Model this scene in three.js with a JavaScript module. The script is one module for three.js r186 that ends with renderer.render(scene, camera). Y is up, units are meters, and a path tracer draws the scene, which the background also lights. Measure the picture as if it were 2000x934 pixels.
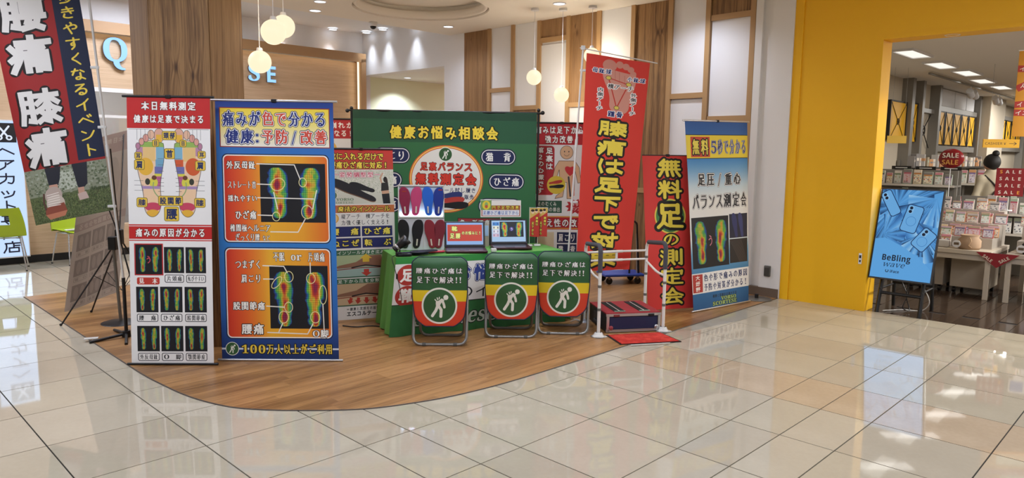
import * as THREE from 'three';
import { RoundedBoxGeometry } from 'three/addons/geometries/RoundedBoxGeometry.js';
import { mergeGeometries } from 'three/addons/utils/BufferGeometryUtils.js';
import { RectAreaLightUniformsLib } from 'three/addons/lights/RectAreaLightUniformsLib.js';
import { FontLoader } from 'three/addons/loaders/FontLoader.js';
import { TextGeometry } from 'three/addons/geometries/TextGeometry.js';
import { MarchingCubes } from 'three/addons/objects/MarchingCubes.js';

// ---------- camera, exposure ----------
RectAreaLightUniformsLib.init();
const scene = new THREE.Scene();
const camera = new THREE.PerspectiveCamera(37.27, 2000 / 934, 0.05, 80);
camera.position.set(0, 1.565, 0);
camera.rotation.set(THREE.MathUtils.degToRad(-7.0), 0, THREE.MathUtils.degToRad(0.7));
const renderer = new THREE.WebGLRenderer({ antialias: true });
renderer.toneMapping = THREE.LinearToneMapping;
renderer.toneMappingExposure = 0.7;
renderer.shadowMap.enabled = true;
scene.background = new THREE.Color(0x000000);

// The building stands at 45.4 degrees to the camera: (a, b) are metres along its two axes.
const TURN = THREE.MathUtils.degToRad(45.4), CT = Math.cos(TURN), ST = Math.sin(TURN);
const P = (a, b, y = 0) => new THREE.Vector3(a * CT + b * ST, y, -a * ST + b * CT);
const V = (x, y, z) => new THREE.Vector3(x, y, z);
const WARM = 0xe8eeff, COOL = 0xe8f1ff;

// ---------- helpers ----------
let seed = 7;
const rnd = () => { seed = (seed * 1664525 + 1013904223) >>> 0; return seed / 4294967296; };
const rr = (a, b) => a + (b - a) * rnd();
const pick = (l) => l[Math.floor(rnd() * l.length)];
const taken = {};
function numbered(n) { const k = taken[n] = (taken[n] ?? -1) + 1; return k ? n + '_' + String(k).padStart(3, '0') : n; }
const shade = (m) => { m.castShadow = true; m.receiveShadow = true; return m; };
function uvMetres(g, w, h, d) {
  const uv = g.attributes.uv, s = [[d, h], [d, h], [w, d], [w, d], [w, h], [w, h]];
  for (let i = 0; i < uv.count; i++) { const [a, b] = s[Math.floor(i / 4)]; uv.setXY(i, uv.getX(i) * a, uv.getY(i) * b); }
  return g;
}
function bx(w, h, d, x = 0, y = 0, z = 0) { return uvMetres(new THREE.BoxGeometry(w, h, d), w, h, d).translate(x, y, z); }
function span(x0, x1, y0, y1, z0, z1) { return bx(x1 - x0, y1 - y0, z1 - z0, (x0 + x1) / 2, (y0 + y1) / 2, (z0 + z1) / 2); }
function rb(w, h, d, r, x = 0, y = 0, z = 0) { return new RoundedBoxGeometry(w, h, d, 2, Math.min(r, w / 2.1, h / 2.1, d / 2.1)).translate(x, y, z); }
function cyl(r0, r1, h, x = 0, y = 0, z = 0, n = 24) { return new THREE.CylinderGeometry(r0, r1, h, n).translate(x, y, z); }
function bar(p, q, r, n = 10, r2 = r) {
  const d = new THREE.Vector3().subVectors(q, p), g = new THREE.CylinderGeometry(r2, r, d.length(), n);
  g.applyQuaternion(new THREE.Quaternion().setFromUnitVectors(V(0, 1, 0), d.clone().normalize()));
  return g.translate((p.x + q.x) / 2, (p.y + q.y) / 2, (p.z + q.z) / 2);
}
function tube(pts, r, seg = 40, closed = false, tension = 0.5, n = 8) {
  return new THREE.TubeGeometry(new THREE.CatmullRomCurve3(pts, closed, 'centripetal', tension), seg, r, n, closed);
}
function bentTube(pts, r, fillet, closed = false, n = 10) { // straight runs with rounded corners
  const path = new THREE.CurvePath(), m = pts.length;
  let prev = null;
  const at = (i) => pts[(i + m) % m];
  const cut = (i) => { const p = at(i), a = at(i - 1).clone().sub(p), b = at(i + 1).clone().sub(p); const f = Math.min(fillet, a.length() / 2.05, b.length() / 2.05); return [p.clone().add(a.setLength(f)), p, p.clone().add(b.setLength(f))]; };
  const list = [];
  for (let i = 0; i < m; i++) list.push(!closed && (i === 0 || i === m - 1) ? [pts[i], null, pts[i]] : cut(i));
  for (let i = 0; i < m; i++) {
    const [s, c, e] = list[i];
    if (prev && prev.distanceTo(s) > 1e-4) path.add(new THREE.LineCurve3(prev, s));
    if (c) path.add(new THREE.QuadraticBezierCurve3(s, c, e));
    prev = e;
  }
  if (closed && prev.distanceTo(list[0][0]) > 1e-4) path.add(new THREE.LineCurve3(prev, list[0][0]));
  return new THREE.TubeGeometry(path, Math.max(24, m * 14), r, n, closed);
}
function lathe(prof, n = 32) { return new THREE.LatheGeometry(prof.map(([x, y]) => new THREE.Vector2(x, y)), n); }
function slab(pts, y0, y1, holes = []) { // a flat plate with outline (x, z)
  const s = new THREE.Shape(pts.map(([x, z]) => new THREE.Vector2(x, z)));
  for (const h of holes) s.holes.push(new THREE.Path(h.map(([x, z]) => new THREE.Vector2(x, z))));
  return new THREE.ExtrudeGeometry(s, { depth: y1 - y0, bevelEnabled: false }).rotateX(Math.PI / 2).translate(0, y1, 0);
}
function merge(l) {
  if (l.length === 1) return l[0];
  const anyPlain = l.some((g) => !g.index);
  return mergeGeometries(l.map((g) => { const c = anyPlain && g.index ? g.toNonIndexed() : g; for (const k of Object.keys(c.attributes)) if (!['position', 'normal', 'uv'].includes(k)) c.deleteAttribute(k); return c; }));
}
function part(parent, name, geo, mat) { const m = shade(new THREE.Mesh(Array.isArray(geo) ? merge(geo) : geo, mat)); m.name = name; parent.add(m); return m; }
function tag(o, label, category, group) { o.userData.label = label; o.userData.category = category; if (group) o.userData.group = group; return o; }
function thing(name, label, category, pos = [0, 0, 0], turn = 0, group) {
  const o = new THREE.Group(); o.name = numbered(name); o.position.set(...(pos.isVector3 ? pos.toArray() : pos)); o.rotation.y = turn; scene.add(o);
  return tag(o, label, category, group);
}
function solo(name, label, category, geo, mat, pos = [0, 0, 0], turn = 0, group) {
  const m = part(scene, numbered(name), geo, mat); m.position.set(...(pos.isVector3 ? pos.toArray() : pos)); m.rotation.y = turn; return tag(m, label, category, group);
}
function struct(name, geo, mat, label) { // a piece of the setting, built in (a, y, b)
  const m = part(scene, name, geo, mat); m.rotation.y = TURN; m.userData.kind = 'structure'; m.userData.label = label; m.userData.category = name.split('_')[0]; return m;
}
// cloth or card between four corners (bottom left, bottom right, top right, top left), with a swell and a real thickness
function sheet(bl, br, tr, tl, { nx = 12, ny = 24, swell = () => 0, thick = 0.002, edge } = {}) {
  const pos = [], uv = [], idx = [], n = new THREE.Vector3().subVectors(br, bl).cross(new THREE.Vector3().subVectors(tl, bl)).normalize();
  const put = (off) => { for (let j = 0; j <= ny; j++) for (let i = 0; i <= nx; i++) {
    let u = i / nx; const v = j / ny; const e = edge ? edge(v) : [0, 1], q = e[0] + (e[1] - e[0]) * u;
    const p = bl.clone().multiplyScalar((1 - q) * (1 - v)).addScaledVector(br, q * (1 - v)).addScaledVector(tr, q * v).addScaledVector(tl, (1 - q) * v).addScaledVector(n, swell(q, v) + off);
    pos.push(p.x, p.y, p.z); uv.push(q, v);
  } };
  put(thick / 2); put(-thick / 2);
  const k = (nx + 1) * (ny + 1), at = (i, j) => j * (nx + 1) + i;
  for (let j = 0; j < ny; j++) for (let i = 0; i < nx; i++) {
    const a = at(i, j), b = at(i + 1, j), c = at(i + 1, j + 1), d = at(i, j + 1);
    idx.push(a, b, c, a, c, d, k + a, k + c, k + b, k + a, k + d, k + c);
  }
  const wall = (a, b) => idx.push(a, a + k, b, b, a + k, b + k);
  for (let i = 0; i < nx; i++) { wall(at(i, 0), at(i + 1, 0)); wall(at(i + 1, ny), at(i, ny)); }
  for (let j = 0; j < ny; j++) { wall(at(nx, j), at(nx, j + 1)); wall(at(0, j + 1), at(0, j)); }
  const g = new THREE.BufferGeometry(); g.setAttribute('position', new THREE.Float32BufferAttribute(pos, 3)); g.setAttribute('uv', new THREE.Float32BufferAttribute(uv, 2)); g.setIndex(idx); g.computeVertexNormals();
  return g;
}

// ---------- surfaces ----------
function lattice(n, s) { let q = s; const a = new Float32Array(n * n); for (let i = 0; i < a.length; i++) { q = (q * 1664525 + 1013904223) >>> 0; a[i] = q / 4294967296; } return (x, y) => {
  x = ((x % n) + n) % n; y = ((y % n) + n) % n; const i = Math.floor(x), j = Math.floor(y), u = x - i, v = y - j, f = u * u * (3 - 2 * u), g = v * v * (3 - 2 * v), i1 = (i + 1) % n, j1 = (j + 1) % n;
  return (a[j * n + i] * (1 - f) + a[j * n + i1] * f) * (1 - g) + (a[j1 * n + i] * (1 - f) + a[j1 * n + i1] * f) * g; }; }
function lattice2(nx, ny, s) { let q = s; const a = new Float32Array(nx * ny); for (let i = 0; i < a.length; i++) { q = (q * 1664525 + 1013904223) >>> 0; a[i] = q / 4294967296; } return (x, y) => {
  x = ((x % 1) + 1) % 1 * nx; y = ((y % 1) + 1) % 1 * ny; const i = Math.floor(x) % nx, j = Math.floor(y) % ny, u = x - Math.floor(x), v = y - Math.floor(y), f = u * u * (3 - 2 * u), g = v * v * (3 - 2 * v), i1 = (i + 1) % nx, j1 = (j + 1) % ny;
  return (a[j * nx + i] * (1 - f) + a[j * nx + i1] * f) * (1 - g) + (a[j1 * nx + i] * (1 - f) + a[j1 * nx + i1] * f) * g; }; }
function dataTex(w, h, fn, srgb = true) {
  const d = new Uint8Array(w * h * 4);
  for (let y = 0; y < h; y++) for (let x = 0; x < w; x++) { const c = fn(x / w, y / h), k = (y * w + x) * 4; d[k] = Math.max(0, Math.min(255, c[0])); d[k + 1] = Math.max(0, Math.min(255, c[1])); d[k + 2] = Math.max(0, Math.min(255, c[2])); d[k + 3] = 255; }
  const t = new THREE.DataTexture(d, w, h, THREE.RGBAFormat); t.wrapS = t.wrapT = THREE.RepeatWrapping; t.magFilter = THREE.LinearFilter; if (srgb) t.colorSpace = THREE.SRGBColorSpace; t.needsUpdate = true; return t;
}
const mix3 = (a, b, t) => [a[0] + (b[0] - a[0]) * t, a[1] + (b[1] - a[1]) * t, a[2] + (b[2] - a[2]) * t];
function woodTex(light, dark, { size = 512, s = 3, knots = 0, strength = 1, across = false, planks = 0 } = {}) { // one repeat: about 0.6 m across the grain, 4 m along it
  const A = lattice2(14, 5, s), B = lattice2(60, 12, s + 5), C = lattice2(230, 46, s + 9), D = lattice2(6, 6, s + 13), E2 = lattice2(110, 9, s + 17), K = [];
  let q = s * 977; const rk = () => { q = (q * 1664525 + 1013904223) >>> 0; return q / 4294967296; };
  for (let i = 0; i < knots; i++) K.push([rk(), rk(), 0.012 + rk() * 0.022]);
  const tone = Array.from({ length: 64 }, rk);
  return dataTex(size, size, (u, v) => {
    if (across) [u, v] = [v, u];
    let kn = 0, warp = 0;
    for (const [kx, ky, r] of K) { let dx = u - kx, dy = v - ky; dx -= Math.round(dx); dy -= Math.round(dy); dy *= 2.2; const d = Math.hypot(dx, dy) / r; if (d < 6) { warp += Math.exp(-d * d / 5) * 0.04 * Math.tanh(dx / r * 3); kn = Math.max(kn, Math.exp(-d * d * 1.6)); } }
    let pl = 0, sh = 0; if (planks) { const row = Math.floor(u * planks), off = tone[row + 20], k = Math.floor((v + off) * 3) % 3; pl = (tone[(row * 3 + k) % 64] - 0.5) * 0.3; sh = tone[(row * 7 + k * 3 + 5) % 64]; }
    const w = u + warp + (D(u, v) - 0.5) * 0.05, vv = v + sh;
    const g = A(w, vv) * 0.34 + B(w, vv) * 0.36 + C(w, vv) * 0.3, line = Math.pow(E2(w, vv), 3);
    return mix3(light, dark, Math.min(1, Math.max(0, (g - 0.32) * 1.4 * strength + (line - 0.1) * strength * 0.45 + kn * 0.9 + pl)));
  });
}
const std = (color, roughness = 0.6, o = {}) => new THREE.MeshStandardMaterial({ color, roughness, ...o });
const mapped = (map, roughness = 0.6, o = {}) => new THREE.MeshStandardMaterial({ map, roughness, ...o });
function scaled(t, x, y) { const c = t.clone(); c.repeat.set(x, y); c.needsUpdate = true; return c; }
function canvas(w, h, draw) {
  const cv = document.createElement('canvas'); cv.width = w; cv.height = h; const ctx = cv.getContext('2d'); draw(ctx, w, h);
  const t = new THREE.CanvasTexture(cv); t.colorSpace = THREE.SRGBColorSpace; return t;
}
// ---------- brush lettering: each character as strokes on a 100 x 100 square; "~" = smooth stroke, "@x l t r b" = element x set into a box ----------
const GLYPHS = {
  疒: '55 1 55 14/24 16 98 16/~26 16 25 58 6 98/6 30 16 44/4 66 21 54',
  甬: '12 5 82 5 56 24/36 14 62 26/14 32 14 98/14 32 86 32 86 96 74 94/14 53 86 53/14 74 86 74/50 32 50 98',
  月: '~20 5 20 60 4 97/20 5 84 5 84 94 64 92/20 34 84 34/20 62 84 62',
  要: '3 6 97 6/14 23 86 23 86 46 14 46 14 23/38 6 38 46/62 6 62 46/3 62 97 62/44 50 26 80 84 98/~72 62 58 86 8 98',
  桼: '6 16 94 16/50 1 50 36/48 18 8 40/52 18 94 40/~50 36 36 50 4 64/~50 36 66 52 97 64/50 58 50 97 40 94/20 66 34 76/8 96 40 80/84 64 62 78/58 78 94 96',
  言: '50 1 50 12/2 18 98 18/16 32 84 32/16 46 84 46/16 60 84 60 84 94 16 94 16 60',
  氵: '26 6 80 20/8 36 62 50/12 97 88 58', 亻: '~84 2 60 26 6 50/52 34 52 98', 扌: '4 26 96 26/56 2 56 94 22 90/4 64 98 50',
  木: '2 26 98 26/52 2 52 98/50 28 4 68/56 34 96 56', 忄: '48 2 48 98/18 24 4 48/76 20 96 40',
  貝: '16 4 16 70/16 4 84 4 84 70/16 26 84 26/16 48 84 48/16 70 84 70/38 72 6 98/62 72 96 98',
  頁: '2 4 98 4/50 4 40 20/16 20 84 20 84 72 16 72 16 20/16 37 84 37/16 54 84 54/36 74 4 98/64 74 98 98',
  門: '8 4 8 98/8 4 42 4 42 38 8 38/8 21 42 21/58 4 58 38 92 38/58 4 92 4 92 96 80 94/58 21 92 21',
  竹: '22 2 4 46/16 24 46 24/26 26 34 52/66 2 52 46/60 24 98 24/72 26 80 52',
  广: '54 0 54 12/14 14 97 14/~18 14 18 60 4 98', 攵: '~34 2 24 22 6 40/28 18 96 18/~76 18 58 70 2 98/~24 36 54 76 98 98',
  刂: '18 14 18 70/84 2 84 96 50 92', 女: '2 30 98 30/~44 2 24 62 88 98/~74 30 52 78 4 98',
  足偏: '12 6 88 6 88 34 12 34 12 6/50 34 50 88/50 58 92 58/16 48 16 92/2 95 98 84', 濁: '20 6 40 46/66 0 88 38',
  腰: '@月 2 4 38 98/@要 42 2 99 98', 痛: '@疒 0 0 100 100/@甬 32 24 97 99', 膝: '@月 2 4 36 98/@桼 40 2 99 98',
  歩: '50 3 50 40/50 20 78 20/22 14 22 40/4 42 96 42/50 46 50 74/28 54 14 72/74 52 90 68/~84 70 56 92 10 99',
  本: '6 28 94 28/50 4 50 98/~48 30 34 58 4 80/~52 30 66 58 96 80/30 74 70 74', 日: '20 6 20 96/20 6 80 6 80 96/20 48 80 48/20 91 80 91',
  目: '20 4 20 97/20 4 80 4 80 97/20 33 80 33/20 62 80 62/20 92 80 92',
  無: '28 1 8 26/22 13 94 13/3 58 97 58/10 35 92 35/24 13 24 58/42 13 42 58/60 13 60 58/78 13 78 58/18 70 6 96/38 70 42 94/60 70 66 94/80 70 95 96',
  料: '3 42 51 42/27 4 27 98/8 12 16 32/46 10 38 32/25 44 3 78/29 46 48 68/62 12 76 26/58 38 73 52/52 70 99 60/84 2 84 98',
  測: '@氵 0 4 22 98/@貝 26 4 64 98/@刂 68 2 98 98',
  定: '50 0 50 13/6 32 6 15 94 15 92 32/22 42 80 42/51 42 51 90/51 64 82 64/~28 54 22 80 5 98/~22 78 44 92 97 94',
  健: '@亻 0 0 28 100/31 16 47 16 34 46 49 46 28 96/~32 66 52 92 98 95/56 14 90 14 90 44/48 29 99 29/56 44 90 44/56 58 92 58/50 72 97 72/73 2 73 86',
  康: '@广 0 0 100 100/32 28 84 28 84 53/24 40 98 40/32 53 84 53/57 20 57 96 48 93/30 62 42 72/24 94 50 78/82 60 66 72/62 70 96 94',
  足: '20 6 80 6 80 36 20 36 20 6/51 36 51 90/51 61 86 61/~28 48 22 76 3 97/~22 74 44 90 97 95',
  裏: '50 0 50 10/6 11 94 11/20 21 80 21 80 50 20 50 20 21/20 36 80 36/50 21 50 64/3 66 97 66/46 68 6 92/34 78 34 98 58 91/54 68 95 98/84 74 66 84',
  決: '@氵 0 4 26 98/38 24 87 24 87 54/28 54 99 54/~61 3 60 52 27 98/~62 56 74 82 98 98',
  頭: '5 8 46 8/10 22 42 22 42 46 10 46 10 22/14 56 20 74/39 56 33 74/2 86 50 79/@頁 53 2 99 98',
  部: '30 2 30 14/6 16 54 16/17 24 22 38/44 24 38 40/2 44 58 44/12 58 50 58 50 93 12 93 12 58/68 6 68 98/~68 8 94 8 80 38 94 60 72 66',
  首: '30 2 38 15/70 2 60 15/4 19 96 19/50 19 42 33/22 33 78 33 78 97 22 97 22 33/22 54 78 54/22 75 78 75',
  耳: '6 8 94 8/26 8 26 80/74 8 74 98/26 32 74 32/26 56 74 56/3 85 97 74',
  肩: '14 6 88 6/~22 18 22 60 6 98/22 18 84 18 84 38/22 38 84 38/34 50 34 98/34 50 82 50 82 96 72 94/34 66 82 66/34 81 82 81',
  股: '@月 2 4 36 98/~58 6 56 32 44 44/58 6 82 6 82 34 97 34/46 54 88 54/~88 54 72 84 40 98/~54 58 70 84 99 98',
  関: '@門 0 0 100 100/37 44 42 54/63 44 58 54/29 60 71 60/24 75 76 75/~50 60 46 82 28 96/52 77 75 95',
  節: '@竹 2 0 98 44/10 34 46 34 46 62 10 62/10 48 46 48/10 34 10 90 46 82/34 70 51 94/60 34 60 99/60 35 91 35 91 74 78 72',
  原: '8 6 97 6/~14 6 14 60 2 98/56 8 46 21/32 22 84 22 84 56 32 56 32 22/32 39 84 39/58 56 58 96 46 92/38 66 24 88/76 66 92 86',
  因: '10 6 10 97/10 6 90 6 90 97/10 92 90 92/24 38 76 38/~50 16 48 56 24 82/~52 44 60 66 77 80',
  分: '~38 4 28 28 4 48/~62 4 72 26 97 46/22 48 76 48/~76 48 74 82 67 95 52 91/~44 48 40 78 12 98',
  見: '22 4 22 62/22 4 78 4 78 62/22 23 78 23/22 42 78 42/22 61 78 61/~38 62 34 86 6 98/60 62 60 91 94 91 95 76',
  片: '~26 4 26 60 8 98/26 34 92 34/60 3 60 34/26 62 74 62 74 98',
  転: '4 14 46 14/9 26 41 26 41 62 9 62 9 26/9 44 41 44/2 76 48 76/25 2 25 98/56 16 93 16/50 42 99 42/72 42 56 89 90 83/82 66 97 97',
  外: '~24 4 18 30 4 52/20 20 46 20/~46 20 38 64 8 96/16 44 34 58/68 2 68 98/68 38 95 58',
  反: '10 8 92 8/~18 8 18 54 4 97/28 34 80 34/~80 34 66 72 24 98/~34 36 56 76 97 98',
  母: '26 6 16 83/26 6 84 6 78 94 62 91/3 46 98 46/16 82 88 82/50 16 52 34/48 58 50 72',
  趾: '@足偏 2 2 46 98/72 6 72 92/72 42 95 42/56 34 56 92/46 94 99 94', 止: '52 4 52 92/52 42 88 42/22 34 22 92/4 94 97 94',
  脚: '@月 1 4 28 98/36 20 62 20/49 4 49 44/32 44 66 44/48 44 36 86 60 81/56 68 67 94/74 10 74 98/74 12 97 12 97 68 86 66',
  顎: '4 6 22 6 22 24 4 24 4 6/28 6 46 6 46 24 28 24 28 6/4 36 46 36/2 50 51 50/22 50 16 68 42 68 38 97 24 93/@頁 54 2 99 98',
  症: '@疒 0 0 100 100/36 32 96 32/66 32 66 92/66 60 92 60/46 50 46 92/30 94 99 94',
  色: '~34 1 26 16 6 34/30 12 68 12 56 28/20 30 84 30 84 59 20 59/51 30 51 59/20 30 20 91 93 91 94 72',
  予: '20 6 80 6 52 26/32 18 60 32/5 42 92 42 80 60/52 42 52 96 36 92',
  防: '8 4 8 98/~8 6 34 6 20 36 34 58 14 64/68 2 68 18/40 20 99 20/~60 20 58 66 34 98/60 46 90 46/~90 46 88 82 82 95 68 92',
  改: '6 12 42 12 42 42 8 42 8 91 48 80/@攵 46 2 99 98',
  善: '30 1 36 12/70 1 64 12/12 15 88 15/18 27 82 27/8 39 92 39/50 15 50 52/33 42 37 52/67 42 63 52/4 56 96 56/24 68 76 68 76 95 24 95 24 68',
  揺: '@扌 0 0 36 100/92 4 46 12/48 20 54 34/68 18 70 32/92 18 81 34/48 44 92 44/38 60 99 60/70 44 70 91/50 72 50 93 92 93 92 72',
  椎: '@木 0 0 40 100/~58 2 52 26 42 42/54 24 54 98/54 24 97 24/54 46 93 46/54 69 93 69/54 93 99 93/76 6 76 93',
  間: '@門 0 0 100 100/32 50 68 50 68 92 32 92 32 50/32 71 68 71', 板: '@木 0 0 40 100/@反 44 2 99 98',
  不: '6 8 94 8/~54 8 40 36 5 62/52 30 52 98/58 34 95 62', 眠: '@目 0 4 40 97/48 8 90 8 90 34 48 34/48 8 48 95 68 82/48 56 97 56/~70 34 74 74 94 96 98 78',
  万: '4 10 96 10/~42 10 38 60 8 98/40 40 84 40/~84 40 82 78 76 94 58 90', 人: '~50 4 46 50 4 97/~50 30 64 70 97 97', 入: '~30 6 50 6 58 44 97 97/~54 34 44 70 4 97',
  以: '12 10 16 84 46 64/38 20 52 42/~82 8 78 60 40 98/70 66 95 97', 上: '48 4 48 91/48 40 86 40/4 93 96 93', 下: '4 9 96 9/48 9 48 98/54 34 84 58',
  利: '50 4 12 14/4 34 56 34/31 10 31 98/30 36 4 72/33 40 54 62/@刂 62 2 98 98', 用: '~18 6 18 60 4 98/18 6 86 6 86 95 70 92/18 36 86 36/18 64 86 64/51 6 51 96',
  靴: '4 12 48 12/15 2 15 26/37 2 37 26/15 26 37 26/8 37 44 37 44 58 8 58 8 37/26 26 26 98/2 76 50 76/~68 4 62 28 52 44/61 28 61 98/95 22 77 46/77 4 77 91 98 91 98 72',
  対: '24 2 24 18/2 22 50 22/~40 24 32 66 4 97/10 40 47 84/52 30 99 30/80 2 80 96 62 91/58 50 69 70', 応: '@广 0 0 100 100/30 52 22 80/42 40 42 89 77 89 79 72/56 38 65 56/82 48 96 74',
  心: '16 40 5 78/34 22 34 91 78 91 80 70/50 8 61 34/80 30 97 64', 姿: '8 8 22 18/4 46 24 28/44 2 30 26/42 12 90 12 80 26/~60 14 54 38 28 50/60 26 94 48/@女 2 50 98 99',
  勢: '6 10 46 10/26 2 26 30/2 30 50 30/18 32 8 44/34 32 44 42/4 54 50 50/56 14 86 14 88 46 99 46/~70 2 68 30 52 52/14 68 82 68/~82 68 80 90 74 98 60 95/~44 57 40 84 8 99',
  調: '@言 0 0 42 98/~51 8 51 60 43 98/51 8 97 8 97 96 87 94/60 26 88 26/74 16 74 44/58 44 90 44/62 58 86 58 86 83 62 83 62 58',
  整: '4 10 50 10/10 20 44 20 44 36 10 36 10 20/27 2 27 54/25 38 6 52/29 38 48 50/@攵 54 0 99 56/8 64 92 64/50 64 50 96/50 79 80 79/26 76 26 96/2 97 98 97',
  型: '6 8 56 8/2 30 60 30/~20 8 18 36 6 54/44 8 44 54/72 8 72 42/92 2 92 56 82 52/14 72 86 72/50 58 50 94/4 95 96 95',
  魔: '@广 0 0 100 100/28 27 56 27/42 17 42 46/40 28 28 43/62 27 96 27/78 17 78 46/80 28 95 43/34 52 84 52 84 75 34 75 34 52/59 52 59 75/34 63 84 63/48 75 26 98/66 75 66 95 95 95',
  法: '@氵 0 4 26 98/40 22 92 22/66 2 66 48/32 48 99 48/62 48 44 89 87 82/78 66 95 97', 縦: '22 2 8 24 24 34/36 14 6 52 40 48/24 50 24 98/10 64 4 84/36 62 42 80/56 4 46 20/58 24 46 44/52 40 52 98/68 6 72 20/94 4 88 20/64 26 99 26/80 26 80 84/80 54 97 54/70 48 62 86/~66 76 76 92 99 94',
  横: '@木 0 0 38 100/44 14 99 14/58 4 58 28/84 4 84 28/40 30 100 30/50 42 92 42 92 76 50 76 50 42/71 30 71 76/50 59 92 59/60 80 44 98/80 80 99 98',
  力: '8 30 84 30/~84 30 82 78 72 96 52 90/~46 2 44 60 8 98', 強: '6 8 38 8 38 32 8 32 6 58 40 58 35 97 20 92/66 2 50 24 88 20/78 12 93 28/54 38 92 38 92 64 54 64 54 38/73 30 73 92/44 95 94 88/84 76 99 99',
  優: '@亻 0 0 30 100/34 6 99 6/46 17 86 17 86 44 46 44 46 17/46 30 86 30/34 60 34 51 97 51 95 60/48 56 44 68/56 54 58 68 78 68/86 56 94 66/58 70 38 88/56 77 84 77 36 98/52 82 98 98',
  支: '8 20 92 20/50 2 50 44/18 44 80 44/~80 44 62 80 8 98/~28 48 52 82 97 98', 浮: '@氵 0 4 26 98/94 4 42 12/42 22 50 36/64 20 68 34/92 20 82 36/44 44 88 44 68 58/67 56 67 96 52 92/34 69 99 69',
  沈: '@氵 0 4 26 98/36 34 36 18 97 18 97 32/~63 4 61 50 32 98/67 44 67 92 97 92 98 74', 圧: '8 6 97 6/~16 6 16 60 2 98/34 54 92 54/62 24 62 92/24 93 99 93',
  散: '4 14 50 14/18 2 18 30/38 2 38 30/2 30 54 30/12 42 12 98/12 42 46 42 46 96 36 94/12 59 46 59/12 76 46 76/@攵 53 2 99 98', 笑: '@竹 2 0 98 40/84 34 20 41/6 62 94 62/~50 40 48 66 6 98/~52 62 64 84 97 98',
  顔: '26 0 26 8/4 12 48 12/16 16 20 28/40 16 34 28/6 32 50 32/~10 32 10 66 2 98/42 40 20 54/46 56 18 74/48 72 14 98/@頁 54 2 99 98', 届: '16 6 86 6 86 28 16 28/~16 6 16 60 4 98/32 42 88 42 88 95 32 95 32 42/32 69 88 69/60 30 60 95',
  朋: '~14 4 14 70 4 98/14 4 44 4 44 96 34 94/14 34 44 34/14 64 44 64/~62 4 62 70 54 98/62 4 94 4 94 96 82 94/62 34 94 34/62 64 94 64', 崩: '50 0 50 25/10 8 10 25 90 25 90 8/@朋 2 34 98 99',
  悩: '@忄 0 0 32 100/44 4 52 20/66 2 70 18/94 2 84 22/44 34 44 93 94 93 94 34/56 42 82 80/82 40 56 82', 相: '@木 0 0 42 100/@目 42 6 106 97',
  談: '@言 0 0 42 98/~72 2 70 26 48 48/52 14 58 28/93 10 83 26/74 24 97 46/~72 50 70 78 46 98/52 62 58 76/93 58 83 74/74 74 99 98',
  会: '~50 2 36 28 3 48/~50 2 64 28 97 48/30 42 70 42/10 60 90 60/40 60 22 92 78 88/66 72 91 99', 猫: '~36 4 24 22 4 34/~12 6 36 40 28 97 14 92/28 46 4 76/42 18 99 18/58 4 58 32/82 4 82 32/48 42 95 42 95 97 48 97 48 42/48 69 95 69/71 42 71 97',
  背: '36 2 36 44/6 16 36 16/4 46 36 34/60 2 60 40 94 40 94 28/90 10 62 22/~24 54 24 80 18 99/24 54 78 54 78 97 64 94/24 68 78 68/24 82 78 82', 試: '@言 0 0 42 98/46 28 99 28/~76 4 80 70 96 97 99 80/86 6 95 18/50 54 76 54/63 54 63 88/46 93 79 84',
  履: '12 4 92 4 92 22 12 22/~12 4 12 60 2 98/34 28 20 44/38 46 20 64/29 58 29 98/54 26 44 40/50 34 96 34/52 43 90 43 90 61 52 61 52 43/52 52 90 52/60 62 44 78/58 71 88 71 44 98/58 79 98 98', 販: '@貝 0 4 42 98/@反 46 4 99 98',
  売: '16 12 84 12/50 0 50 30/24 30 76 30/6 60 6 45 94 45 94 60/~36 58 34 84 4 98/62 56 62 91 94 91 95 76', 形: '4 10 54 10/2 46 58 46/~20 10 20 50 4 98/42 10 42 98/90 4 62 30/94 36 62 62/98 66 56 98',
  第: '@竹 2 0 98 42/14 36 82 36 82 54 16 54 12 73 88 73 84 93 68 90/50 30 50 99/48 74 8 98', 臓: '@月 0 4 34 98/38 12 99 12/54 4 54 22/78 4 78 22/40 31 99 31/~44 31 44 70 34 98/~80 24 84 72 99 97/96 50 70 97/54 44 54 91 76 91/54 44 76 44/54 60 72 60 72 76 54 76',
  老: '16 20 76 20/46 2 46 42/4 42 96 42/~88 10 60 54 6 86/40 60 40 93 88 93 90 78/82 58 42 74', 廃: '@广 0 0 100 100/28 28 50 28 26 56/62 24 97 54/91 26 78 38/40 52 82 52/30 69 96 69/~48 52 48 80 26 98/70 52 70 93 97 93 97 82',
  物: '14 10 4 38/10 26 44 26/26 2 26 98/2 68 46 54/~60 2 56 24 44 42/56 24 94 24/~94 24 92 76 84 96 70 92/72 24 44 72/84 28 52 95', 排: '@扌 0 0 36 100/58 4 58 98/78 4 78 98/40 22 58 22/42 46 58 46/38 76 58 69/78 22 99 22/78 46 99 46/78 70 99 70',
  出: '50 2 50 93/18 14 18 46 82 46 82 14/8 58 8 95 92 95 92 58', 折: '@扌 0 0 40 100/90 6 52 16/~52 16 52 60 40 98/52 44 99 44/78 44 78 98', 冷: '6 14 20 28/4 93 22 56/~62 2 52 26 30 46/~62 2 76 28 99 44/50 46 76 46/40 63 87 63 68 84/62 63 62 99',
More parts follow.
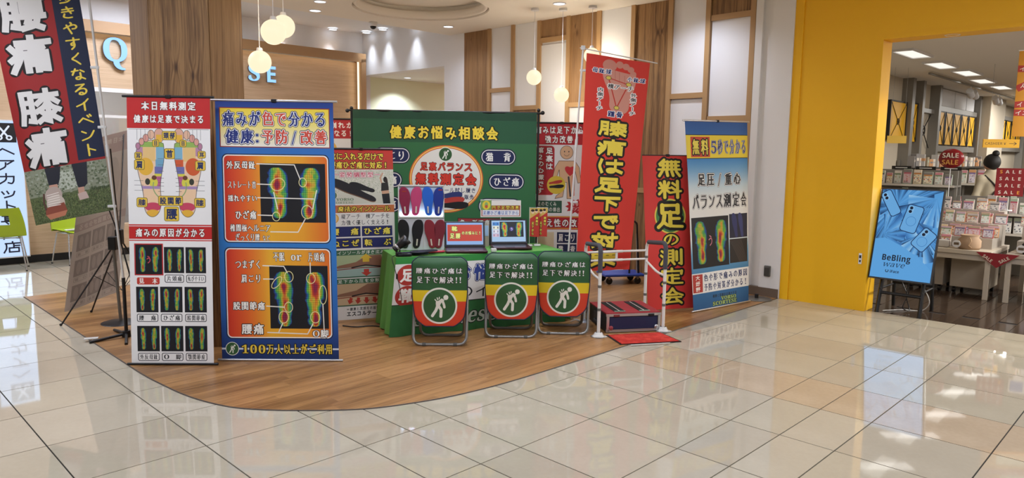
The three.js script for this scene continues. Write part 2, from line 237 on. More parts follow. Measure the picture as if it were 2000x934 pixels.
  性: '@忄 0 0 34 100/52 6 44 40/50 26 95 26/48 56 93 56/70 4 70 93/36 94 99 94', 内: '12 24 12 98/12 24 88 24 88 96 76 92/~50 2 48 46 24 76/52 46 75 74', 側: '@亻 0 0 28 100/@貝 30 4 66 98/@刂 70 2 98 98',
  重: '82 3 18 12/3 22 97 22/22 34 78 34 78 66 22 66 22 34/22 50 78 50/50 10 50 94/12 80 88 80/3 96 97 96', 踵: '@足偏 0 2 44 98/@重 46 2 99 98', 骨: '26 4 74 4 74 36/26 4 26 36/26 19 50 19 50 36/8 54 8 39 92 39 92 54/26 54 26 99/26 54 74 54 74 97 62 95/26 69 74 69/26 83 74 83',
  球: '4 12 40 12/6 46 38 46/22 12 22 84/2 92 42 80/46 24 99 24/72 2 72 96 58 92/48 42 60 56/44 86 68 62/94 40 80 54/76 50 99 88/84 4 95 16', 小: '50 4 50 96 34 92/~26 30 18 52 5 70/~74 28 84 48 95 68', 策: '@竹 2 0 98 42/6 40 94 40/18 66 18 54 82 54 82 68 72 68/50 30 50 99/47 66 5 97/53 66 95 97',
  秒: '44 4 10 14/2 32 46 32/25 10 25 98/24 34 2 70/27 40 44 60/70 4 70 58/58 24 48 50/82 20 97 46/~95 56 76 84 40 98', 大: '5 32 95 32/~50 4 48 44 5 97/~52 38 64 72 97 97', 好: '~24 4 18 40 8 68 44 95/2 32 48 32/~40 32 32 74 4 98/54 10 92 10 74 30/75 30 75 96 60 92/50 50 99 50',
  評: '@言 0 0 42 98/50 10 97 10/58 24 62 42/91 22 83 42/46 54 99 54/73 10 73 98', 解: '20 2 6 26/16 12 36 12 28 26/~10 28 10 70 2 98/10 28 42 28 42 96 32 94/10 50 42 50/10 71 42 71/26 28 26 72/54 8 94 8 92 40 80 40/~72 8 66 28 52 44/62 48 54 70/58 59 97 59/50 79 99 79/76 46 76 99',
  円: '12 6 12 98/12 6 88 6 88 96 76 92/12 48 88 48/50 6 50 48', 専: '8 12 92 12/22 22 78 22 78 52 22 52 22 22/22 37 78 37/50 2 50 60/3 63 97 63/70 54 70 96 52 92/28 72 38 86', 店: '@广 0 0 100 100/60 20 60 56/60 37 92 37/34 57 88 57 88 95 34 95 34 57',
  き: '14 24 84 18/10 44 88 38/~44 4 56 32 70 58/~26 62 20 84 44 94 74 92', や: '~6 50 44 32 78 26 90 42 80 56 60 58/~52 4 58 12 56 24/26 24 52 96', す: '6 22 94 20/~56 4 56 40 54 62 40 64 38 50 50 44 58 54 54 78 36 97', く: '~72 4 52 26 28 48 50 68 76 97',
  な: '8 22 52 18/34 4 12 52/66 16 90 34/~64 40 64 76 56 92 36 90 34 78 50 72 70 80 92 95', る: '20 10 76 8 14 64/~14 64 44 46 74 46 86 64 76 86 54 95 38 88 44 76 58 78 64 90', は: '~16 8 10 50 18 94/38 30 94 26/~70 6 70 70 64 90 46 92 40 80 54 72 74 78 95 93',
  て: '8 18 92 12/~72 14 44 36 40 66 56 88 82 93', で: '6 18 90 12/~70 14 42 36 38 66 54 88 80 93/70 36 78 50/85 30 93 44', ま: '14 22 88 20/18 44 84 42/~52 4 52 72 44 92 28 90 24 80 40 72 62 78 88 93', み: '18 14 56 14/~56 14 42 50 20 80 8 72 12 58 40 56 70 66 95 78/~80 40 74 70 56 97',
  の: '~52 16 44 54 26 84 12 76 8 52 22 26 50 12 78 22 93 50 82 76 56 93', か: '~6 34 60 28 66 44 58 86 46 95 34 87/~40 5 34 46 8 92/~76 20 88 36 95 60', が: '~6 34 56 28 62 44 54 86 44 95 32 87/~38 5 32 46 8 92/~68 26 80 40 86 62/78 6 84 19/91 2 98 15',
  ひ: '~5 22 40 16 24 40 16 70 36 94 60 84 68 50 64 14 78 40 97 58', び: '~5 24 38 18 22 42 16 70 36 94 58 84 66 50 62 18 76 42 94 60/76 6 82 18/89 2 96 14', い: '~14 14 15 60 26 84 42 70/~72 18 86 40 91 72', さ: '10 30 88 22/~40 4 54 34 70 58/~24 60 18 82 40 94 72 92', ざ: '8 30 78 24/~38 6 52 34 68 58/~24 60 18 82 40 94 72 92/80 6 86 19/92 2 99 15',
  れ: '24 4 24 97/~5 26 40 22 8 76/~8 76 40 40 64 26 70 44 66 78 76 92 97 78', り: '~26 8 20 46 26 60 34 44/~74 6 78 46 66 78 40 98', こ: '~18 18 56 22 84 16/~20 62 20 84 48 90 88 84', ご: '~14 22 50 26 74 20/~18 64 18 84 46 90 86 84/78 6 84 19/91 2 98 15', に: '~16 8 10 50 18 94/42 24 90 22/~46 64 44 82 62 88 94 84',
  た: '8 24 62 18/~38 4 30 50 8 97/~56 46 74 42 92 44/~54 72 54 88 72 92 97 88', だ: '6 24 58 18/~36 4 28 50 6 97/~54 46 72 42 90 44/~52 72 52 88 72 92 97 88/74 10 80 24/88 5 95 19', け: '~16 8 10 50 18 94/36 34 97 30/~74 5 76 56 66 82 48 98', を: '12 18 84 14/~46 2 34 34 12 58/~14 56 40 40 54 46 54 72/~92 36 56 54 34 74 40 90 62 95 88 90',
  つ: '~4 34 40 20 78 22 95 46 80 72 40 90', っ: '~14 58 42 48 72 50 84 66 72 84 42 96', ず: '4 24 90 22/~54 5 54 40 52 62 38 64 36 50 48 44 56 54 52 78 34 97/74 2 80 12/88 0 94 10', ぎ: '12 26 78 20/8 45 84 40/~42 5 54 32 68 58/~24 62 18 84 42 94 72 92/80 4 86 16/92 0 98 12', と: '~28 6 34 28 44 46/~84 22 44 44 20 68 32 91 62 95 90 88', ど: '~24 8 30 28 42 46/~76 28 42 44 18 68 30 91 60 95 88 88/76 6 83 19/90 2 97 15',
  お: '8 26 66 22/~38 4 38 66 34 88 20 88 12 76 24 60 60 46 84 56 86 78 66 95/74 10 95 30', ね: '24 4 24 97/~5 26 40 22 8 74/~8 74 42 36 74 28 88 48 84 84 66 95 54 84 66 74 99 95', せ: '4 40 97 32/~70 6 70 50 64 62 54 58/~28 14 28 78 44 92 84 90', ぜ: '3 42 92 34/~66 10 66 52 60 62 50 58/~26 16 26 78 42 92 82 90/80 4 86 16/92 0 98 12',
  ぶ: '~38 6 52 12 58 20/~50 26 34 42 48 58 56 78 42 94 28 84/~22 58 15 72 5 80/~74 54 86 66 95 80/78 6 84 19/91 2 98 15', え: '38 3 62 10/18 34 76 32 10 95/~40 62 52 60 58 84 70 95 96 92', し: '~24 4 24 60 30 88 58 95 92 72', ら: '~34 4 50 10 62 18/~24 32 16 66 44 50 74 50 87 68 72 88 34 98', む: '8 26 56 22/~32 4 32 66 24 72 14 60 28 50 36 70 40 90 80 93 87 74/72 18 92 38', う: '~34 5 52 10 68 18/~16 42 56 30 82 44 76 76 40 98',
  イ: '~86 6 54 38 6 60/57 34 57 98', ヘ: '4 64 36 30 97 78', ベ: '4 66 34 34 97 80/64 16 72 30/80 9 88 23', ン: '12 16 38 34/~92 22 60 72 8 93', ト: '38 3 38 98/38 36 82 60', ス: '14 14 80 14/~80 14 56 60 6 95/56 56 96 95', レ: '24 5 24 91/~24 91 66 74 94 46', ー: '5 50 95 50', ル: '~28 10 26 56 5 93/58 5 58 91/~58 91 82 76 97 54', ニ: '18 22 82 22/5 84 95 84',
  ア: '6 12 92 12/92 12 58 44/~48 32 44 68 12 97', チ: '84 4 20 16/4 42 96 42/~54 14 54 62 22 98', ソ: '12 12 28 40/~90 10 76 60 22 97', エ: '14 14 86 14/50 14 50 86/4 86 96 86', コ: '14 14 84 14 84 88/10 87 84 87', テ: '20 10 80 10/4 38 96 38/~53 38 51 70 22 98', セ: '4 42 92 30 72 62/34 5 34 88 92 88', ゼ: '4 44 86 32 68 62/32 8 32 88 88 88/80 4 86 16/92 0 98 12',
  バ: '~34 24 28 60 4 93/~60 20 82 56 96 92/74 6 80 20/88 2 94 16', ラ: '16 10 84 10/6 36 90 36/~90 36 72 78 22 98', ホ: '6 28 94 28/50 5 50 97 38 92/26 46 8 80/74 46 92 80', ポ: '6 30 88 30/48 6 48 97 36 92/24 46 8 80/72 46 90 80/~84 2 96 2 96 14 84 14 84 2', プ: '6 18 80 18/~80 18 70 64 20 98/~84 2 97 2 97 15 84 15 84 2', カ: '6 30 88 30/~88 30 84 78 74 95 56 88/~46 4 42 60 6 98', ッ: '16 44 26 64/44 40 52 60/~86 42 74 76 30 97', ロ: '12 14 88 14 88 88 12 88 12 14', ザ: '4 32 90 32/28 8 28 62/~66 8 66 62 34 98/76 2 82 14/90 0 96 11',
};
const strokeCache = {};
function strokesOf(ch) {
  if (strokeCache[ch]) return strokeCache[ch];
  const out = [];
  for (const s of GLYPHS[ch].split('/')) {
    if (s[0] === '@') {
      const [name, l, t, r, b] = s.slice(1).split(' ').map((v, i) => (i ? +v : v));
      for (const st of strokesOf(name)) out.push(st.map(([x, y]) => [l + x * (r - l) / 100, t + y * (b - t) / 100]));
      continue;
    }
    const n = s.replace('~', '').trim().split(/\s+/).map(Number), pts = [];
    for (let i = 0; i < n.length; i += 2) pts.push([n[i], n[i + 1]]);
    if (s[0] === '~') {
      const c = new THREE.CatmullRomCurve3(pts.map(([x, y]) => new THREE.Vector3(x, y, 0)), false, 'centripetal');
      out.push(c.getPoints(pts.length * 5).map((v) => [v.x, v.y]));
    } else out.push(pts);
  }
  return (strokeCache[ch] = out);
}
function glyph(ctx, ch, x, y, w, h, weight, contrast, colour, extra, upright) {
  ctx.strokeStyle = colour; ctx.lineCap = contrast ? 'round' : 'square'; ctx.lineJoin = extra ? 'round' : 'miter'; ctx.miterLimit = 3;
  if (extra) ctx.lineCap = 'round';
  const many = strokesOf(ch).length; if (many > 13) weight *= many > 18 ? 0.74 : 0.85;
  for (const st of strokesOf(ch)) {
    const P = st.map(([a, b]) => (upright && ch === 'ー' ? [x + b / 100 * w, y + a / 100 * h] : [x + a / 100 * w, y + b / 100 * h]));
    if (!contrast) {
      ctx.lineWidth = weight + extra; ctx.beginPath(); P.forEach(([a, b], i) => (i ? ctx.lineTo(a, b) : ctx.moveTo(a, b))); ctx.stroke();
    } else for (let i = 1; i < P.length; i++) {
      const dx = P[i][0] - P[i - 1][0], dy = P[i][1] - P[i - 1][1], c = Math.abs(dx) / (Math.hypot(dx, dy) || 1);
      ctx.lineWidth = weight * (1 - contrast * c * c) + extra; ctx.beginPath(); ctx.moveTo(...P[i - 1]); ctx.lineTo(...P[i]); ctx.stroke();
    }
  }
}
// text in a box: o = { fill, out, ow, out2, ow2, weight (of the cell), contrast, vertical, serif, bold, pad }
function text(ctx, str, x, y, w, h, o = {}) {
  const chars = [...str], n = chars.length, vert = o.vertical, cw = vert ? w : w / n, chh = vert ? h / n : h, pad = o.pad ?? 0.06;
  const size = Math.min(cw, chh), weight = (o.weight ?? 0.11) * size;
  const passes = [];
  if (o.out2) passes.push([o.out2, (o.ow2 ?? 0.3) * size]);
  if (o.out) passes.push([o.out, (o.ow ?? 0.14) * size]);
  passes.push([o.fill ?? '#111', 0]);
  for (const [colour, extra] of passes) chars.forEach((ch, i) => {
    if (ch === ' ' || ch === '　') return;
    const cx = x + (vert ? 0 : i * cw), cy = y + (vert ? i * chh : 0);
    if (GLYPHS[ch]) glyph(ctx, ch, cx + cw * pad + weight / 2, cy + chh * pad + weight / 2, cw * (1 - 2 * pad) - weight, chh * (1 - 2 * pad) - weight, weight, o.contrast ?? 0, colour, extra, vert);
    else {
      const fs = chh * 0.98; ctx.font = `${o.regular ? '' : 'bold '}${fs}px ${o.contrast ? 'serif' : 'sans-serif'}`;
      ctx.textAlign = 'center'; ctx.textBaseline = 'alphabetic'; ctx.lineJoin = 'round';
      const m = ctx.measureText(ch).width, k = Math.min(1.6, cw * 0.96 / Math.max(m, 1));
      ctx.save(); ctx.translate(cx + cw / 2, cy + chh * 0.86); ctx.scale(Math.min(k, 1.15), 1);
      if (extra) { ctx.strokeStyle = colour; ctx.lineWidth = extra; ctx.strokeText(ch, 0, 0); }
      ctx.fillStyle = colour; ctx.fillText(ch, 0, 0); ctx.restore();
    }
  });
}
function latin(ctx, str, x, y, size, colour, o = {}) {
  ctx.font = `${o.style ?? 'bold'} ${size}px ${o.family ?? 'sans-serif'}`; ctx.textAlign = o.align ?? 'left'; ctx.textBaseline = 'middle'; ctx.lineJoin = 'round';
  const m = ctx.measureText(str).width; ctx.save(); ctx.translate(x, y); if (o.skew) ctx.transform(1, 0, -o.skew, 1, 0, 0); if (o.width) ctx.scale(o.width / m, 1);
  if (o.out) { ctx.strokeStyle = o.out; ctx.lineWidth = o.ow; ctx.strokeText(str, 0, 0); }
  ctx.fillStyle = colour; ctx.fillText(str, 0, 0); ctx.restore();
}
// ---------- printed artwork: lettering, pictograms and pressure maps ----------
const rrect = (c, x, y, w, h, r) => { c.beginPath(); c.moveTo(x + r, y); c.arcTo(x + w, y, x + w, y + h, r); c.arcTo(x + w, y + h, x, y + h, r); c.arcTo(x, y + h, x, y, r); c.arcTo(x, y, x + w, y, r); c.closePath(); };
const rect = (c, x, y, w, h, f) => { c.fillStyle = f; c.fillRect(x, y, w, h); };
const oval = (c, x, y, rx, ry, f, rot = 0) => { c.beginPath(); c.ellipse(x, y, rx, ry, rot, 0, Math.PI * 2); if (f) { c.fillStyle = f; c.fill(); } };
const poly = (c, pts, f) => { c.beginPath(); pts.forEach(([x, y], i) => (i ? c.lineTo(x, y) : c.moveTo(x, y))); c.closePath(); c.fillStyle = f; c.fill(); };
const line = (c, pts, f, w, cap = 'round') => { c.strokeStyle = f; c.lineWidth = w; c.lineCap = cap; c.lineJoin = 'round'; c.beginPath(); pts.forEach(([x, y], i) => (i ? c.lineTo(x, y) : c.moveTo(x, y))); c.stroke(); };
const ramp = (c, x0, y0, x1, y1, stops) => { const g = c.createLinearGradient(x0, y0, x1, y1); stops.forEach(([t, k]) => g.addColorStop(t, k)); return g; };
// printed colour scale of the foot-pressure maps
function heatColour(v) {
  const S = [[0, [10, 20, 60]], [0.12, [30, 80, 170]], [0.28, [60, 170, 120]], [0.45, [120, 190, 60]], [0.6, [225, 205, 60]], [0.75, [240, 150, 40]], [0.9, [215, 60, 40]], [1.1, [150, 30, 70]]];
  for (let i = 1; i < S.length; i++) if (v <= S[i][0]) return mix3(S[i - 1][1], S[i][1], (v - S[i - 1][0]) / (S[i][0] - S[i - 1][0]));
  return S[S.length - 1][1];
}
function pressureFoot(c, x, y, w, h, flip, sd, hot, cell) {
  const N = lattice(64, sd);
  for (let py = 0; py < h; py += cell) for (let px = 0; px < w; px += cell) {
    const u = ((px / w) * 2 - 1) * (flip ? -1 : 1), v = py / h;
    const c0 = v < 0.5 ? -0.08 + 0.1 * Math.sin(v * 4) : 0.14 - (v - 0.5) * 0.1, hw = v < 0.42 ? 0.8 * Math.sqrt(Math.max(0, 1 - Math.pow((0.36 - v) / 0.37, 4))) : v < 0.68 ? 0.8 - (v - 0.42) * 0.95 : 0.56 * Math.sqrt(Math.max(0, 1 - Math.pow((v - 0.8) / 0.2, 4)));
    if (hw <= 0.02) continue;
    const d = Math.abs(u - c0) / (hw + 0.12);
    if (d > 1.15) continue;
    let q = (1 - d * d) * 0.5 + 0.1 + (N(px / w * 7, v * 12) - 0.5) * 0.35;
    for (const [hx, hy, r, k] of hot) q += k * Math.exp(-(((u - hx) / r) ** 2 + ((v - hy) / (r * 0.42)) ** 2));
    if (d > 0.92) q = Math.min(q, 0.16 * (1.15 - d) / 0.23);
    if (q <= 0.01) continue;
    const k = heatColour(q); c.fillStyle = `rgb(${k.map(Math.round)})`; c.fillRect(x + px, y + py, cell, cell);
  }
}
function pressureMap(c, x, y, w, h, sd, hotL = [], hotR = [], o = {}) {
  rect(c, x, y, w, h, '#0a0b12');
  const cell = o.cell ?? Math.max(2, w / 60), fw = w * (o.fw ?? 0.27), fh = h * (o.fh ?? 0.84), fy = y + h * (o.top ?? 0.08);
  pressureFoot(c, x + w * (o.l ?? 0.12), fy, fw, fh, false, sd, hotL, cell); pressureFoot(c, x + w * (o.r ?? 0.62), fy, fw, fh, true, sd + 3, hotR, cell);
  const g = o.grid ?? w / 24;
  c.strokeStyle = 'rgba(8,10,16,0.42)'; c.lineWidth = Math.max(0.8, g * 0.12);
  for (let i = g; i < w; i += g) { c.beginPath(); c.moveTo(x + i, y); c.lineTo(x + i, y + h); c.stroke(); }
  for (let i = g; i < h; i += g) { c.beginPath(); c.moveTo(x, y + i); c.lineTo(x + w, y + i); c.stroke(); }
}
const HOT = [[[0.1, 0.3, 0.3, 0.5], [0.15, 0.82, 0.25, 0.45]], [[-0.1, 0.24, 0.28, 0.5], [0.2, 0.8, 0.2, 0.4]], [[0, 0.34, 0.3, 0.35], [0.1, 0.55, 0.3, 0.3]], [[0.1, 0.85, 0.25, 0.6]], [[0, 0.25, 0.35, 0.55]]];
function stooping(c, x, y, s, f) { // bending figure holding its back, in a square of side s
  const q = (l) => l.map(([a, b]) => [x + a * s, y + b * s]);
  oval(c, x + 0.72 * s, y + 0.24 * s, 0.085 * s, 0.085 * s, f);
  poly(c, q([[0.38, 0.42], [0.58, 0.27], [0.68, 0.33], [0.58, 0.4], [0.49, 0.56], [0.4, 0.56]]), f);
  line(c, q([[0.6, 0.34], [0.66, 0.5], [0.67, 0.57]]), f, s * 0.085);
  line(c, q([[0.45, 0.5], [0.38, 0.68], [0.26, 0.86]]), f, s * 0.1); line(c, q([[0.46, 0.5], [0.56, 0.66], [0.55, 0.88]]), f, s * 0.1); line(c, q([[0.44, 0.42], [0.45, 0.55]]), f, s * 0.13);
  for (const [a, b, d, e] of [[0.34, 0.3, 0.4, 0.37], [0.42, 0.24, 0.45, 0.33], [0.5, 0.22, 0.49, 0.3]]) line(c, q([[a, b], [d, e]]), f, s * 0.035, 'butt');
}
function badge(c, x, y, r, ring = '#efece2', green = '#2f5a30') { oval(c, x, y, r, r, ring); oval(c, x, y, r * 0.9, r * 0.9, green); stooping(c, x - r * 0.82, y - r * 0.86, r * 1.64, ring); }
function insoleShape(c, x, y, w, h, f, rot = 0, flip = 1) {
  c.save(); c.translate(x, y); c.rotate(rot); c.scale(flip * w, h); c.beginPath(); c.moveTo(-0.1, -0.5); c.bezierCurveTo(0.35, -0.52, 0.55, -0.3, 0.48, -0.1); c.bezierCurveTo(0.42, 0.1, 0.26, 0.2, 0.3, 0.38); c.bezierCurveTo(0.3, 0.55, -0.3, 0.55, -0.3, 0.36); c.bezierCurveTo(-0.3, 0.1, -0.5, 0, -0.46, -0.22); c.bezierCurveTo(-0.44, -0.42, -0.3, -0.5, -0.1, -0.5); c.restore(); c.fillStyle = f; c.fill();
}
const WH = { fill: '#f6f3ea' };
const PRINT = {};
PRINT.measure = canvas(500, 1660, (c, W, H) => {
  rect(c, 0, 0, W, H, '#efedea'); rect(c, 0, 0, W, H * 0.117, '#c2211f');
  const wt = { fill: '#f7f4ee', out: '#5a1312', ow: 0.12, weight: 0.13 };
  text(c, '本日無料測定', 82, 26, 336, 62, wt); text(c, '健康は足裏で決まる', 36, 108, 430, 58, wt);
  // reflex chart of the two soles
  const tones = ['#7fb2c9', '#e6b23c', '#d8d04c', '#d9863c', '#93b457', '#b95f87', '#6d6fa8', '#c94a38', '#e5c79a'];
  for (const s of [-1, 1]) {
    const cx = W / 2 + s * 100, Y = (v) => 200 + v * 545;
    const X = (u) => cx + s * u;
    const sole = () => { c.beginPath(); c.moveTo(X(-66), Y(0.16)); c.bezierCurveTo(X(-84), Y(0.4), X(-30), Y(0.52), X(-46), Y(0.76)); c.bezierCurveTo(X(-58), Y(1.05), X(60), Y(1.06), X(58), Y(0.82)); c.bezierCurveTo(X(58), Y(0.62), X(108), Y(0.5), X(98), Y(0.24)); c.bezierCurveTo(X(80), Y(0.14), X(10), Y(0.08), X(-66), Y(0.16)); c.closePath(); };
    sole(); c.fillStyle = '#ecc9a8'; c.fill(); c.save(); c.clip();
    const R = (u0, v0, u1, v1, f) => rect(c, Math.min(X(u0), X(u1)), Y(v0), Math.abs(u1 - u0), Y(v1) - Y(v0), f);
    R(-90, 0.14, 110, 0.2, tones[4]); R(-16, 0.2, 60, 0.36, '#e6c07e'); R(-90, 0.2, -20, 0.34, tones[0]); R(-90, 0.34, -16, 0.42, s > 0 ? '#d2592f' : '#6fa3bf'); R(-80, 0.42, -10, 0.5, tones[6]); R(-70, 0.5, -8, 0.53, tones[2]); R(-64, 0.53, -6, 0.64, tones[5]); R(60, 0.2, 110, 0.3, '#b78aa6'); oval(c, X(44), Y(0.42), 46, 54, s > 0 ? '#cf5a2c' : tones[1]); oval(c, X(-2), Y(0.6), 26, 30, tones[2]); oval(c, X(-6), Y(0.545), 15, 14, '#6b3d22'); oval(c, X(34), Y(0.59), 15, 20, '#34362a');
    R(62, 0.64, 74, 0.82, tones[6]); R(-40, 0.64, 66, 0.672, '#a88ab4'); R(-34, 0.68, 56, 0.82, '#eec9a2'); c.strokeStyle = '#8ba66e'; c.lineWidth = 6; c.beginPath(); c.moveTo(X(-2), Y(0.6)); c.bezierCurveTo(X(10), Y(0.7), X(-20), Y(0.74), X(-40), Y(0.78)); c.stroke(); oval(c, X(4), Y(0.875), 50, 27, '#c9435f'); oval(c, X(4), Y(0.95), 40, 24, tones[1]); c.strokeStyle = '#4b7c4c'; c.lineWidth = 12; c.beginPath(); c.arc(X(4), Y(0.9), 56, 0.25, 2.9); c.stroke();
    c.restore(); sole(); c.strokeStyle = '#4b4743'; c.lineWidth = 3; c.stroke();
    [[-40, 0.07, 30, 44], [8, 0.06, 20, 28], [40, 0.1, 17, 24], [66, 0.14, 15, 22], [88, 0.19, 13, 20]].forEach(([u, v, rx, ry], i) => { oval(c, X(u), Y(v), rx, ry, ['#dca892', '#e3b79a', '#d99a8b', '#dca08f', '#b77f97'][i]); c.strokeStyle = '#4b4743'; c.lineWidth = 2.5; c.stroke(); });
    rect(c, X(-38) - 16, Y(0.06), 34, 46, tones[1]);
    for (const v of [0.33, 0.4, 0.47, 0.55, 0.6, 0.64, 0.7, 0.78]) line(c, [[X(-64), Y(v)], [X(-30), Y(v)]], '#55524e', 2);
    for (const v of [0.44, 0.58, 0.63, 0.69]) line(c, [[X(60), Y(v)], [X(112), Y(v)]], '#55524e', 2);
    line(c, [[X(20), Y(0.0)], [X(140), Y(0.0)]], '#55524e', 2); for (const u of [14, 44, 70, 92]) line(c, [[X(u), Y(0)], [X(u), Y(0.12)]], '#55524e', 1.5);
  }
  const box = (s, x, y, w, h) => { rrect(c, x, y, w, h, 10); c.fillStyle = '#e9c441'; c.fill(); c.strokeStyle = '#8b7427'; c.lineWidth = 4; c.stroke(); text(c, s, x + 4, y + 3, w - 8, h - 6, { fill: '#1d2a5c', weight: 0.12 }); };
  box('頭部', 210, 212, 84, 52); box('首', 222, 318, 60, 62); box('目', 150, 264, 38, 42); box('目', 316, 264, 38, 42); box('耳', 42, 342, 42, 42); box('耳', 424, 332, 46, 42); box('肩', 40, 388, 58, 60); box('肩', 408, 392, 60, 58); box('膝', 50, 622, 62, 56); box('膝', 400, 622, 64, 56); box('股関節', 180, 610, 146, 58); box('腰', 214, 676, 86, 88);
  rect(c, 0, 786, W, 8, '#c2211f'); rect(c, 0, 798, W, 78, '#c2211f'); rect(c, 0, 882, W, 6, '#c2211f');
  text(c, '痛みの原因が分かる', 36, 806, 428, 62, wt);
  const m = (x, y, w, h, i, l, red) => { if (red) rect(c, x - 7, y - 7, w + 14, h + 14, '#b9262a'); pressureMap(c, x, y, w, h, 11 + i, HOT[i % 5], HOT[(i * 2 + 1) % 5], { grid: 7, cell: 2.5 });
    if (red) { text(c, 'う', x + w * 0.38, y + h * 0.35, w * 0.24, h * 0.3, { fill: '#c84b5c', weight: 0.16 }); rrect(c, x + 6, y + h + 20, w - 22, 44, 10); c.fillStyle = '#c23a2c'; c.fill(); text(c, l, x + 14, y + h + 20, w - 38, 44, { ...WH, contrast: 0.4, weight: 0.13 }); }
    else { rrect(c, x + 4, y + h + 12, w - 8, 46, 9); c.fillStyle = '#f2f0ec'; c.fill(); c.strokeStyle = '#2c2c30'; c.lineWidth = 4; c.stroke(); text(c, l, x + 12, y + h + 15, w - 24, 40, { fill: '#17171b', contrast: 0.4, weight: 0.1 }); } };
  m(36, 912, 158, 184, 0, '見 本', true); m(206, 926, 122, 162, 1, '片頭痛'); m(338, 926, 124, 162, 2, '転びやすい');
  m(36, 1174, 132, 160, 3, '腰 痛'); m(180, 1174, 134, 160, 4, 'ひざ痛'); m(328, 1174, 134, 160, 5, '股関節痛');
  m(38, 1420, 134, 160, 6, '外反母趾'); m(182, 1420, 134, 160, 7, 'O 脚'); m(328, 1420, 134, 160, 8, '顎関節症');
});
PRINT.colour = canvas(760, 1650, (c, W, H) => {
  rect(c, 0, 0, W, H, ramp(c, 0, 0, 0, H, [[0, '#16337f'], [0.12, '#2b6cb8'], [0.5, '#2f7dc6'], [0.82, '#2463ae'], [0.93, '#123a7c'], [1, '#0c2a5e']]));
  rect(c, 24, 44, W - 48, 250, '#8c2a26'); rect(c, 30, 50, W - 60, 238, ramp(c, 0, 50, 0, 288, [[0, '#f0d43c'], [0.5, '#f0e08a'], [1, '#f1ece0']]));
  const bl = { fill: '#1d2f78', out: '#fbfaf4', ow: 0.09, out2: '#0c1230', ow2: 0.17, contrast: 0.3, weight: 0.135, pad: 0.03 }, rd = { ...bl, fill: '#cf4a38' };
  text(c, '痛みが　　分かる', 40, 62, W - 84, 104, bl); text(c, '　　　色で　　　', 40, 62, W - 84, 104, rd);
  text(c, '健康', 56, 176, 190, 100, bl); text(c, ':', 240, 176, 50, 100, bl); text(c, '予防', 286, 176, 182, 100, rd); text(c, '/', 470, 178, 64, 98, bl); text(c, '改善', 538, 176, 184, 100, rd);
  const panel = (y, h) => { rrect(c, 34, y, W - 68, h, 34); c.fillStyle = '#111a3c'; c.fill(); rrect(c, 40, y + 6, W - 80, h - 12, 30); c.fillStyle = '#f3f0ea'; c.fill(); rrect(c, 47, y + 13, W - 94, h - 26, 26); c.fillStyle = ramp(c, 40, 0, W - 40, 0, [[0, '#cf2f1c'], [0.2, '#e2621e'], [0.42, '#eeb02a'], [0.75, '#eba026'], [1, '#df6a1e']]); c.fill(); };
  panel(334, 564); panel(926, 588);
  const lb = { fill: '#f8f5ec', out: '#2a1a14', ow: 0.13, contrast: 0.25, weight: 0.135, pad: 0.02 };
  pressureMap(c, 276, 392, 424, 372, 41, [[0, 0.32, 0.34, 0.6], [0.25, 0.8, 0.2, 0.4]], [[0.2, 0.32, 0.24, 0.25], [0.05, 0.82, 0.28, 0.75]], { l: 0.1, r: 0.6, fw: 0.32, fh: 0.86, cell: 4, grid: 14, top: 0.07 });
  pressureMap(c, 320, 1040, 380, 406, 47, [[0.05, 0.3, 0.25, 0.6], [0.1, 0.55, 0.3, 0.3], [0.1, 0.82, 0.28, 0.7]], [[0.35, 0.1, 0.25, 0.45], [-0.05, 0.3, 0.4, 0.5], [-0.1, 0.84, 0.28, 0.7]], { l: 0.06, r: 0.6, fw: 0.34, fh: 0.86, cell: 4, grid: 14, top: 0.1 });
  const ring = (x, y, rx, ry, rot = 0) => { oval(c, x, y, rx, ry, null, rot); c.strokeStyle = '#eee2a0'; c.lineWidth = 5; c.stroke(); };
  const ld = (pts) => line(c, pts, '#efe9dc', 7);
  text(c, '外反母趾', 60, 378, 190, 54, lb); text(c, 'ストレート首', 64, 504, 188, 50, lb); text(c, '揺れやすい', 64, 592, 192, 46, lb); text(c, 'ひざ痛', 108, 690, 142, 60, lb); text(c, '椎間板ヘルニア', 74, 778, 264, 50, lb); text(c, 'ぎっくり腰', 106, 836, 160, 50, lb); text(c, 'など', 282, 848, 48, 36, lb);
  ld([[258, 396], [500, 400], [536, 490]]); ring(552, 510, 24, 28); ld([[258, 524], [348, 526]]); ring(390, 524, 46, 38, -0.4); ld([[258, 610], [620, 614]]); ld([[362, 576], [384, 680]]); ld([[642, 560], [614, 676]]); ld([[258, 720], [348, 722]]); ring(374, 728, 24, 28); ring(576, 698, 36, 42); ld([[336, 826], [514, 826], [562, 744]]);
  text(c, '不眠 or 片頭痛', 346, 952, 340, 64, lb); text(c, 'つまずく', 100, 1006, 170, 58, lb); text(c, '肩こり', 136, 1096, 134, 58, lb); text(c, '股関節痛', 80, 1272, 210, 58, lb); text(c, '腰痛', 130, 1412, 150, 76, lb); text(c, 'O脚', 588, 1448, 110, 58, lb);
  ld([[280, 1042], [414, 1046], [436, 1086]]); ring(446, 1112, 28, 34); ld([[282, 1128], [344, 1128]]); ring(366, 1150, 20, 46, 0.7); ld([[588, 1022], [588, 1090]]); ring(590, 1122, 28, 32); ld([[298, 1302], [410, 1308]]); ring(440, 1308, 26, 32); ring(406, 1372, 30, 38); ring(612, 1372, 30, 36); ring(666, 1226, 24, 60); ld([[664, 1290], [668, 1450]]); ld([[300, 1472], [560, 1480], [596, 1414]]); ld([[370, 1474], [398, 1414]]);
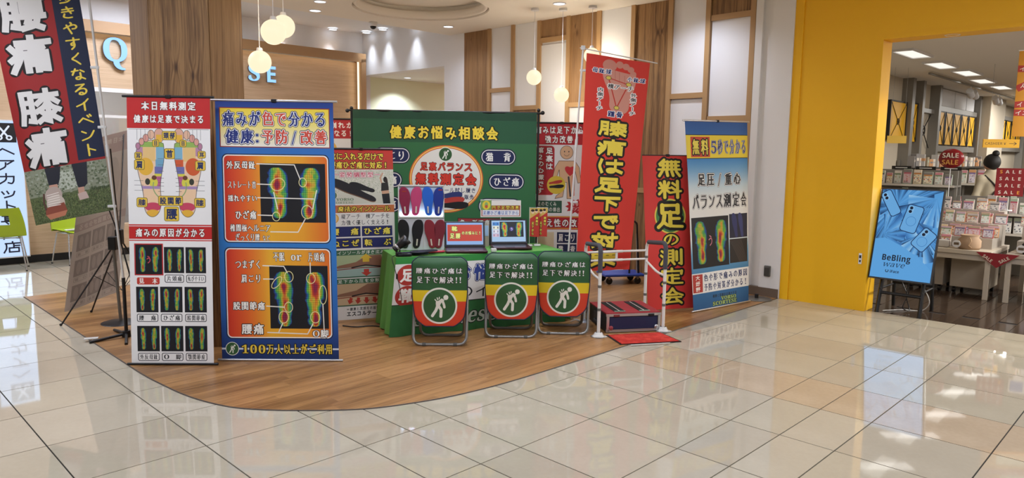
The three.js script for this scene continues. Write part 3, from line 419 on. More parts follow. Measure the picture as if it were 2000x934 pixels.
  rect(c, 0, 1572, W, 12, '#cfd4dc'); badge(c, 68, 1578, 44, '#e9e6d8'); rect(c, 120, 1540, 610, 78, 'rgba(16,44,92,0)');
  text(c, '100万人以上がご利用', 124, 1540, 600, 78, { fill: '#f0cf45', out: '#1b1712', ow: 0.2, contrast: 0.35, weight: 0.13 });
});
PRINT.insole = canvas(640, 1680, (c, W, H) => { // insole poster
  rect(c, 0, 0, W, H, '#e4e2dd'); rect(c, 0, 0, W, 198, ramp(c, 0, 0, 0, 198, [[0, '#c8322a'], [1, '#b3402e']]));
  const y1 = { fill: '#f0d64a', out: '#241008', ow: 0.17, weight: 0.13, pad: 0.02 };
  text(c, '靴に入れるだけで', 6, 36, 540, 72, y1); text(c, '腰痛ひざ痛に対応!', 6, 118, 590, 74, y1);
  rect(c, 0, 202, W, 332, '#c9c9b9'); for (let i = 0; i < 900; i++) { c.fillStyle = pick(['#b9bda6', '#d5d3c4', '#a9b095', '#dcdacd']); c.fillRect(rr(0, W), rr(202, 420), rr(4, 14), rr(4, 12)); }
  insoleShape(c, 322, 372, 66, 260, '#17171c', -1.28); insoleShape(c, 226, 404, 92, 500, '#6a4a34', -1.15); insoleShape(c, 228, 396, 88, 500, '#1c1a20', -1.15);
  line(c, [[520, 330], [506, 280], [530, 236]], '#c69a7c', 15); oval(c, 556, 296, 20, 28, '#1c1613'); line(c, [[566, 300], [576, 380]], '#2b1c15', 26); poly(c, [[516, 330], [582, 322], [590, 400], [512, 410]], '#23201f'); poly(c, [[514, 408], [590, 400], [592, 432], [520, 440]], '#c69a7c'); poly(c, [[518, 438], [594, 432], [602, 532], [530, 532]], '#1d1e22');
  text(c, 'ー姿勢調整型ー', 30, 218, 480, 60, { fill: '#c3566a', out: '#f7f2ec', ow: 0.14, out2: '#5a1c22', ow2: 0.22, contrast: 0.3, weight: 0.12 });
  badge(c, 40, 448, 42, '#e9e6d8', '#5c7455'); latin(c, 'VORSO', 70, 488, 34, '#4b6a48', { family: 'serif', width: 170 }); latin(c, 'SCORTESE', 10, 518, 28, '#7d8f76', { family: 'serif', width: 230 });
  rect(c, 60, 544, W - 60, 74, '#c2703e'); insoleShape(c, 44, 590, 36, 110, '#b3353a', 0.2); insoleShape(c, 14, 586, 34, 100, '#27305e', -0.1);
  text(c, '魔法のインソール', 80, 550, 520, 62, { ...y1, contrast: 0.2 });
  oval(c, 46, 672, 46, 46, '#d9a43a'); oval(c, 46, 672, 34, 40, '#e8c88c');
  text(c, '縦アーチ・横アーチを', 112, 626, 480, 56, { fill: '#26262a', weight: 0.08 }); text(c, '力強く優しく支える!', 112, 686, 480, 56, { fill: '#26262a', weight: 0.08 });
  const nb = (s, x, y, w) => { rect(c, x, y, w, 100, '#1f2764'); text(c, s, x + 10, y + 8, w - 20, 84, { fill: '#f0dd58', out: '#10122c', ow: 0.12, contrast: 0.2, weight: 0.13 }); };
  nb('腰 痛', 0, 752, 300); nb('ひざ痛', 314, 752, 300); nb('ねこぜ', 0, 866, 304); nb('転 ぶ', 318, 866, 300);
  const footPanel = (y, head, a, b) => { rect(c, 30, y, 550, 272, a); rect(c, 30, y + 170, 550, 100, b); rect(c, 30, y, 550, 50, '#3f6a4a'); text(c, head, 70, y + 3, 460, 44, { fill: '#eef0ea', contrast: 0.2, weight: 0.1 }); poly(c, [[60, y + 160], [90, y + 148], [250, y + 120], [360, y + 58], [496, y + 54], [510, y + 110], [530, y + 150], [500, y + 172], [400, y + 158], [230, y + 172], [70, y + 178]], '#8f6650'); line(c, [[44, y + 192], [300, y + 178], [560, y + 180]], '#8a3a2e', 8); line(c, [[210, y + 174], [340, y + 154], [490, y + 172]], '#1d1a1a', 12); rect(c, 30, y + 262, 550, 12, '#3a6349'); };
  footPanel(986, 'インソールが浮き沈み', '#a9b98f', '#9db8b0'); poly(c, [[316, 1108], [380, 1108], [380, 1072], [408, 1072], [348, 1026], [288, 1072], [316, 1072]], '#dcb93a'); poly(c, [[326, 1180], [376, 1180], [376, 1212], [404, 1212], [350, 1250], [298, 1212], [326, 1212]], '#c03c30');
  footPanel(1270, '足下から圧を分散!', '#c3a884', '#c9b08c'); [[200, 1.9], [270, 1.75], [345, 1.57], [420, 1.4], [500, 1.2]].forEach(([x, t]) => { const p = (d, r) => [x + Math.cos(t + d) * r, 1462 + Math.sin(t + d) * r * 1.0]; poly(c, [p(-1.57, 14), p(-0.5, 34), p(-0.9, 42), p(0, 66), p(0.9, 42), p(0.5, 34), p(1.57, 14)], '#b53a2c'); });
  text(c, '=健康と笑顔をお届け=', 150, 1556, 350, 38, { fill: '#3c3c3c', weight: 0.1 }); text(c, 'エスコルテーゼ', 150, 1596, 340, 54, { fill: '#2d2d2d', weight: 0.15 });
});
PRINT.posture = canvas(500, 1580, (c, W, H) => {
  rect(c, 0, 0, W, H, '#e9e7e3'); rect(c, 0, 0, W, 170, '#b8272a'); text(c, '姿勢崩れが', 90, 20, 400, 66, { ...WH, weight: 0.12 }); text(c, '痛みになる!', 90, 92, 400, 66, { ...WH, weight: 0.12 }); oval(c, 260, 260, 60, 60, '#e5b64a'); rect(c, 60, 380, 380, 700, '#c8d0d6');
});
PRINT.backdrop = canvas(1800, 1900, (c, W, H) => {
  rect(c, 0, 0, W, H, '#2f6a3e'); rect(c, 0, 0, W, 300, '#26583a'); rect(c, 0, 0, W, 80, '#1d4630');
  text(c, '健康お悩み相談会', 350, 130, 1080, 150, { fill: '#f0d545', out: '#1c2413', ow: 0.17, weight: 0.13 });
  const pill = (s, x, y, w) => { rrect(c, x, y, w, 160, 80); c.fillStyle = '#141737'; c.fill(); rrect(c, x + 10, y + 10, w - 20, 140, 70); c.fillStyle = '#ecebe6'; c.fill(); rrect(c, x + 18, y + 18, w - 36, 124, 62); c.fillStyle = '#1c2450'; c.fill(); text(c, s, x + 44, y + 28, w - 88, 104, { fill: '#f4f2ea', contrast: 0.3, weight: 0.12 }); };
  pill('肩こり', 200, 352, 360); pill('頭痛', 190, 590, 290); pill('腰痛', 180, 830, 290);
  pill('猫 背', 1250, 352, 350); pill('ひざ痛', 1330, 592, 356); pill('外反母趾', 1230, 836, 430);
  c.save(); c.translate(0, -34);
  oval(c, 912, 690, 366, 330, '#d9602a'); oval(c, 912, 690, 356, 320, '#f0cf6a'); oval(c, 912, 690, 346, 310, '#d9602a'); oval(c, 912, 690, 338, 302, '#e5e2da');
  badge(c, 906, 448, 70, '#e6e4da'); text(c, '足裏バランス', 650, 520, 524, 96, { fill: '#cf3a28', out: '#3a1610', ow: 0.1, weight: 0.12 }); text(c, '無料測定会', 600, 622, 620, 136, { fill: '#d23726', out: '#3a1610', ow: 0.09, weight: 0.14 });
  text(c, 'インソール試し履き', 730, 768, 480, 58, { fill: '#20264e', weight: 0.09 }); text(c, '&販売', 1040, 834, 150, 56, { fill: '#20264e', weight: 0.1 });
  insoleShape(c, 950, 850, 66, 250, '#28346c', 1.45); insoleShape(c, 960, 898, 70, 270, '#b63a30', 1.5); insoleShape(c, 990, 946, 76, 290, '#141416', 1.54);
  c.restore();
  rect(c, 1030, 1038, 640, 80, '#a8373a'); c.strokeStyle = '#22180f'; c.lineWidth = 5; c.strokeRect(1030, 1038, 640, 80); text(c, '色・形で痛みが分かる', 1046, 1046, 610, 64, { fill: '#f2f0e8', out: '#30100e', ow: 0.12, weight: 0.12 });
  pressureMap(c, 1120, 1140, 560, 330, 71, HOT[0], HOT[2], { grid: 20, cell: 7 });
});
PRINT.heart = canvas(560, 1720, (c, W, H) => { // second heart poster
  rect(c, 0, 0, W, H, '#e8e6e2'); rect(c, 0, 0, W, 204, '#b4222a'); const wt = { fill: '#f6f3ee', out: '#3c0f10', ow: 0.1, weight: 0.13 };
  text(c, '痛みは足下から', 34, 24, 456, 84, wt); text(c, '強力改善!', 120, 112, 340, 84, wt);
  rrect(c, 34, 216, 182, 466, 34); c.fillStyle = '#b4222a'; c.fill(); text(c, '足裏は', 128, 226, 80, 220, { ...wt, vertical: true }); text(c, '第2の心臓です', 44, 226, 80, 446, { ...wt, vertical: true });
  oval(c, 330, 276, 60, 62, '#dcb48c'); c.strokeStyle = '#4a3a30'; c.lineWidth = 4; c.stroke(); poly(c, [[260, 356], [410, 356], [452, 420], [470, 560], [440, 566], [410, 440], [408, 640], [384, 716], [340, 716], [336, 560], [320, 560], [300, 700], [226, 716], [236, 690], [276, 660], [262, 440], [220, 570], [190, 560], [222, 420]], '#dcb48c');
  c.strokeStyle = '#4a3a30'; c.lineWidth = 4; c.stroke(); c.lineWidth = 3; c.beginPath(); c.arc(330, 286, 24, 0.3, 2.8); c.stroke(); oval(c, 310, 268, 5, 7, '#333'); oval(c, 350, 268, 5, 7, '#333');
  c.fillStyle = '#c62f36'; c.beginPath(); c.moveTo(366, 500); c.bezierCurveTo(290, 440, 310, 386, 366, 416); c.bezierCurveTo(420, 386, 446, 440, 366, 500); c.fill(); line(c, [[352, 510], [372, 690]], '#3b3b40', 16); line(c, [[392, 500], [400, 680]], '#d8846c', 22);
  oval(c, 236, 586, 88, 86, '#dcc03c'); insoleShape(c, 230, 560, 34, 130, '#b63a30', 1.4); insoleShape(c, 240, 600, 36, 140, '#151517', 1.5);
  rect(c, 42, 736, 250, 118, '#2f5a45'); text(c, '足のむくみ', 54, 742, 190, 50, { ...WH, weight: 0.1 }); text(c, '老廃物の排出', 54, 796, 226, 50, { ...WH, weight: 0.1 });
  const star = []; for (let i = 0; i < 20; i++) { const r = i % 2 ? 66 : 96, t = i / 20 * Math.PI * 2; star.push([420 + Math.cos(t) * r, 790 + Math.sin(t) * r * 0.8]); } poly(c, star, '#b4262c'); text(c, '折り', 376, 748, 80, 40, { ...WH, weight: 0.12 }); text(c, 'ポンプ', 376, 792, 92, 40, { ...WH, weight: 0.12 });
  rect(c, 0, 884, W, 130, '#b4222a'); rect(c, 0, 888, W, 6, '#e7c64c'); rect(c, 0, 1000, W, 6, '#e7c64c'); text(c, '冷え性の改善', 60, 904, 460, 92, wt);
  ['肩こり', '猫 背', '腰 痛', 'ひざ痛'].forEach((s, i) => { rect(c, 250, 1040 + i * 116, 190, 104, '#1b2348'); text(c, s, 258, 1048 + i * 116, 174, 88, { ...WH, weight: 0.12 }); });
  insoleShape(c, 500, 1200, 40, 320, '#17171a', 0.1); rect(c, 60, 1040, 160, 460, '#d8c9a4');
});
PRINT.knee = canvas(560, 1800, (c, W, H) => { // tall red flag
  rect(c, 0, 0, W, H, '#cf3527');
  c.save(); c.scale(1, 0.64);
  c.save(); c.globalAlpha = 1; const skin = '#c98674'; oval(c, 210, 110, 64, 74, skin); [[300, 84, 34, 46], [356, 96, 32, 42], [400, 126, 30, 38], [424, 176, 28, 34]].forEach(([x, y, a, b]) => oval(c, x, y, a, b, skin));
  c.beginPath(); c.moveTo(152, 150); c.bezierCurveTo(130, 330, 240, 400, 226, 600); c.bezierCurveTo(230, 760, 420, 760, 410, 600); c.bezierCurveTo(420, 460, 470, 330, 450, 190); c.closePath(); c.fillStyle = '#cc8d7b'; c.fill(); c.strokeStyle = '#b5604f'; c.lineWidth = 3; for (const [a, b] of [[260, 150], [300, 180], [350, 210], [390, 220]]) { c.beginPath(); c.moveTo(a, b); c.lineTo(a + 6, b + 130); c.stroke(); } c.restore();
  line(c, [[205, 270], [392, 320]], '#b9301f', 10); line(c, [[205, 270], [296, 640]], '#b9301f', 10); line(c, [[392, 320], [296, 640]], '#b9301f', 10);
  for (const [x, y] of [[205, 270], [392, 320], [296, 640]]) { oval(c, x, y, 26, 26, '#2a2418'); oval(c, x, y, 22, 22, '#d8bf52'); }
  const nv = { fill: '#1b2a66', out: '#f4f0ea', ow: 0.2, weight: 0.12 }, bk = { fill: '#2a2424', out: '#f4f0ea', ow: 0.24, weight: 0.1 };
  text(c, '母趾球', 54, 156, 176, 74, nv); text(c, '小趾球', 372, 212, 166, 72, nv); text(c, '横アーチ', 200, 334, 240, 76, bk); text(c, '内側アーチ', 110, 400, 62, 300, { ...bk, vertical: true }); text(c, '外側アーチ', 414, 420, 62, 300, { ...bk, vertical: true }); text(c, '踵骨', 216, 680, 150, 90, nv); c.restore();
  text(c, '膝痛は足下で対策', 118, 505, 320, 1270, { vertical: true, fill: '#e9d24a', out: '#17130e', ow: 0.24, weight: 0.18, pad: 0.06 });
});
PRINT.free = canvas(560, 1640, (c, W, H) => {
  rect(c, 0, 0, W, H, '#d93a35'); oval(c, 290, 640, 176, 186, '#e7d257'); oval(c, 290, 640, 160, 170, '#47844c');
  const y = { vertical: true, fill: '#efd94e', out: '#17120d', ow: 0.19, weight: 0.16, contrast: 0.35, pad: 0.03 };
  text(c, '無料', 140, 20, 310, 448, y); text(c, '足', 110, 476, 360, 320, { ...y, weight: 0.15 }); text(c, 'の', 190, 806, 210, 160, y); text(c, '測定会', 140, 972, 310, 630, y);
});
PRINT.balance = canvas(860, 1740, (c, W, H) => {
  rect(c, 0, 0, W, H, ramp(c, 0, 0, 0, H, [[0, '#1f559c'], [0.12, '#2a6ab0'], [0.2, '#3d86c4'], [0.34, '#bfd2dc'], [0.42, '#e6e4de'], [0.62, '#e2e2de'], [0.7, '#6fa3c2'], [0.86, '#2e6d9f'], [1, '#20588a']]));
  rect(c, 0, 124, W, 220, '#1a1c2a'); rect(c, 0, 130, W, 208, '#ecd23c'); rect(c, 60, 144, 260, 184, '#c9422c');
  text(c, '無料', 72, 152, 240, 168, { fill: '#f0dd58', out: '#24140c', ow: 0.2, contrast: 0.4, weight: 0.13 }); text(c, '5秒で分かる', 332, 156, 506, 160, { fill: '#2a3474', out: '#f4efe0', ow: 0.08, out2: '#1a1c34', ow2: 0.14, contrast: 0.4, weight: 0.13 });
  const bk = { fill: '#232327', out: '#f4f2ee', ow: 0.1, out2: '#3a3a3e', ow2: 0.15, contrast: 0.3, weight: 0.15 };
  text(c, '足圧', 130, 466, 250, 140, bk); text(c, '/', 390, 466, 110, 140, bk); text(c, '重心', 510, 466, 240, 140, bk); text(c, 'バランス測定会', 40, 656, 800, 160, bk);
  pressureMap(c, 20, 880, 540, 470, 91, [[0.2, 0.5, 0.3, 0.4], [0.2, 0.8, 0.3, 0.5]], [[0.2, 0.4, 0.35, 0.45], [0.2, 0.8, 0.3, 0.5]], { grid: 15, cell: 5, l: 0.06, r: 0.64, fw: 0.32 }); text(c, 'う', 240, 1040, 90, 120, { fill: '#d07a8c', weight: 0.12 });
  rect(c, 572, 870, 270, 230, '#1b1d33'); insoleShape(c, 650, 980, 70, 240, '#2b3060', -0.2); insoleShape(c, 740, 980, 70, 240, '#343a6c', -0.2); rect(c, 572, 1110, 270, 230, '#221d1c'); for (let i = 0; i < 9; i++) line(c, [[580 + i * 20, 1120], [720 + i * 14, 1330]], '#4c403a', 5);
  rect(c, 0, 1395, W, 190, '#e8e6e2'); rect(c, 8, 1406, 136, 168, '#b2362c'); text(c, '大好評', 42, 1410, 70, 160, { ...WH, vertical: true, weight: 0.12 });
  const b2 = { fill: '#24305e', contrast: 0.45, weight: 0.13 }; text(c, '色や形で痛みの原因', 156, 1404, 690, 84, b2); text(c, '予防や対策が分かる!', 156, 1492, 690, 84, b2);
  text(c, '健康と笑顔をお届けする', 290, 1612, 380, 36, { fill: '#10202c', weight: 0.1 }); latin(c, 'VORSO', 420, 1662, 46, '#b9cf7a', { family: 'serif', width: 240, out: '#14331e', ow: 8 }); latin(c, 'SCORTESE', 290, 1704, 50, '#b9cf7a', { family: 'serif', width: 380, out: '#14331e', ow: 8 });
});
PRINT.walking = canvas(640, 1860, (c, W, H) => { // leaning flag at the left, its backlit dimness put into the print colours
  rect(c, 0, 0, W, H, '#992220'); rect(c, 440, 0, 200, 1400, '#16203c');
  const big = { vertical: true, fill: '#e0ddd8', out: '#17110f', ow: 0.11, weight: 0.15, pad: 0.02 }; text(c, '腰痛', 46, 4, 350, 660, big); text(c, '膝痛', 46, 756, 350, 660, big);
  text(c, '歩きやすくなるイベント', 470, 10, 140, 1380, { vertical: true, fill: '#ecd04a', contrast: 0.25, weight: 0.12 });
  rect(c, 0, 1420, W, 440, '#5c6744'); rect(c, 0, 1420, W, 220, '#8a9079'); oval(c, 330, 1540, 120, 80, '#b9bfae');
  for (let i = 0; i < 2600; i++) { c.fillStyle = pick(['#46572e', '#606f40', '#717c4c', '#384626', '#4f5434']); c.fillRect(rr(0, W), rr(1650, 1860), rr(3, 10), rr(4, 14)); }
  for (let i = 0; i < 500; i++) { c.fillStyle = pick(['#6f7a5e', '#8d937f', '#59644a', '#a2a795']); c.fillRect(rr(0, W), rr(1420, 1640), rr(6, 22), rr(6, 18)); }
  poly(c, [[170, 1420], [290, 1420], [270, 1520], [250, 1570], [180, 1570]], '#22242e'); poly(c, [[380, 1420], [500, 1420], [480, 1600], [420, 1650], [400, 1600]], '#22242e'); rect(c, 180, 1560, 64, 60, '#c79a84'); rect(c, 400, 1620, 50, 60, '#c79a84'); poly(c, [[390, 1670], [460, 1660], [476, 1720], [400, 1726]], '#c9b0a6');
  oval(c, 200, 1650, 66, 74, '#b9a79c', 0.3); oval(c, 206, 1716, 72, 74, '#cdbfb2', 0.2); poly(c, [[120, 1740], [270, 1716], [286, 1790], [250, 1822], [150, 1828], [112, 1796]], '#8f4a38'); poly(c, [[112, 1796], [286, 1784], [262, 1826], [140, 1838]], '#c27a5c'); for (let i = 0; i < 6; i++) line(c, [[150, 1640 + i * 18], [240, 1630 + i * 20]], '#efe6dc', 6); line(c, [[128, 1626], [116, 1690], [122, 1750]], '#5a3c34', 14);
  latin(c, 'Scortese', 500, 1650, 34, '#26361e', { family: 'serif' });
});
PRINT.ghost = canvas(500, 1660, (c, W, H) => { // the back of a thin banner: its front print shows through weakly
  rect(c, 0, 0, W, H, '#b5b0ab'); rect(c, 0, 0, W, 190, '#a89a97'); rect(c, 0, 798, W, 78, '#a59b98');
  c.save(); c.translate(W, 0); c.scale(-1, 1); text(c, '痛みの原因が分かる', 36, 806, 428, 62, { fill: '#bdb7b2', weight: 0.13 }); text(c, '本日無料測定', 82, 40, 336, 62, { fill: '#bdb7b2', weight: 0.13 });
  for (let r = 0; r < 3; r++) for (let k = 0; k < 3; k++) { const x = 36 + k * 148, y = 912 + r * 252; rect(c, x, y, 132, 164, '#8d8885'); oval(c, x + 40, y + 82, 20, 62, '#9d9793'); oval(c, x + 94, y + 82, 20, 62, '#9d9793'); rrect(c, x + 8, y + 176, 116, 44, 8); c.strokeStyle = '#96918d'; c.lineWidth = 4; c.stroke(); text(c, ['見 本', '片頭痛', '腰 痛', 'ひざ痛', '股関節', 'O 脚'][(r * 3 + k) % 6], x + 14, y + 180, 104, 36, { fill: '#96918d', weight: 0.1 }); }
  oval(c, 160, 480, 70, 240, '#aaa5a0'); oval(c, 340, 480, 70, 240, '#aaa5a0'); c.restore();
});
PRINT.chair = canvas(640, 780, (c, W, H) => {
  rect(c, 0, 0, W, H, '#2c5a31'); rect(c, 0, 370, W, 130, '#e0c11d'); rect(c, 0, 496, W, 300, '#d23f22');
  const w = { fill: '#f0eeea', out: '#152015', ow: 0.14, contrast: 0.4, weight: 0.12 }; text(c, '腰痛ひざ痛は', 40, 110, 550, 78, w); text(c, '足下で解決', 46, 206, 440, 92, w); text(c, '!!', 490, 206, 90, 92, w);
  badge(c, 318, 545, 206, '#e6e2d4', '#2f5a30');
});
PRINT.tableFront = canvas(1500, 700, (c, W, H) => {
  rect(c, 0, 0, W, H, '#2f8a3a'); rect(c, 0, 424, W, 276, '#2a6a35'); rect(c, 0, 60, W, 364, '#e6e4e0'); rect(c, 0, 418, W, 8, '#181a18');
  oval(c, 110, 160, 92, 92, '#b3342a'); oval(c, 110, 346, 92, 92, '#b3342a'); rect(c, 0, 424, 220, 30, '#2a6a35'); text(c, '足', 36, 90, 148, 142, { ...WH, weight: 0.13 }); text(c, '靴', 36, 268, 148, 146, { ...WH, weight: 0.12 });
  text(c, 'のお悩みに', 300, 80, 900, 180, { fill: '#2a3f88', out: '#f4f2ee', ow: 0.06, out2: '#1b2550', ow2: 0.12, weight: 0.13 }); text(c, 'ひざのインソール', 230, 270, 1200, 140, { fill: '#1d1f22', weight: 0.1, contrast: 0.3 });
  latin(c, 'Scortese', 180, 560, 190, '#b9c4b2', { family: 'serif', style: 'italic bold', width: 700, out: '#141a14', ow: 16 }); latin(c, 'VORSO', 960, 520, 80, '#3e7a48', { family: 'serif' }); oval(c, 1320, 560, 60, 60, '#4c8a56'); oval(c, 1320, 560, 52, 52, '#2a6a35');
});
PRINT.screenShoes = canvas(640, 400, (c, W, H) => { rect(c, 0, 0, W, H, '#8fb4e8'); rect(c, 16, 36, W - 34, 300, '#c8402c'); const y = { fill: '#f1f08a', out: '#23402a', ow: 0.12, weight: 0.13 }; text(c, '靴', 80, 56, 120, 110, y); text(c, '足腰', 50, 180, 200, 120, y); text(c, 'のお悩みに!', 262, 150, 350, 76, y); });
PRINT.screenFeet = canvas(640, 400, (c, W, H) => { rect(c, 0, 0, W, H, '#a8c8ea'); ['#3c86d0', '#f0f0d4', '#e8e4f0', '#d9bccf'].forEach((f, i) => { rect(c, 20, 30 + i * 72, 120, 62, f); text(c, ['色 形', '腰 痛', '肩 首', '足 圧'][i], 26, 38 + i * 72, 108, 46, { fill: '#3a3f70', weight: 0.1 }); }); pressureMap(c, 152, 20, 450, 290, 61, [[0.1, 0.3, 0.4, 0.4], [0.2, 0.8, 0.3, 0.4]], [[0.1, 0.3, 0.4, 0.4], [0.2, 0.8, 0.3, 0.4]], { grid: 18, cell: 5, l: 0.04, r: 0.66, fw: 0.3, fh: 0.92, top: 0.04 }); oval(c, 376, 160, 40, 40, '#4a3c8c'); text(c, 'う', 350, 130, 54, 60, { fill: '#eae6f2', weight: 0.14 }); latin(c, '- - - - - -', 200, 350, 24, '#4a5c7c'); });
PRINT.card = canvas(760, 330, (c, W, H) => { rect(c, 0, 0, W, H, '#efe9e2'); rect(c, 14, 100, W - 28, 210, '#b5502e'); rect(c, 30, 190, W - 60, 110, '#eceaf0'); text(c, '足腰ひざ痛は足下から', 40, 200, 680, 90, { fill: '#4a66b0', weight: 0.1 }); text(c, '円で足型改善', 200, 96, 530, 92, { fill: '#f0d454', out: '#3c1a10', ow: 0.14, contrast: 0.3, weight: 0.12 }); rect(c, 0, 0, 200, 190, '#7aa05a'); oval(c, 104, 96, 76, 88, '#e9cf3e'); oval(c, 104, 96, 32, 60, '#8fae6a'); oval(c, 104, 122, 28, 32, '#c9583a'); });
PRINT.flag = canvas(240, 640, (c, W, H) => { rect(c, 0, 0, W, H, '#c2352a'); poly(c, [[0, 0], [W, 0], [W, 90], [0, 240]], '#d9b45a'); oval(c, 70, 80, 42, 48, '#e8c8a8'); oval(c, 160, 66, 36, 42, '#e8c8a8'); oval(c, 70, 54, 44, 28, '#2a1c14'); oval(c, 160, 44, 38, 24, '#2a1c14'); text(c, '腰痛は', 140, 190, 74, 200, { vertical: true, fill: '#f0d850', out: '#26120c', ow: 0.2, weight: 0.13 }); text(c, '足下から', 40, 300, 74, 310, { vertical: true, fill: '#f0d850', out: '#26120c', ow: 0.2, weight: 0.13 }); });
PRINT.haircut = canvas(320, 1280, (c, W, H) => { rect(c, 0, 0, W, H, '#c3dcff'); rect(c, 90, 20, 190, 180, '#12141c'); for (const s of [-1, 1]) { line(c, [[185 + s * 40, 50], [185 - s * 24, 140]], '#dfe9f8', 16); oval(c, 185 + s * 38, 156, 26, 24, '#dfe9f8'); oval(c, 185 + s * 38, 156, 12, 11, '#12141c'); } text(c, 'ヘアカット専門店', 96, 214, 176, 1040, { vertical: true, fill: '#11142a', weight: 0.105 }); });
PRINT.phones = canvas(700, 1090, (c, W, H) => { // phone-case advert
  rect(c, 0, 0, W, H, ramp(c, 0, 0, W, H, [[0, '#4f9be0'], [0.5, '#62adec'], [1, '#5aa6ea']]));
  const tonesB = ['#0f2f5c', '#1d4f90', '#8cc6f6', '#b4defc', '#2f6cb4', '#0a2244', '#123462'];
  const fold = (x, y, n, r, a0, a1) => { let t = a0; while (t < a1) { const d = (a1 - a0) / n * rr(0.5, 1.6), q = r * rr(0.75, 1.15), m = t + d / 2, f = c.createLinearGradient(x + Math.cos(t) * q, y + Math.sin(t) * q, x + Math.cos(t + d) * q, y + Math.sin(t + d) * q); f.addColorStop(0, pick(tonesB)); f.addColorStop(0.55, '#5aa4e6'); f.addColorStop(1, pick(tonesB)); c.beginPath(); c.moveTo(x, y); c.quadraticCurveTo(x + Math.cos(t + 0.06) * q * 0.5, y + Math.sin(t + 0.06) * q * 0.5, x + Math.cos(t) * q, y + Math.sin(t) * q); c.lineTo(x + Math.cos(t + d) * q, y + Math.sin(t + d) * q); c.closePath(); c.fillStyle = f; c.fill(); t += d; } };
  fold(200, 190, 13, 560, -1.3, 2.5); fold(90, 560, 9, 330, -1.7, 1.3); fold(640, 90, 8, 420, 1.2, 3.2); fold(540, 520, 9, 330, 0.1, 2.7); fold(200, 190, 7, 300, 2.5, 5);
  poly(c, [[0, 620], [120, 600], [330, 690], [520, 800], [640, 900], [700, 960], [700, 1090], [0, 1090]], '#62aeee');
  const phone = (x, y, w, h, rot, ring) => { c.save(); c.translate(x, y); c.rotate(rot); rrect(c, -w / 2, -h / 2, w, h, 34); c.fillStyle = '#6fb4ee'; c.fill(); c.strokeStyle = '#0d2c58'; c.lineWidth = 9; c.stroke(); rrect(c, -w / 2 + 16, -h / 2 + 16, 62, 92, 20); c.fillStyle = '#8cc6f4'; c.fill(); oval(c, -w / 2 + 46, -h / 2 + 40, 19, 19, '#0a1830'); oval(c, -w / 2 + 46, -h / 2 + 84, 19, 19, '#0a1830'); if (ring) { c.strokeStyle = '#3f84c8'; c.lineWidth = 5; oval(c, 0, 30, 56, 56); c.stroke(); } c.restore(); };
  phone(120, 170, 130, 330, -0.55); phone(390, 350, 190, 330, 0.22, true); phone(560, 590, 180, 260, 0.62, true);
  latin(c, 'BeBling', 110, 840, 100, '#101828', { width: 340 }); latin(c, 'wave', 130, 920, 86, '#16324e', { family: 'serif', style: 'italic', width: 260 }); c.strokeStyle = '#101828'; c.lineWidth = 8; c.beginPath(); c.arc(196, 1000, 16, -0.9, 4.0); c.stroke(); latin(c, 'iFace', 230, 1004, 46, '#101828', { width: 110 });
});
const saleCard = (w, h, rows) => canvas(w, h, (c) => { rect(c, 0, 0, w, h, '#8e1f24'); const n = rows; for (let i = 0; i < n; i++) [...'SALE'].forEach((k, j) => latin(c, k, w * (0.17 + j * 0.22), h * ((i + 0.5) / n), h / n * 0.66, ['#e8e0d4', '#e9a23c'][(i + j) % 2 ? 0 : (j + i) % 3 ? 0 : 1], { align: 'center' })); });
PRINT.sale4 = saleCard(360, 460, 4); PRINT.sale2 = saleCard(300, 260, 2);
PRINT.cashier = canvas(512, 160, (c, W, H) => { rect(c, 0, 0, W, H, '#e3a915'); latin(c, 'CASHIER ¥', 24, 82, 66, '#33230a', { style: '', width: 300 }); line(c, [[370, 80], [470, 80], [436, 52]], '#33230a', 9); line(c, [[470, 80], [436, 108]], '#33230a', 9); });
PRINT.bazaar = canvas(480, 1000, (c, W, H) => { rect(c, 0, 0, W, H, '#d89420'); oval(c, 330, 110, 90, 100, '#e9dcc0'); rrect(c, 210, 380, 240, 340, 30); c.fillStyle = '#e4d9c4'; c.fill(); rrect(c, 150, 820, 300, 150, 20); c.fillStyle = '#e4d2b0'; c.fill(); const tape = (y, r) => { c.save(); c.translate(0, y); c.rotate(r); rect(c, -20, 0, 620, 76, '#b5352c'); text(c, 'イエローバザー', 10, 6, 440, 64, { ...WH, weight: 0.1 }); c.restore(); }; tape(170, 0.02); tape(400, -0.55); tape(590, -0.12); tape(680, 0.05); });

PRINT.packs = [['#e8c9cf', '#c9687c'], ['#efe6d8', '#b48a5c'], ['#dfe6dc', '#7f9a78'], ['#f1e3c4', '#d08a4a'], ['#e3dde8', '#8a78a8'], ['#e9e9e6', '#6d7076']].map(([bg, fg], k) => canvas(128, 128, (c) => { rect(c, 0, 0, 128, 128, bg); for (let i = 0; i < 16; i++) { const x = rr(8, 120), y = rr(20, 112), r = rr(4, 13); if (k % 2) { rrect(c, x - r, y - r * 0.7, r * 2, r * 1.4, 3); c.fillStyle = pick([fg, '#f6f2ea', '#c94f4a', '#8f9aa8']); c.fill(); } else { for (let q = 0; q < 5; q++) oval(c, x + Math.cos(q * 1.26) * r * 0.6, y + Math.sin(q * 1.26) * r * 0.6, r * 0.45, r * 0.45, pick([fg, '#f3d7d0'])); oval(c, x, y, r * 0.3, r * 0.3, '#e8c25a'); } } rect(c, 0, 0, 128, 18, fg); for (let i = 0; i < 3; i++) rect(c, 12, 118 - i * 7, rr(30, 90), 3, '#55504c'); }));
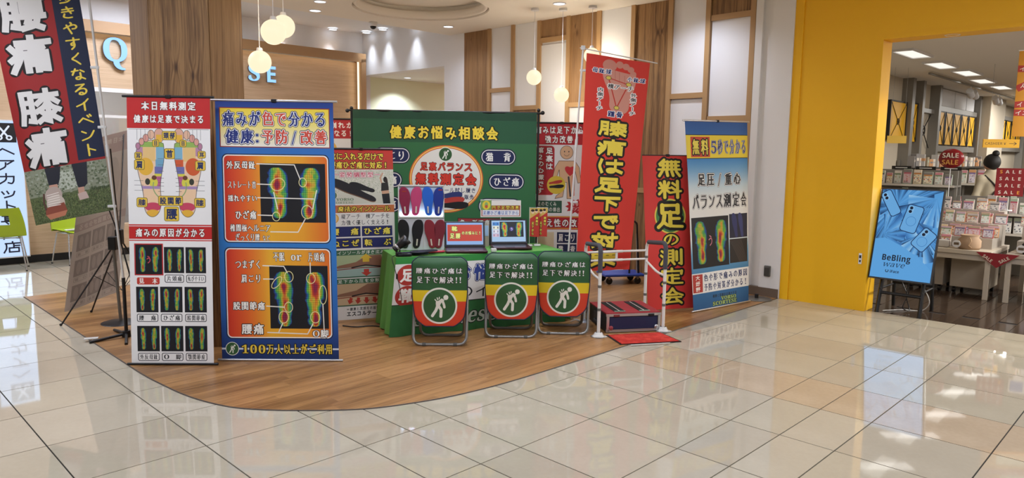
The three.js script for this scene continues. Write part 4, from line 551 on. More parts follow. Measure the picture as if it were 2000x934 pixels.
// ---------- materials of the setting ----------
const oak = woodTex([158, 120, 76], [72, 46, 22], { s: 5, knots: 10, strength: 1.0, size: 1024 }), oakB = woodTex([158, 121, 80], [98, 68, 40], { s: 21, knots: 4, strength: 0.75, size: 768 });
const veneer = woodTex([212, 182, 148], [180, 146, 110], { s: 31, across: true, strength: 0.7 }), plank = woodTex([172, 128, 80], [102, 68, 36], { s: 41, across: true, strength: 0.9, planks: 4, size: 1024 });
const N1 = lattice(64, 77), N2 = lattice(128, 78);
const stone = (base, amp) => dataTex(256, 256, (u, v) => { const n = (N1(u * 8, v * 8) - 0.5) * amp + (N2(u * 64, v * 64) - 0.5) * amp * 0.7; return base.map((k) => k + n); });
const M = {
  tiles: [[178, 169, 149], [181, 172, 153], [175, 165, 146]].map((b) => new THREE.MeshPhysicalMaterial({ map: stone(b, 4), roughness: 0.035, specularIntensity: 1 })),
  tan: new THREE.MeshPhysicalMaterial({ map: stone([182, 163, 138], 8), roughness: 0.035 }),
  grout: std(0x15120f, 0.9), plank: mapped(plank, 0.34), plankEdge: std(0x4b4038, 0.5),
  ceiling: std(0xf0e9dd, 0.9), white: std(0xe8e8e9, 0.75), warmWhite: std(0xe6e3de, 0.8), grey: std(0x9a9284, 0.8), yellow: std(0xf6ba08, 0.5),
  oak: mapped(scaled(oak, 1.5, 0.27), 0.6), oakB: mapped(scaled(oakB, 1.6, 0.27), 0.6), frame: std(0xb08c60, 0.55), veneer: mapped(scaled(veneer, 0.3, 1.8), 0.5), header: std(0xb08a60, 0.5),
  skirt: std(0x6a5848, 0.6), black: std(0x141312, 0.5), mint: std(0xe6eccb, 0.8), pink: std(0xd9a7a0, 0.8), beige: std(0xc9b9a2, 0.8),
  shopFloor: new THREE.MeshPhysicalMaterial({ map: scaled(woodTex([72, 58, 48], [44, 35, 30], { s: 51, size: 256, strength: 0.6, across: true }), 0.3, 1.5), roughness: 0.12 }), shopWall: std(0xc4b8a4, 0.85), shopCeil: std(0xf2ece0, 0.9), steel: std(0x8f8b84, 0.45, { metalness: 0.3 }),
};
const glow = (color, k, o = {}) => new THREE.MeshStandardMaterial({ color: 0x222222, emissive: color, emissiveIntensity: k, roughness: 0.5, ...o });

// ---------- floor ----------
const WA = 1.6, WB = -3.3; // edges of the timber zone
{
  const f = struct('floor', span(-7, 7.62, -0.12, -0.006, -12, 8), M.grout, 'polished cream tile floor with thin dark joints');
  const la = [-7], lb = [8]; const A0 = [0.83, 1.43, 2.03, 2.33, 2.62, 3.215, 3.8, 4.38, 4.95], B0 = [-0.71, -1.31, -1.61, -1.91, -2.5, -3.085, -3.665, -4.235, -4.815];
  for (let a = 0.83 - 0.6; a > -5; a -= 0.6) A0.unshift(a); for (let a = 5.54; a < 7.6; a += 0.59) A0.push(a); A0.push(7.62);
  for (let b = -0.11; b < 4; b += 0.6) B0.unshift(b); for (let b = -5.4; b > -11.4; b -= 0.585) B0.push(b); B0.push(-11.4);
  const share = {}, g = 0.0035, rest = [];
  for (let i = 0; i + 1 < A0.length; i++) for (let j = 0; j + 1 < B0.length; j++) {
    const a0 = A0[i], a1 = A0[i + 1], b1 = B0[j], b0 = B0[j + 1], ca = (a0 + a1) / 2, cb = (b0 + b1) / 2;
    if (a0 > 3.0 && b1 < WB - 0.05 && b0 > -8.6) continue; if (a0 > WA + 0.05 && b1 < -5.5 && b0 > -8.6) continue;
    const w = a1 - a0 - 2 * g, d = b1 - b0 - 2 * g, key = w.toFixed(3) + '_' + d.toFixed(3);
    const gg = share[key] ??= uvMetres(new THREE.BoxGeometry(w, 0.012, d), w, 0.012, d);
    const p = P(ca, cb), seen = p.z < -2.6 && Math.abs(p.x) < -p.z * 0.78 + 0.5;
    const tan = ca > 4.38 && ca < 4.95 && cb > WB, m = tan ? M.tan : M.tiles[(i * 7 + j * 5 + (i * j) % 3) % 3];
    if (!seen) { rest.push(gg.clone().translate(ca, -0.006, cb)); continue; }
    const t = part(f, 'tile', gg, m); t.position.set(ca, -0.006, cb);
  }
  const r = part(f, 'outlying_tiles', rest, M.tiles[0]); r.userData.kind = 'stuff';
  const edge = [[1.6, -8.72], [1.6, -5.2], [1.61, -4.97], [1.65, -4.54], [1.72, -4.25], [1.82, -4.04], [2.03, -3.8], [2.33, -3.55], [2.63, -3.42], [2.9, -3.35], [3.25, -3.31], [3.6, -3.3]];
  const cv = new THREE.SplineCurve(edge.slice(1).map((e) => new THREE.Vector2(...e))).getPoints(60).map((v) => [v.x, v.y]);
  const out = [[1.6, -8.72], ...cv, [7.56, -3.3], [7.56, -8.72]], fl = struct('floor_timber', slab(out, -0.02, 0.003), M.plank, 'brown oak plank floor zone with a rounded corner');
  fl.geometry.attributes.uv && (() => { const p = fl.geometry.attributes.position, u = fl.geometry.attributes.uv; for (let i = 0; i < p.count; i++) u.setXY(i, p.getX(i) * 0.27 + p.getY(i), p.getZ(i) * 1.6 + p.getY(i)); })();
  const trim = out.map(([a, b]) => V(a, 0.0015, b)); struct('trim_1', tube(trim.slice(0, -1), 0.005, 200), M.plankEdge, 'thin dark metal strip edging the timber floor zone');
}
// ---------- ceiling ----------
{
  const hole = []; for (let i = 0; i < 64; i++) { const t = -i / 64 * Math.PI * 2; hole.push([5.9 + Math.cos(t) * 0.88, -7.52 + Math.sin(t) * 0.88]); }
  const c = struct('ceiling', slab([[-7, -8.9], [7.7, -8.9], [7.7, 8], [-7, 8]], 3.4, 3.7, [hole]), M.ceiling, 'low beige ceiling with a round recess');
  part(c, 'recess_top', cyl(1.0, 1.0, 0.04, 5.9, 3.6, -7.52, 48), M.ceiling);
  part(c, 'recess_step', new THREE.TorusGeometry(0.84, 0.04, 10, 64).rotateX(Math.PI / 2).scale(1, 1.4, 1).translate(5.9, 3.47, -7.52), M.ceiling);
  struct('ceiling_upper', span(-7, 7.7, 3.68, 3.8, -11.6, -8.6), M.white, 'higher white ceiling in front of the salon');
}
// ---------- salon front (plane b = -11.3) ----------
{
  const w = struct('wall_salon', [span(-7, 2.95, 0.1, 3.14, -11.5, -11.3), span(2.95, 5.2, 2.4, 3.14, -11.5, -11.3), span(5.2, 7.4, 0.1, 3.14, -11.5, -11.3), span(2.95, 5.2, 0.1, 0.45, -11.5, -11.3)], M.veneer, 'pale wood veneer salon front');
  part(w, 'upper_wall', span(-7, 7.6, 3.14, 3.7, -11.52, -11.36), M.white);
  part(w, 'header_board', span(-7, 7.46, 3.19, 3.29, -11.36, -11.12), M.header); part(w, 'side_board', span(7.36, 7.46, 0, 3.19, -11.36, -11.12), M.header);
  part(w, 'header_lip', span(-7, 7.46, 3.135, 3.19, -11.14, -11.12), M.header); part(w, 'skirting', span(-7, 7.4, 0, 0.1, -11.36, -11.285), M.black);
  part(w, 'light_strip', span(-5, 7.3, 3.172, 3.186, -11.22, -11.19), glow(0xffeccb, 2.2)); part(w, 'side_light_strip', span(7.335, 7.355, 1.2, 3.15, -11.22, -11.19), glow(0xffeccb, 2.2));
  for (const [a, len] of [[5.2, 4.4], [0.8, 4.2]]) { const l = new THREE.RectAreaLight(0xffe6c0, 3.2, len, 0.04); l.position.copy(P(a, -11.205, 3.168)); scene.add(l); l.lookAt(P(a, -11.26, 2)); l.castShadow = true; }
  { const l = new THREE.RectAreaLight(0xffe6c0, 3, 0.04, 1.9); l.position.copy(P(7.33, -11.2, 2.2)); scene.add(l); l.lookAt(P(6.4, -11.3, 2.2)); l.castShadow = true; }
  const win = struct('window_1', [span(2.95, 5.2, 2.34, 2.4, -11.42, -11.3), span(2.95, 3.0, 0.45, 2.34, -11.42, -11.3), span(5.15, 5.2, 0.45, 2.34, -11.42, -11.3), span(3.0, 5.15, 1.98, 2.02, -11.4, -11.32)], M.warmWhite, 'white framed salon shop window behind the wooden column');
  part(win, 'pane', span(3.0, 5.15, 0.45, 2.34, -11.37, -11.362), new THREE.MeshPhysicalMaterial({ color: 0xffffff, transmission: 1, thickness: 0, roughness: 0.02 }));
  const room = struct('wall_salon_interior', [span(1, 7.2, 0, 3.1, -14.1, -14), span(1, 1.1, 0, 3.1, -14, -11.5), span(7.1, 7.2, 0, 3.1, -14, -11.5), span(1, 7.2, 3.0, 3.1, -14, -11.5), span(1, 7.2, -0.1, 0, -14, -11.5)], M.white, 'white salon interior seen through the window');
  part(room, 'shelf', [span(1.1, 7.1, 1.45, 1.49, -13.98, -13.6), span(1.1, 7.1, 1.62, 1.65, -13.98, -13.8)], M.steel); part(room, 'counter', span(1.4, 6.8, 0.7, 0.78, -13.9, -13.3), M.warmWhite);
  const l = new THREE.RectAreaLight(0xffffff, 5, 3.5, 0.6); l.position.copy(P(3.6, -12.7, 2.98)); scene.add(l); l.lookAt(P(3.6, -12.7, 0)); l.castShadow = true; part(room, 'ceiling_lamp', span(1.9, 5.3, 2.985, 2.995, -13, -12.4), glow(0xffffff, 1.5));
}
// ---------- end wall with the passage (plane a = 7.55) ----------
{
  const w = struct('wall_end', [span(7.55, 7.75, 2.93, 3.7, -11.5, -8.55), span(7.55, 7.75, 0, 2.93, -9.03, -8.55), span(7.55, 7.75, 0, 2.93, -11.5, -11.42)], M.white, 'white end wall above the side passage');
  struct('wall_passage', [span(7.75, 9.6, 0, 2.95, -11.6, -11.45)], M.mint, 'pale green side wall inside the passage');
  struct('wall_passage_far', [span(9.6, 14, 0, 2.95, -11.6, -11.45), span(13.9, 14, 0, 2.95, -11.5, -9)], M.beige, 'beige wall deeper inside the passage');
  struct('wall_passage_side', span(7.75, 14, 0, 2.95, -9.03, -8.9), M.pink, 'pinkish wall at the right of the passage');
  struct('ceiling_passage', span(7.75, 14, 2.93, 3.05, -11.6, -8.9), M.warmWhite, 'flat pale ceiling of the side passage'); { const q = thing('ceiling_lamp', 'added unseen luminous panel farther inside the side passage', 'ceiling lamp', P(11.4, -10.2, 2.9), TURN); part(q, 'frame', bx(1.3, 0.03, 0.7, 0, 0.015, 0), M.white); part(q, 'diffuser', bx(1.2, 0.01, 0.6, 0, -0.003, 0), glow(0xffffff, 1)); const l = new THREE.RectAreaLight(0xfaf6ee, 34, 1.2, 0.6); l.position.copy(P(11.4, -10.2, 2.885)); scene.add(l); l.lookAt(P(11.4, -10.2, 0)); l.castShadow = true; } struct('floor_passage', span(7.6, 14, -0.1, 0, -11.6, -8.9), M.tiles[0], 'cream floor of the side passage');  // the luminous panel is added out of view to brighten the passage
}
// ---------- feature wall of oak and white panels (plane a = 7.55) ----------
{
  const w = struct('wall_feature', span(7.58, 7.75, 0, 3.45, -8.6, -3.7), M.white, 'feature wall of oak boards and white panels');
  const cols = [[-8.55, -8.0, [['o', 0, 3.4]]], [-7.99, -7.5, [['w', 0, 2.46], ['w', 2.51, 3.4]]], [-7.46, -6.98, [['o', 0, 2.17], ['w', 2.23, 3.4]]], [-6.93, -6.44, [['w', 0, 3.06], ['o', 3.15, 3.4]]], [-6.39, -5.92, [['w', 0, 2.19], ['o', 2.24, 3.4]]], [-5.87, -5.38, [['w', 0, 3.4]]], [-5.33, -4.84, [['o', 0, 1.07], ['o', 1.13, 3.4]]], [-4.79, -4.34, [['w', 0.9, 2.21], ['o', 0, 0.85], ['w', 2.28, 3.4]]], [-4.27, -3.79, [['o', 0, 1.94], ['w', 2.0, 3.09], ['o', 3.14, 3.4]]]];
  for (const [b0, b1, list] of cols) {
    for (const [k, y0, y1] of list) { const oakOne = k === 'o'; part(w, oakOne ? 'oak_board' : 'white_panel', span(oakOne ? 7.556 : 7.562, 7.58, y0 + 0.004, y1 - 0.002, b0, b1), oakOne ? (b0 < -6 ? M.oakB : M.oak) : M.white); }
    const ys = list.map((l) => l[1]).filter((y) => y > 0.1); for (const y of ys) part(w, 'rail', span(7.535, 7.58, y - 0.058, y + 0.004, b0, b1), M.frame);
    part(w, 'stile', span(7.53, 7.58, 0, 3.4, b1, b1 + 0.06), M.frame);
  }
  part(w, 'door_handle', [rb(0.02, 0.12, 0.035, 0.006, 7.545, 0.92, -3.86), rb(0.05, 0.018, 0.05, 0.006, 7.53, 0.93, -3.86)], M.steel);
}
// ---------- pilaster and yellow shop front ----------
{
  const p = struct('wall_pilaster', [span(7.52, 7.75, 0, 3.45, -3.72, -3.64), span(7.56, 7.75, 0, 3.45, -3.64, -3.53), span(7.52, 7.75, 0, 3.45, -3.53, -3.29)], M.warmWhite, 'white pilaster between oak wall and yellow shop front');
  struct('baseboard_pilaster', span(7.505, 7.56, 0, 0.1, -3.66, -3.3), M.skirt, 'brown skirting board under the white pilaster');
  const box = thing('outlet_box', 'small grey outlet box on the white pilaster', 'outlet', P(7.51, -3.43, 0.23), TURN); part(box, 'body', rb(0.03, 0.12, 0.07, 0.008, 0, 0.06, 0), std(0x5c5a54, 0.5)); part(box, 'cover', rb(0.012, 0.09, 0.055, 0.005, -0.018, 0.058, 0), std(0x44423e, 0.4));
  const y = struct('wall_yellow', [span(7.55, 7.8, 0, 3.45, -3.29, -2.42), span(7.55, 7.8, 2.7, 3.45, -2.42, 2.6), span(7.55, 7.8, 0, 3.45, 2.6, 8)], M.yellow, 'deep yellow shop front with a wide opening');
  part(y, 'corner_bead', span(7.535, 7.56, 0, 3.4, -3.3, -3.2), M.yellow);
  { const q = thing('soffit_light', 'small round warm lamp under the yellow opening header', 'lamp', P(7.68, -1.86, 2.7)); part(q, 'trim_ring', new THREE.TorusGeometry(0.06, 0.007, 8, 24).rotateX(Math.PI / 2).translate(0, -0.004, 0), M.white); part(q, 'lens', cyl(0.055, 0.055, 0.006, 0, -0.003, 0), glow(0xffe9a8, 5)); const l = new THREE.SpotLight(0xfff0d0, 5, 0, 0.9, 0.8, 2); l.position.copy(P(7.68, -1.86, 2.68)); l.target.position.copy(P(7.68, -1.86, 0)); l.castShadow = true; scene.add(l, l.target); }
  part(y, 'opening_trim', [span(7.545, 7.805, 0, 2.73, -2.45, -2.412), span(7.545, 7.805, 2.692, 2.73, -2.412, 2.6)], M.yellow);
  const lab = thing('wall_label', 'small white label with symbols stuck on yellow wall edge', 'label', P(7.542, -2.48, 0.48), TURN); part(lab, 'card', bx(0.004, 0.11, 0.03, 0, 0.055, 0), M.white); part(lab, 'symbol', [bx(0.003, 0.03, 0.018, -0.003, 0.075, 0), bx(0.003, 0.022, 0.014, -0.003, 0.03, 0)], M.black);
  for (const [n, g, l] of [['wall_back', span(-7, 8, 0, 3.7, 7.9, 8.1), 'far white wall of the hall'], ['wall_left', span(-7.1, -6.9, 0, 3.8, -11.6, 8), 'white wall at the left end of the hall']]) struct(n, g, M.white, l);
}
// ---------- oak column ----------
{
  const pts = [[-2.744, -5.47], [-2.292, -5.47], [-2.133, -5.7], [-2.34, -6.15], [-2.55, -6.3], [-2.95, -6.3], [-3.1, -6.15], [-3.06, -5.8]];
  const c = struct('wall_column', slab(pts.map(([x, z]) => [(x + 2.65) * 0.97 - 2.65, (z + 5.95) * 0.97 - 5.95]), 0, 3.42), M.oakB, 'big faceted oak clad column'); c.rotation.y = 0;
  for (let i = 0; i < pts.length; i++) {
    const a = V(pts[i][0], 0, pts[i][1]), b = V(pts[(i + 1) % 8][0], 0, pts[(i + 1) % 8][1]), len = a.distanceTo(b), mid = a.clone().add(b).multiplyScalar(0.5);
    const m = part(c, 'oak_board', bx(len - 0.006, 3.4, 0.016, 0, 1.7, 0), i === 0 ? M.oak : M.oakB); m.position.set(mid.x, 0, mid.z); m.rotation.y = -Math.atan2(b.z - a.z, b.x - a.x); m.translateZ(-0.008 + 0.002);
    if (i === 0) { const uv = m.geometry.attributes.uv; for (let k = 0; k < uv.count; k++) uv.setX(k, uv.getX(k) + 0.33); }
  }
}
// ---------- lamps of the hall ----------
function downlight(a, b, y, power, seen, colour = WARM, label, cone = 1.2) {
  const p = P(a, b, y);
  const t = thing('downlight', label ?? 'recessed ceiling downlight outside the view', 'downlight', p, 0, seen ? 'ceiling downlights above the booth' : 'downlights along the concourse');
  part(t, 'trim_ring', new THREE.TorusGeometry(0.075, 0.008, 8, 28).rotateX(Math.PI / 2).translate(0, -0.004, 0), M.white); part(t, 'lens', cyl(0.07, 0.07, 0.006, 0, -0.002, 0), glow(colour, 6));
  const l = new THREE.SpotLight(colour, power, 0, cone, 0.9, 2); l.position.set(p.x, y - 0.02, p.z); l.target.position.set(p.x, 0, p.z); l.castShadow = true; l.shadow.radius = 4; scene.add(l, l.target);
}
for (const [a, b, l] of [[7.0, -8.28, 'round ceiling downlight above the left end of oak wall'], [6.85, -5.98, 'round ceiling downlight beside the pendant lamp cords'], [4.79, -8.13, 'ceiling downlight above left globes at the frame top'], [5.05, -8.7, 'ceiling downlight at the edge of the low ceiling']]) downlight(a, b, 3.4, 5, true, WARM, l);
[[7.0, -4.3, 'above the blue banner by the yellow front'], [4.8, -5.8, 'above the green table'], [2.4, -7.2, 'above the leaning flag'], [4.0, -4.2, 'above the folding chairs'], [0.4, -6.4, 'over the tiles left of the timber zone'], [0.4, -8.8, 'over the tiles before the salon']].forEach(([a, b, w]) => downlight(a, b, 3.4, a > 6 ? 10 : 18, false, WARM, 'round ceiling downlight ' + w));
// lamps added out of view over concourse and salon to brighten banners and walls
[[-3.2, -3.4, 'left front'], [-4.55, -9.6, 'one before the salon window', 3.64, 1.2], [-6.7, -7.5, 'one before the light box', 3.64, 1.2], [0.2, -3.6, 'middle front'], [3.6, -3.2, 'right front'], [-2.2, 0.2, 'left rear'], [2.2, 0.2, 'right rear']].forEach(([x, z, w, y = 3.36, W = 2.4]) => {
  const t = thing('ceiling_lamp', `added unseen ceiling lamp over the concourse, ${w} one`, 'ceiling lamp', [x, y, z], 0, 'added lamps over the concourse');
  part(t, 'frame', [bx(W + 0.06, 0.04, 0.03, 0, 0.02, 0.315), bx(W + 0.06, 0.04, 0.03, 0, 0.02, -0.315), bx(0.03, 0.04, 0.6, W / 2 + 0.015, 0.02, 0), bx(0.03, 0.04, 0.6, -W / 2 - 0.015, 0.02, 0)], M.white); part(t, 'diffuser', bx(W, 0.01, 0.6, 0, 0.02, 0), glow(0xfff6ea, 1));
  const l = new THREE.RectAreaLight(0xe4ecff, y > 3.5 ? 46 : 18, W, 0.6); l.position.set(x, y + 0.01, z); scene.add(l); l.lookAt(x, 0, z); l.castShadow = true;
});
for (const [k, [a, b]] of [[7.36, -11.05], [7.3, -10.55], [7.3, -9.75], [6.85, -11.15], [5.9, -11.15]].entries()) { const onEnd = a > 7.2 && b > -11.1; downlight(onEnd ? 7.43 : a, onEnd ? b : -11.22, 3.66, 6, false, COOL, 'cool white spotlight washing the upper wall, ' + ['in the corner', 'second from the corner on end wall', 'third from the corner on end wall', 'above the right end of salon header', 'above the middle of salon header'][k], 0.6); }
{ const l = new THREE.SpotLight(WARM, 16, 0, 1.1, 0.8, 2); l.position.copy(P(8.3, -11.0, 2.9)); l.target.position.copy(P(8.3, -11.1, 0)); l.castShadow = true; scene.add(l, l.target); const t = thing('passage_downlight', 'small round downlight in the side passage ceiling', 'downlight', P(8.3, -11.0, 2.93)); part(t, 'trim_ring', new THREE.TorusGeometry(0.07, 0.008, 8, 24).rotateX(Math.PI / 2), M.white); part(t, 'lens', cyl(0.065, 0.065, 0.006), glow(WARM, 6)); }
function pendant(x, y, z, r, label, top = 3.4) {
  const t = thing('pendant_lamp', label, 'pendant lamp', [x, y - r, z], 0, 'white glass globe pendants');
  part(t, 'globe', new THREE.SphereGeometry(r, 32, 24).translate(0, r, 0), glow(0xfff0cc, 1.5)); part(t, 'collar', cyl(0.022, 0.03, 0.03, 0, 2 * r + 0.008, 0), M.white);
  part(t, 'cord', bar(V(0, 2 * r, 0), V(0, top - y + r, 0), 0.004, 6), M.white); part(t, 'ceiling_rose', cyl(0.05, 0.055, 0.03, 0, top - y + r - 0.015, 0), M.white);
  const l = new THREE.PointLight(0xfff0d8, 0.8, 0, 2); l.position.set(x, y, z); l.castShadow = true; scene.add(l);
}
pendant(-1.952, 2.505, -5.9, 0.1, 'glowing globe pendant in front at the left of the pair'); pendant(-2.06, 2.65, -6.5, 0.1, 'paler globe pendant partly behind another globe'); pendant(-2.28, 2.34, -6.5, 0.1, 'lowest globe pendant, beside the oak column');
pendant(0.26, 2.53, -9.4, 0.098, 'globe pendant above green backdrop, right of two near oak wall'.replace('right', 'left')); pendant(0.62, 2.31, -9.38, 0.098, 'globe pendant hanging lower beside the tall red flag'); pendant(0.98, 2.79, -9.2, 0.098, 'globe pendant mostly hidden behind the tall red flag');
{ const t = thing('dome_camera', 'small white dome security camera under the low ceiling edge', 'camera', P(6.06, -8.84, 3.4)); part(t, 'housing', lathe([[0, 0], [0.06, 0], [0.06, -0.05], [0.052, -0.06], [0, -0.06]]), M.white); part(t, 'dome', new THREE.SphereGeometry(0.045, 20, 12, 0, Math.PI * 2, Math.PI / 2, Math.PI / 2).translate(0, -0.058, 0), std(0x15151a, 0.1)); }
// salon letters and light box
const fontB = await new FontLoader().loadAsync('fonts/droid/droid_serif_bold.typeface.json'), fontS = await new FontLoader().loadAsync('fonts/droid/droid_sans_bold.typeface.json');
function letter(ch, a, h, font, label) {
  const g = new TextGeometry(ch, { font, size: h, depth: 0.035, curveSegments: 8, bevelEnabled: false }); g.computeBoundingBox(); const k = g.boundingBox; g.translate(-k.min.x, -k.min.y, 0);
  const t = thing('sign_letter', label, 'letter', P(a, -11.27, 2.66), TURN, 'lit letters on the salon front'); part(t, 'lit_face', g, glow(0x8fc6ff, 1.9)); part(t, 'body', g.clone().scale(1.02, 1.02, 0.95).translate(-0.005, -0.005, -0.006), std(0x6d5a48, 0.5));
}
letter('Q', 3.2, 0.33, fontB, 'pale blue lit letter Q on salon front'); letter('S', 5.3, 0.27, fontB, 'pale blue lit letter S behind a globe lamp'); letter('E', 5.62, 0.26, fontS, 'pale blue lit letter E right of the globe lamp');
{ const t = thing('light_box_sign', 'tall blue-white light box sign with vertical lettering and scissors', 'sign', P(1.93, -11.28, 0.1), TURN); part(t, 'case', bx(0.46, 1.8, 0.1, 0, 0.9, 0.05), M.warmWhite); part(t, 'lit_face', new THREE.PlaneGeometry(0.44, 1.77).translate(-0.0, 0.9, 0.102), new THREE.MeshStandardMaterial({ color: 0x111111, emissive: 0xffffff, emissiveMap: PRINT.haircut, emissiveIntensity: 1.5, roughness: 0.4 })); const l = new THREE.RectAreaLight(0xcfe2ff, 1.6, 0.44, 1.77); l.position.copy(P(1.93, -11.16, 1.0)); scene.add(l); l.lookAt(P(1.93, -9, 1.0)); l.castShadow = true; }
function greenChair(a, b, turn, label) {
  const t = thing('shell_chair', label, 'chair', P(a, b), turn, 'lime green chairs in front of the salon'), lime = std(0xa8bf22, 0.35), chrome = std(0xc8c8c6, 0.2, { metalness: 0.9 });
  const prof = (u, v) => { const s = v < 0.5 ? v * 2 : 1, q = v < 0.5 ? 0 : (v - 0.5) * 2, w = 0.22 * (v < 0.5 ? 0.9 + 0.1 * s : 1 - 0.25 * q * q); return [(u - 0.5) * 2 * w, 0.44 + (v < 0.5 ? 0.025 * Math.pow(1 - s, 2) * -1 : 0.36 * q) + 0.03 * Math.pow((u - 0.5) * 2, 2) * (v < 0.5 ? 1 : 0.2), v < 0.5 ? 0.22 - 0.38 * s : -0.16 - 0.09 * q + 0.04 * Math.pow((u - 0.5) * 2, 2)]; };
  const g = new THREE.BufferGeometry(), pos = [], idx = [], nx = 14, ny = 24; for (const off of [0, -0.01]) for (let j = 0; j <= ny; j++) for (let i = 0; i <= nx; i++) { const q = prof(i / nx, j / ny); pos.push(q[0], q[1] + off * (j < ny / 2 ? 1 : 0.3), q[2] + off * (j < ny / 2 ? 0 : 1)); }
  const k = (nx + 1) * (ny + 1); for (let j = 0; j < ny; j++) for (let i = 0; i < nx; i++) { const u = i / nx - 0.5, v = j / ny; if (v > 0.7 && v < 0.84 && Math.abs(u) < 0.16) continue; const a0 = j * (nx + 1) + i, b0 = a0 + 1, c0 = a0 + nx + 2, d0 = a0 + nx + 1; idx.push(a0, b0, c0, a0, c0, d0, k + a0, k + c0, k + b0, k + a0, k + d0, k + c0); }
  g.setAttribute('position', new THREE.Float32BufferAttribute(pos, 3)); g.setAttribute('uv', new THREE.Float32BufferAttribute(new Float32Array(pos.length / 3 * 2), 2)); g.setIndex(idx); g.computeVertexNormals();
  part(t, 'shell', g, lime); for (const sx of [-1, 1]) for (const sz of [-1, 1]) { const l = part(t, 'leg', bar(V(sx * 0.2, 0.012, sz * 0.2), V(sx * 0.15, 0.42, sz * 0.13), 0.009), chrome); part(l, 'foot', cyl(0.012, 0.012, 0.014, sx * 0.2, 0.007, sz * 0.2, 10), M.black); }
  part(t, 'seat_frame', bentTube([V(-0.15, 0.42, -0.13), V(0.15, 0.42, -0.13), V(0.15, 0.42, 0.13), V(-0.15, 0.42, 0.13)], 0.008, 0.04, true), chrome);
}
greenChair(1.84, -10.78, TURN + 2.9, 'lime green shell chair before the light box sign'); greenChair(2.62, -10.9, TURN + 0.3, 'lime green shell chair partly hidden behind leaning red flag');
{ const t = thing('leaflet', 'white leaflet lying on the lime green chair', 'leaflet', P(2.62, -10.9, 0.452), TURN); part(t, 'sheet', bx(0.2, 0.003, 0.14), M.white); part(t, 'print', [bx(0.16, 0.001, 0.01, 0, 0.002, 0.03), bx(0.16, 0.001, 0.01, 0, 0.002, 0)], M.grey); }
// ---------- the booth ----------
const K = { steelTube: std(0x8d8b86, 0.32, { metalness: 0.7 }), blackRod: std(0x131315, 0.45), silver: std(0xc9c9cb, 0.3, { metalness: 0.85 }), whitePole: std(0xd9d6d0, 0.4), clear: std(0xd8d8d4, 0.25), whitePipe: std(0xe6e2da, 0.35), foam: std(0x4a4a50, 0.85), navy: std(0x1a2348, 0.55), tape: std(0xd7d5cf, 0.3), plastic: std(0x17171a, 0.35), table: std(0x5c9c46, 0.7) };
const print = (map, rough = 0.62) => new THREE.MeshStandardMaterial({ map, roughness: rough });
const sub = (p, o) => p.clone().sub(o);
// banner on two rods with a rear pole: corners in the order bottom left, bottom right, top right, top left
function rodBanner(name, label, map, c, rod, { over = 0.03, rr0 = 0.009, wave = 0.004, pole = true, foot = 0.22, bottomRod = true, back = 0.12 } = {}) {
  const base = c[0].clone().add(c[1]).multiplyScalar(0.5); base.y = 0;
  const t = thing(name, label, 'banner', base), q = c.map((p) => sub(p, base)), dx = q[1].clone().sub(q[0]).normalize(), n = dx.clone().cross(V(0, 1, 0)).normalize();
  part(t, 'printed_sheet', sheet(q[0], q[1], q[2], q[3], { swell: (u, v) => wave * (Math.sin(u * 7 + v * 3) + 0.6 * Math.sin(u * 13 - v * 5)) * Math.sin(v * Math.PI) }), print(map));
  part(t, 'top_rod', bar(q[3].clone().addScaledVector(dx, -over), q[2].clone().addScaledVector(dx, over), rr0), rod); part(t, 'rod_clip', rb(0.04, 0.025, 0.025, 0.006).applyMatrix4(new THREE.Matrix4().makeTranslation(...q[3].clone().add(q[2]).multiplyScalar(0.5).toArray())), K.blackRod);
  if (bottomRod) part(t, 'bottom_rod', bar(q[0].clone().addScaledVector(dx, -over).setY(Math.max(rr0, q[0].y)), q[1].clone().addScaledVector(dx, over).setY(Math.max(rr0, q[1].y)), rr0), rod);
  if (pole) {
    const top = q[3].clone().add(q[2]).multiplyScalar(0.5), b = n.clone().multiplyScalar(-back).setY(0.03); const back2 = n.z > 0 ? b : n.clone().multiplyScalar(back).setY(0.03);
    part(t, 'pole', bar(back2, top.clone().addScaledVector(n, n.z > 0 ? -0.016 : 0.016), 0.008), K.blackRod); for (const k of [-1, 1]) part(t, 'foot', bar(back2.clone().setY(0.012), back2.clone().addScaledVector(dx, k * foot).setY(0.008), 0.008), K.blackRod); part(t, 'foot', bar(back2.clone().setY(0.012), back2.clone().addScaledVector(n, n.z > 0 ? -0.12 : 0.12).setY(0.008), 0.008), K.blackRod);
  }
  return t;
}
rodBanner('banner_stand', 'red and white banner with sole chart and nine pressure maps', PRINT.measure, [V(-2.735, 0.012, -4.97), V(-2.15, 0.012, -4.99), V(-2.16, 1.925, -5.12), V(-2.74, 1.925, -5.1)], K.blackRod);
rodBanner('banner_stand', 'wide blue banner with two orange panels of foot maps', PRINT.colour, [V(-2.135, 0.012, -5.1), V(-1.275, 0.012, -5.12), V(-1.315, 1.912, -5.24), V(-2.165, 1.914, -5.22)], K.silver);
rodBanner('banner_stand', 'white insole poster with red heading and two foot drawings', PRINT.insole, [V(-1.64, 0.02, -6.3), V(-1.07, 0.02, -6.52), V(-1.1, 1.575, -6.52), V(-1.63, 1.575, -6.3)], K.blackRod, { bottomRod: false, over: 0 });
rodBanner('banner_stand', 'red headed banner mostly hidden behind the blue banner', PRINT.posture, [V(-2.2, 0.012, -7.5), V(-1.66, 0.012, -7.5), V(-1.66, 1.885, -7.52), V(-2.2, 1.885, -7.52)], K.blackRod);
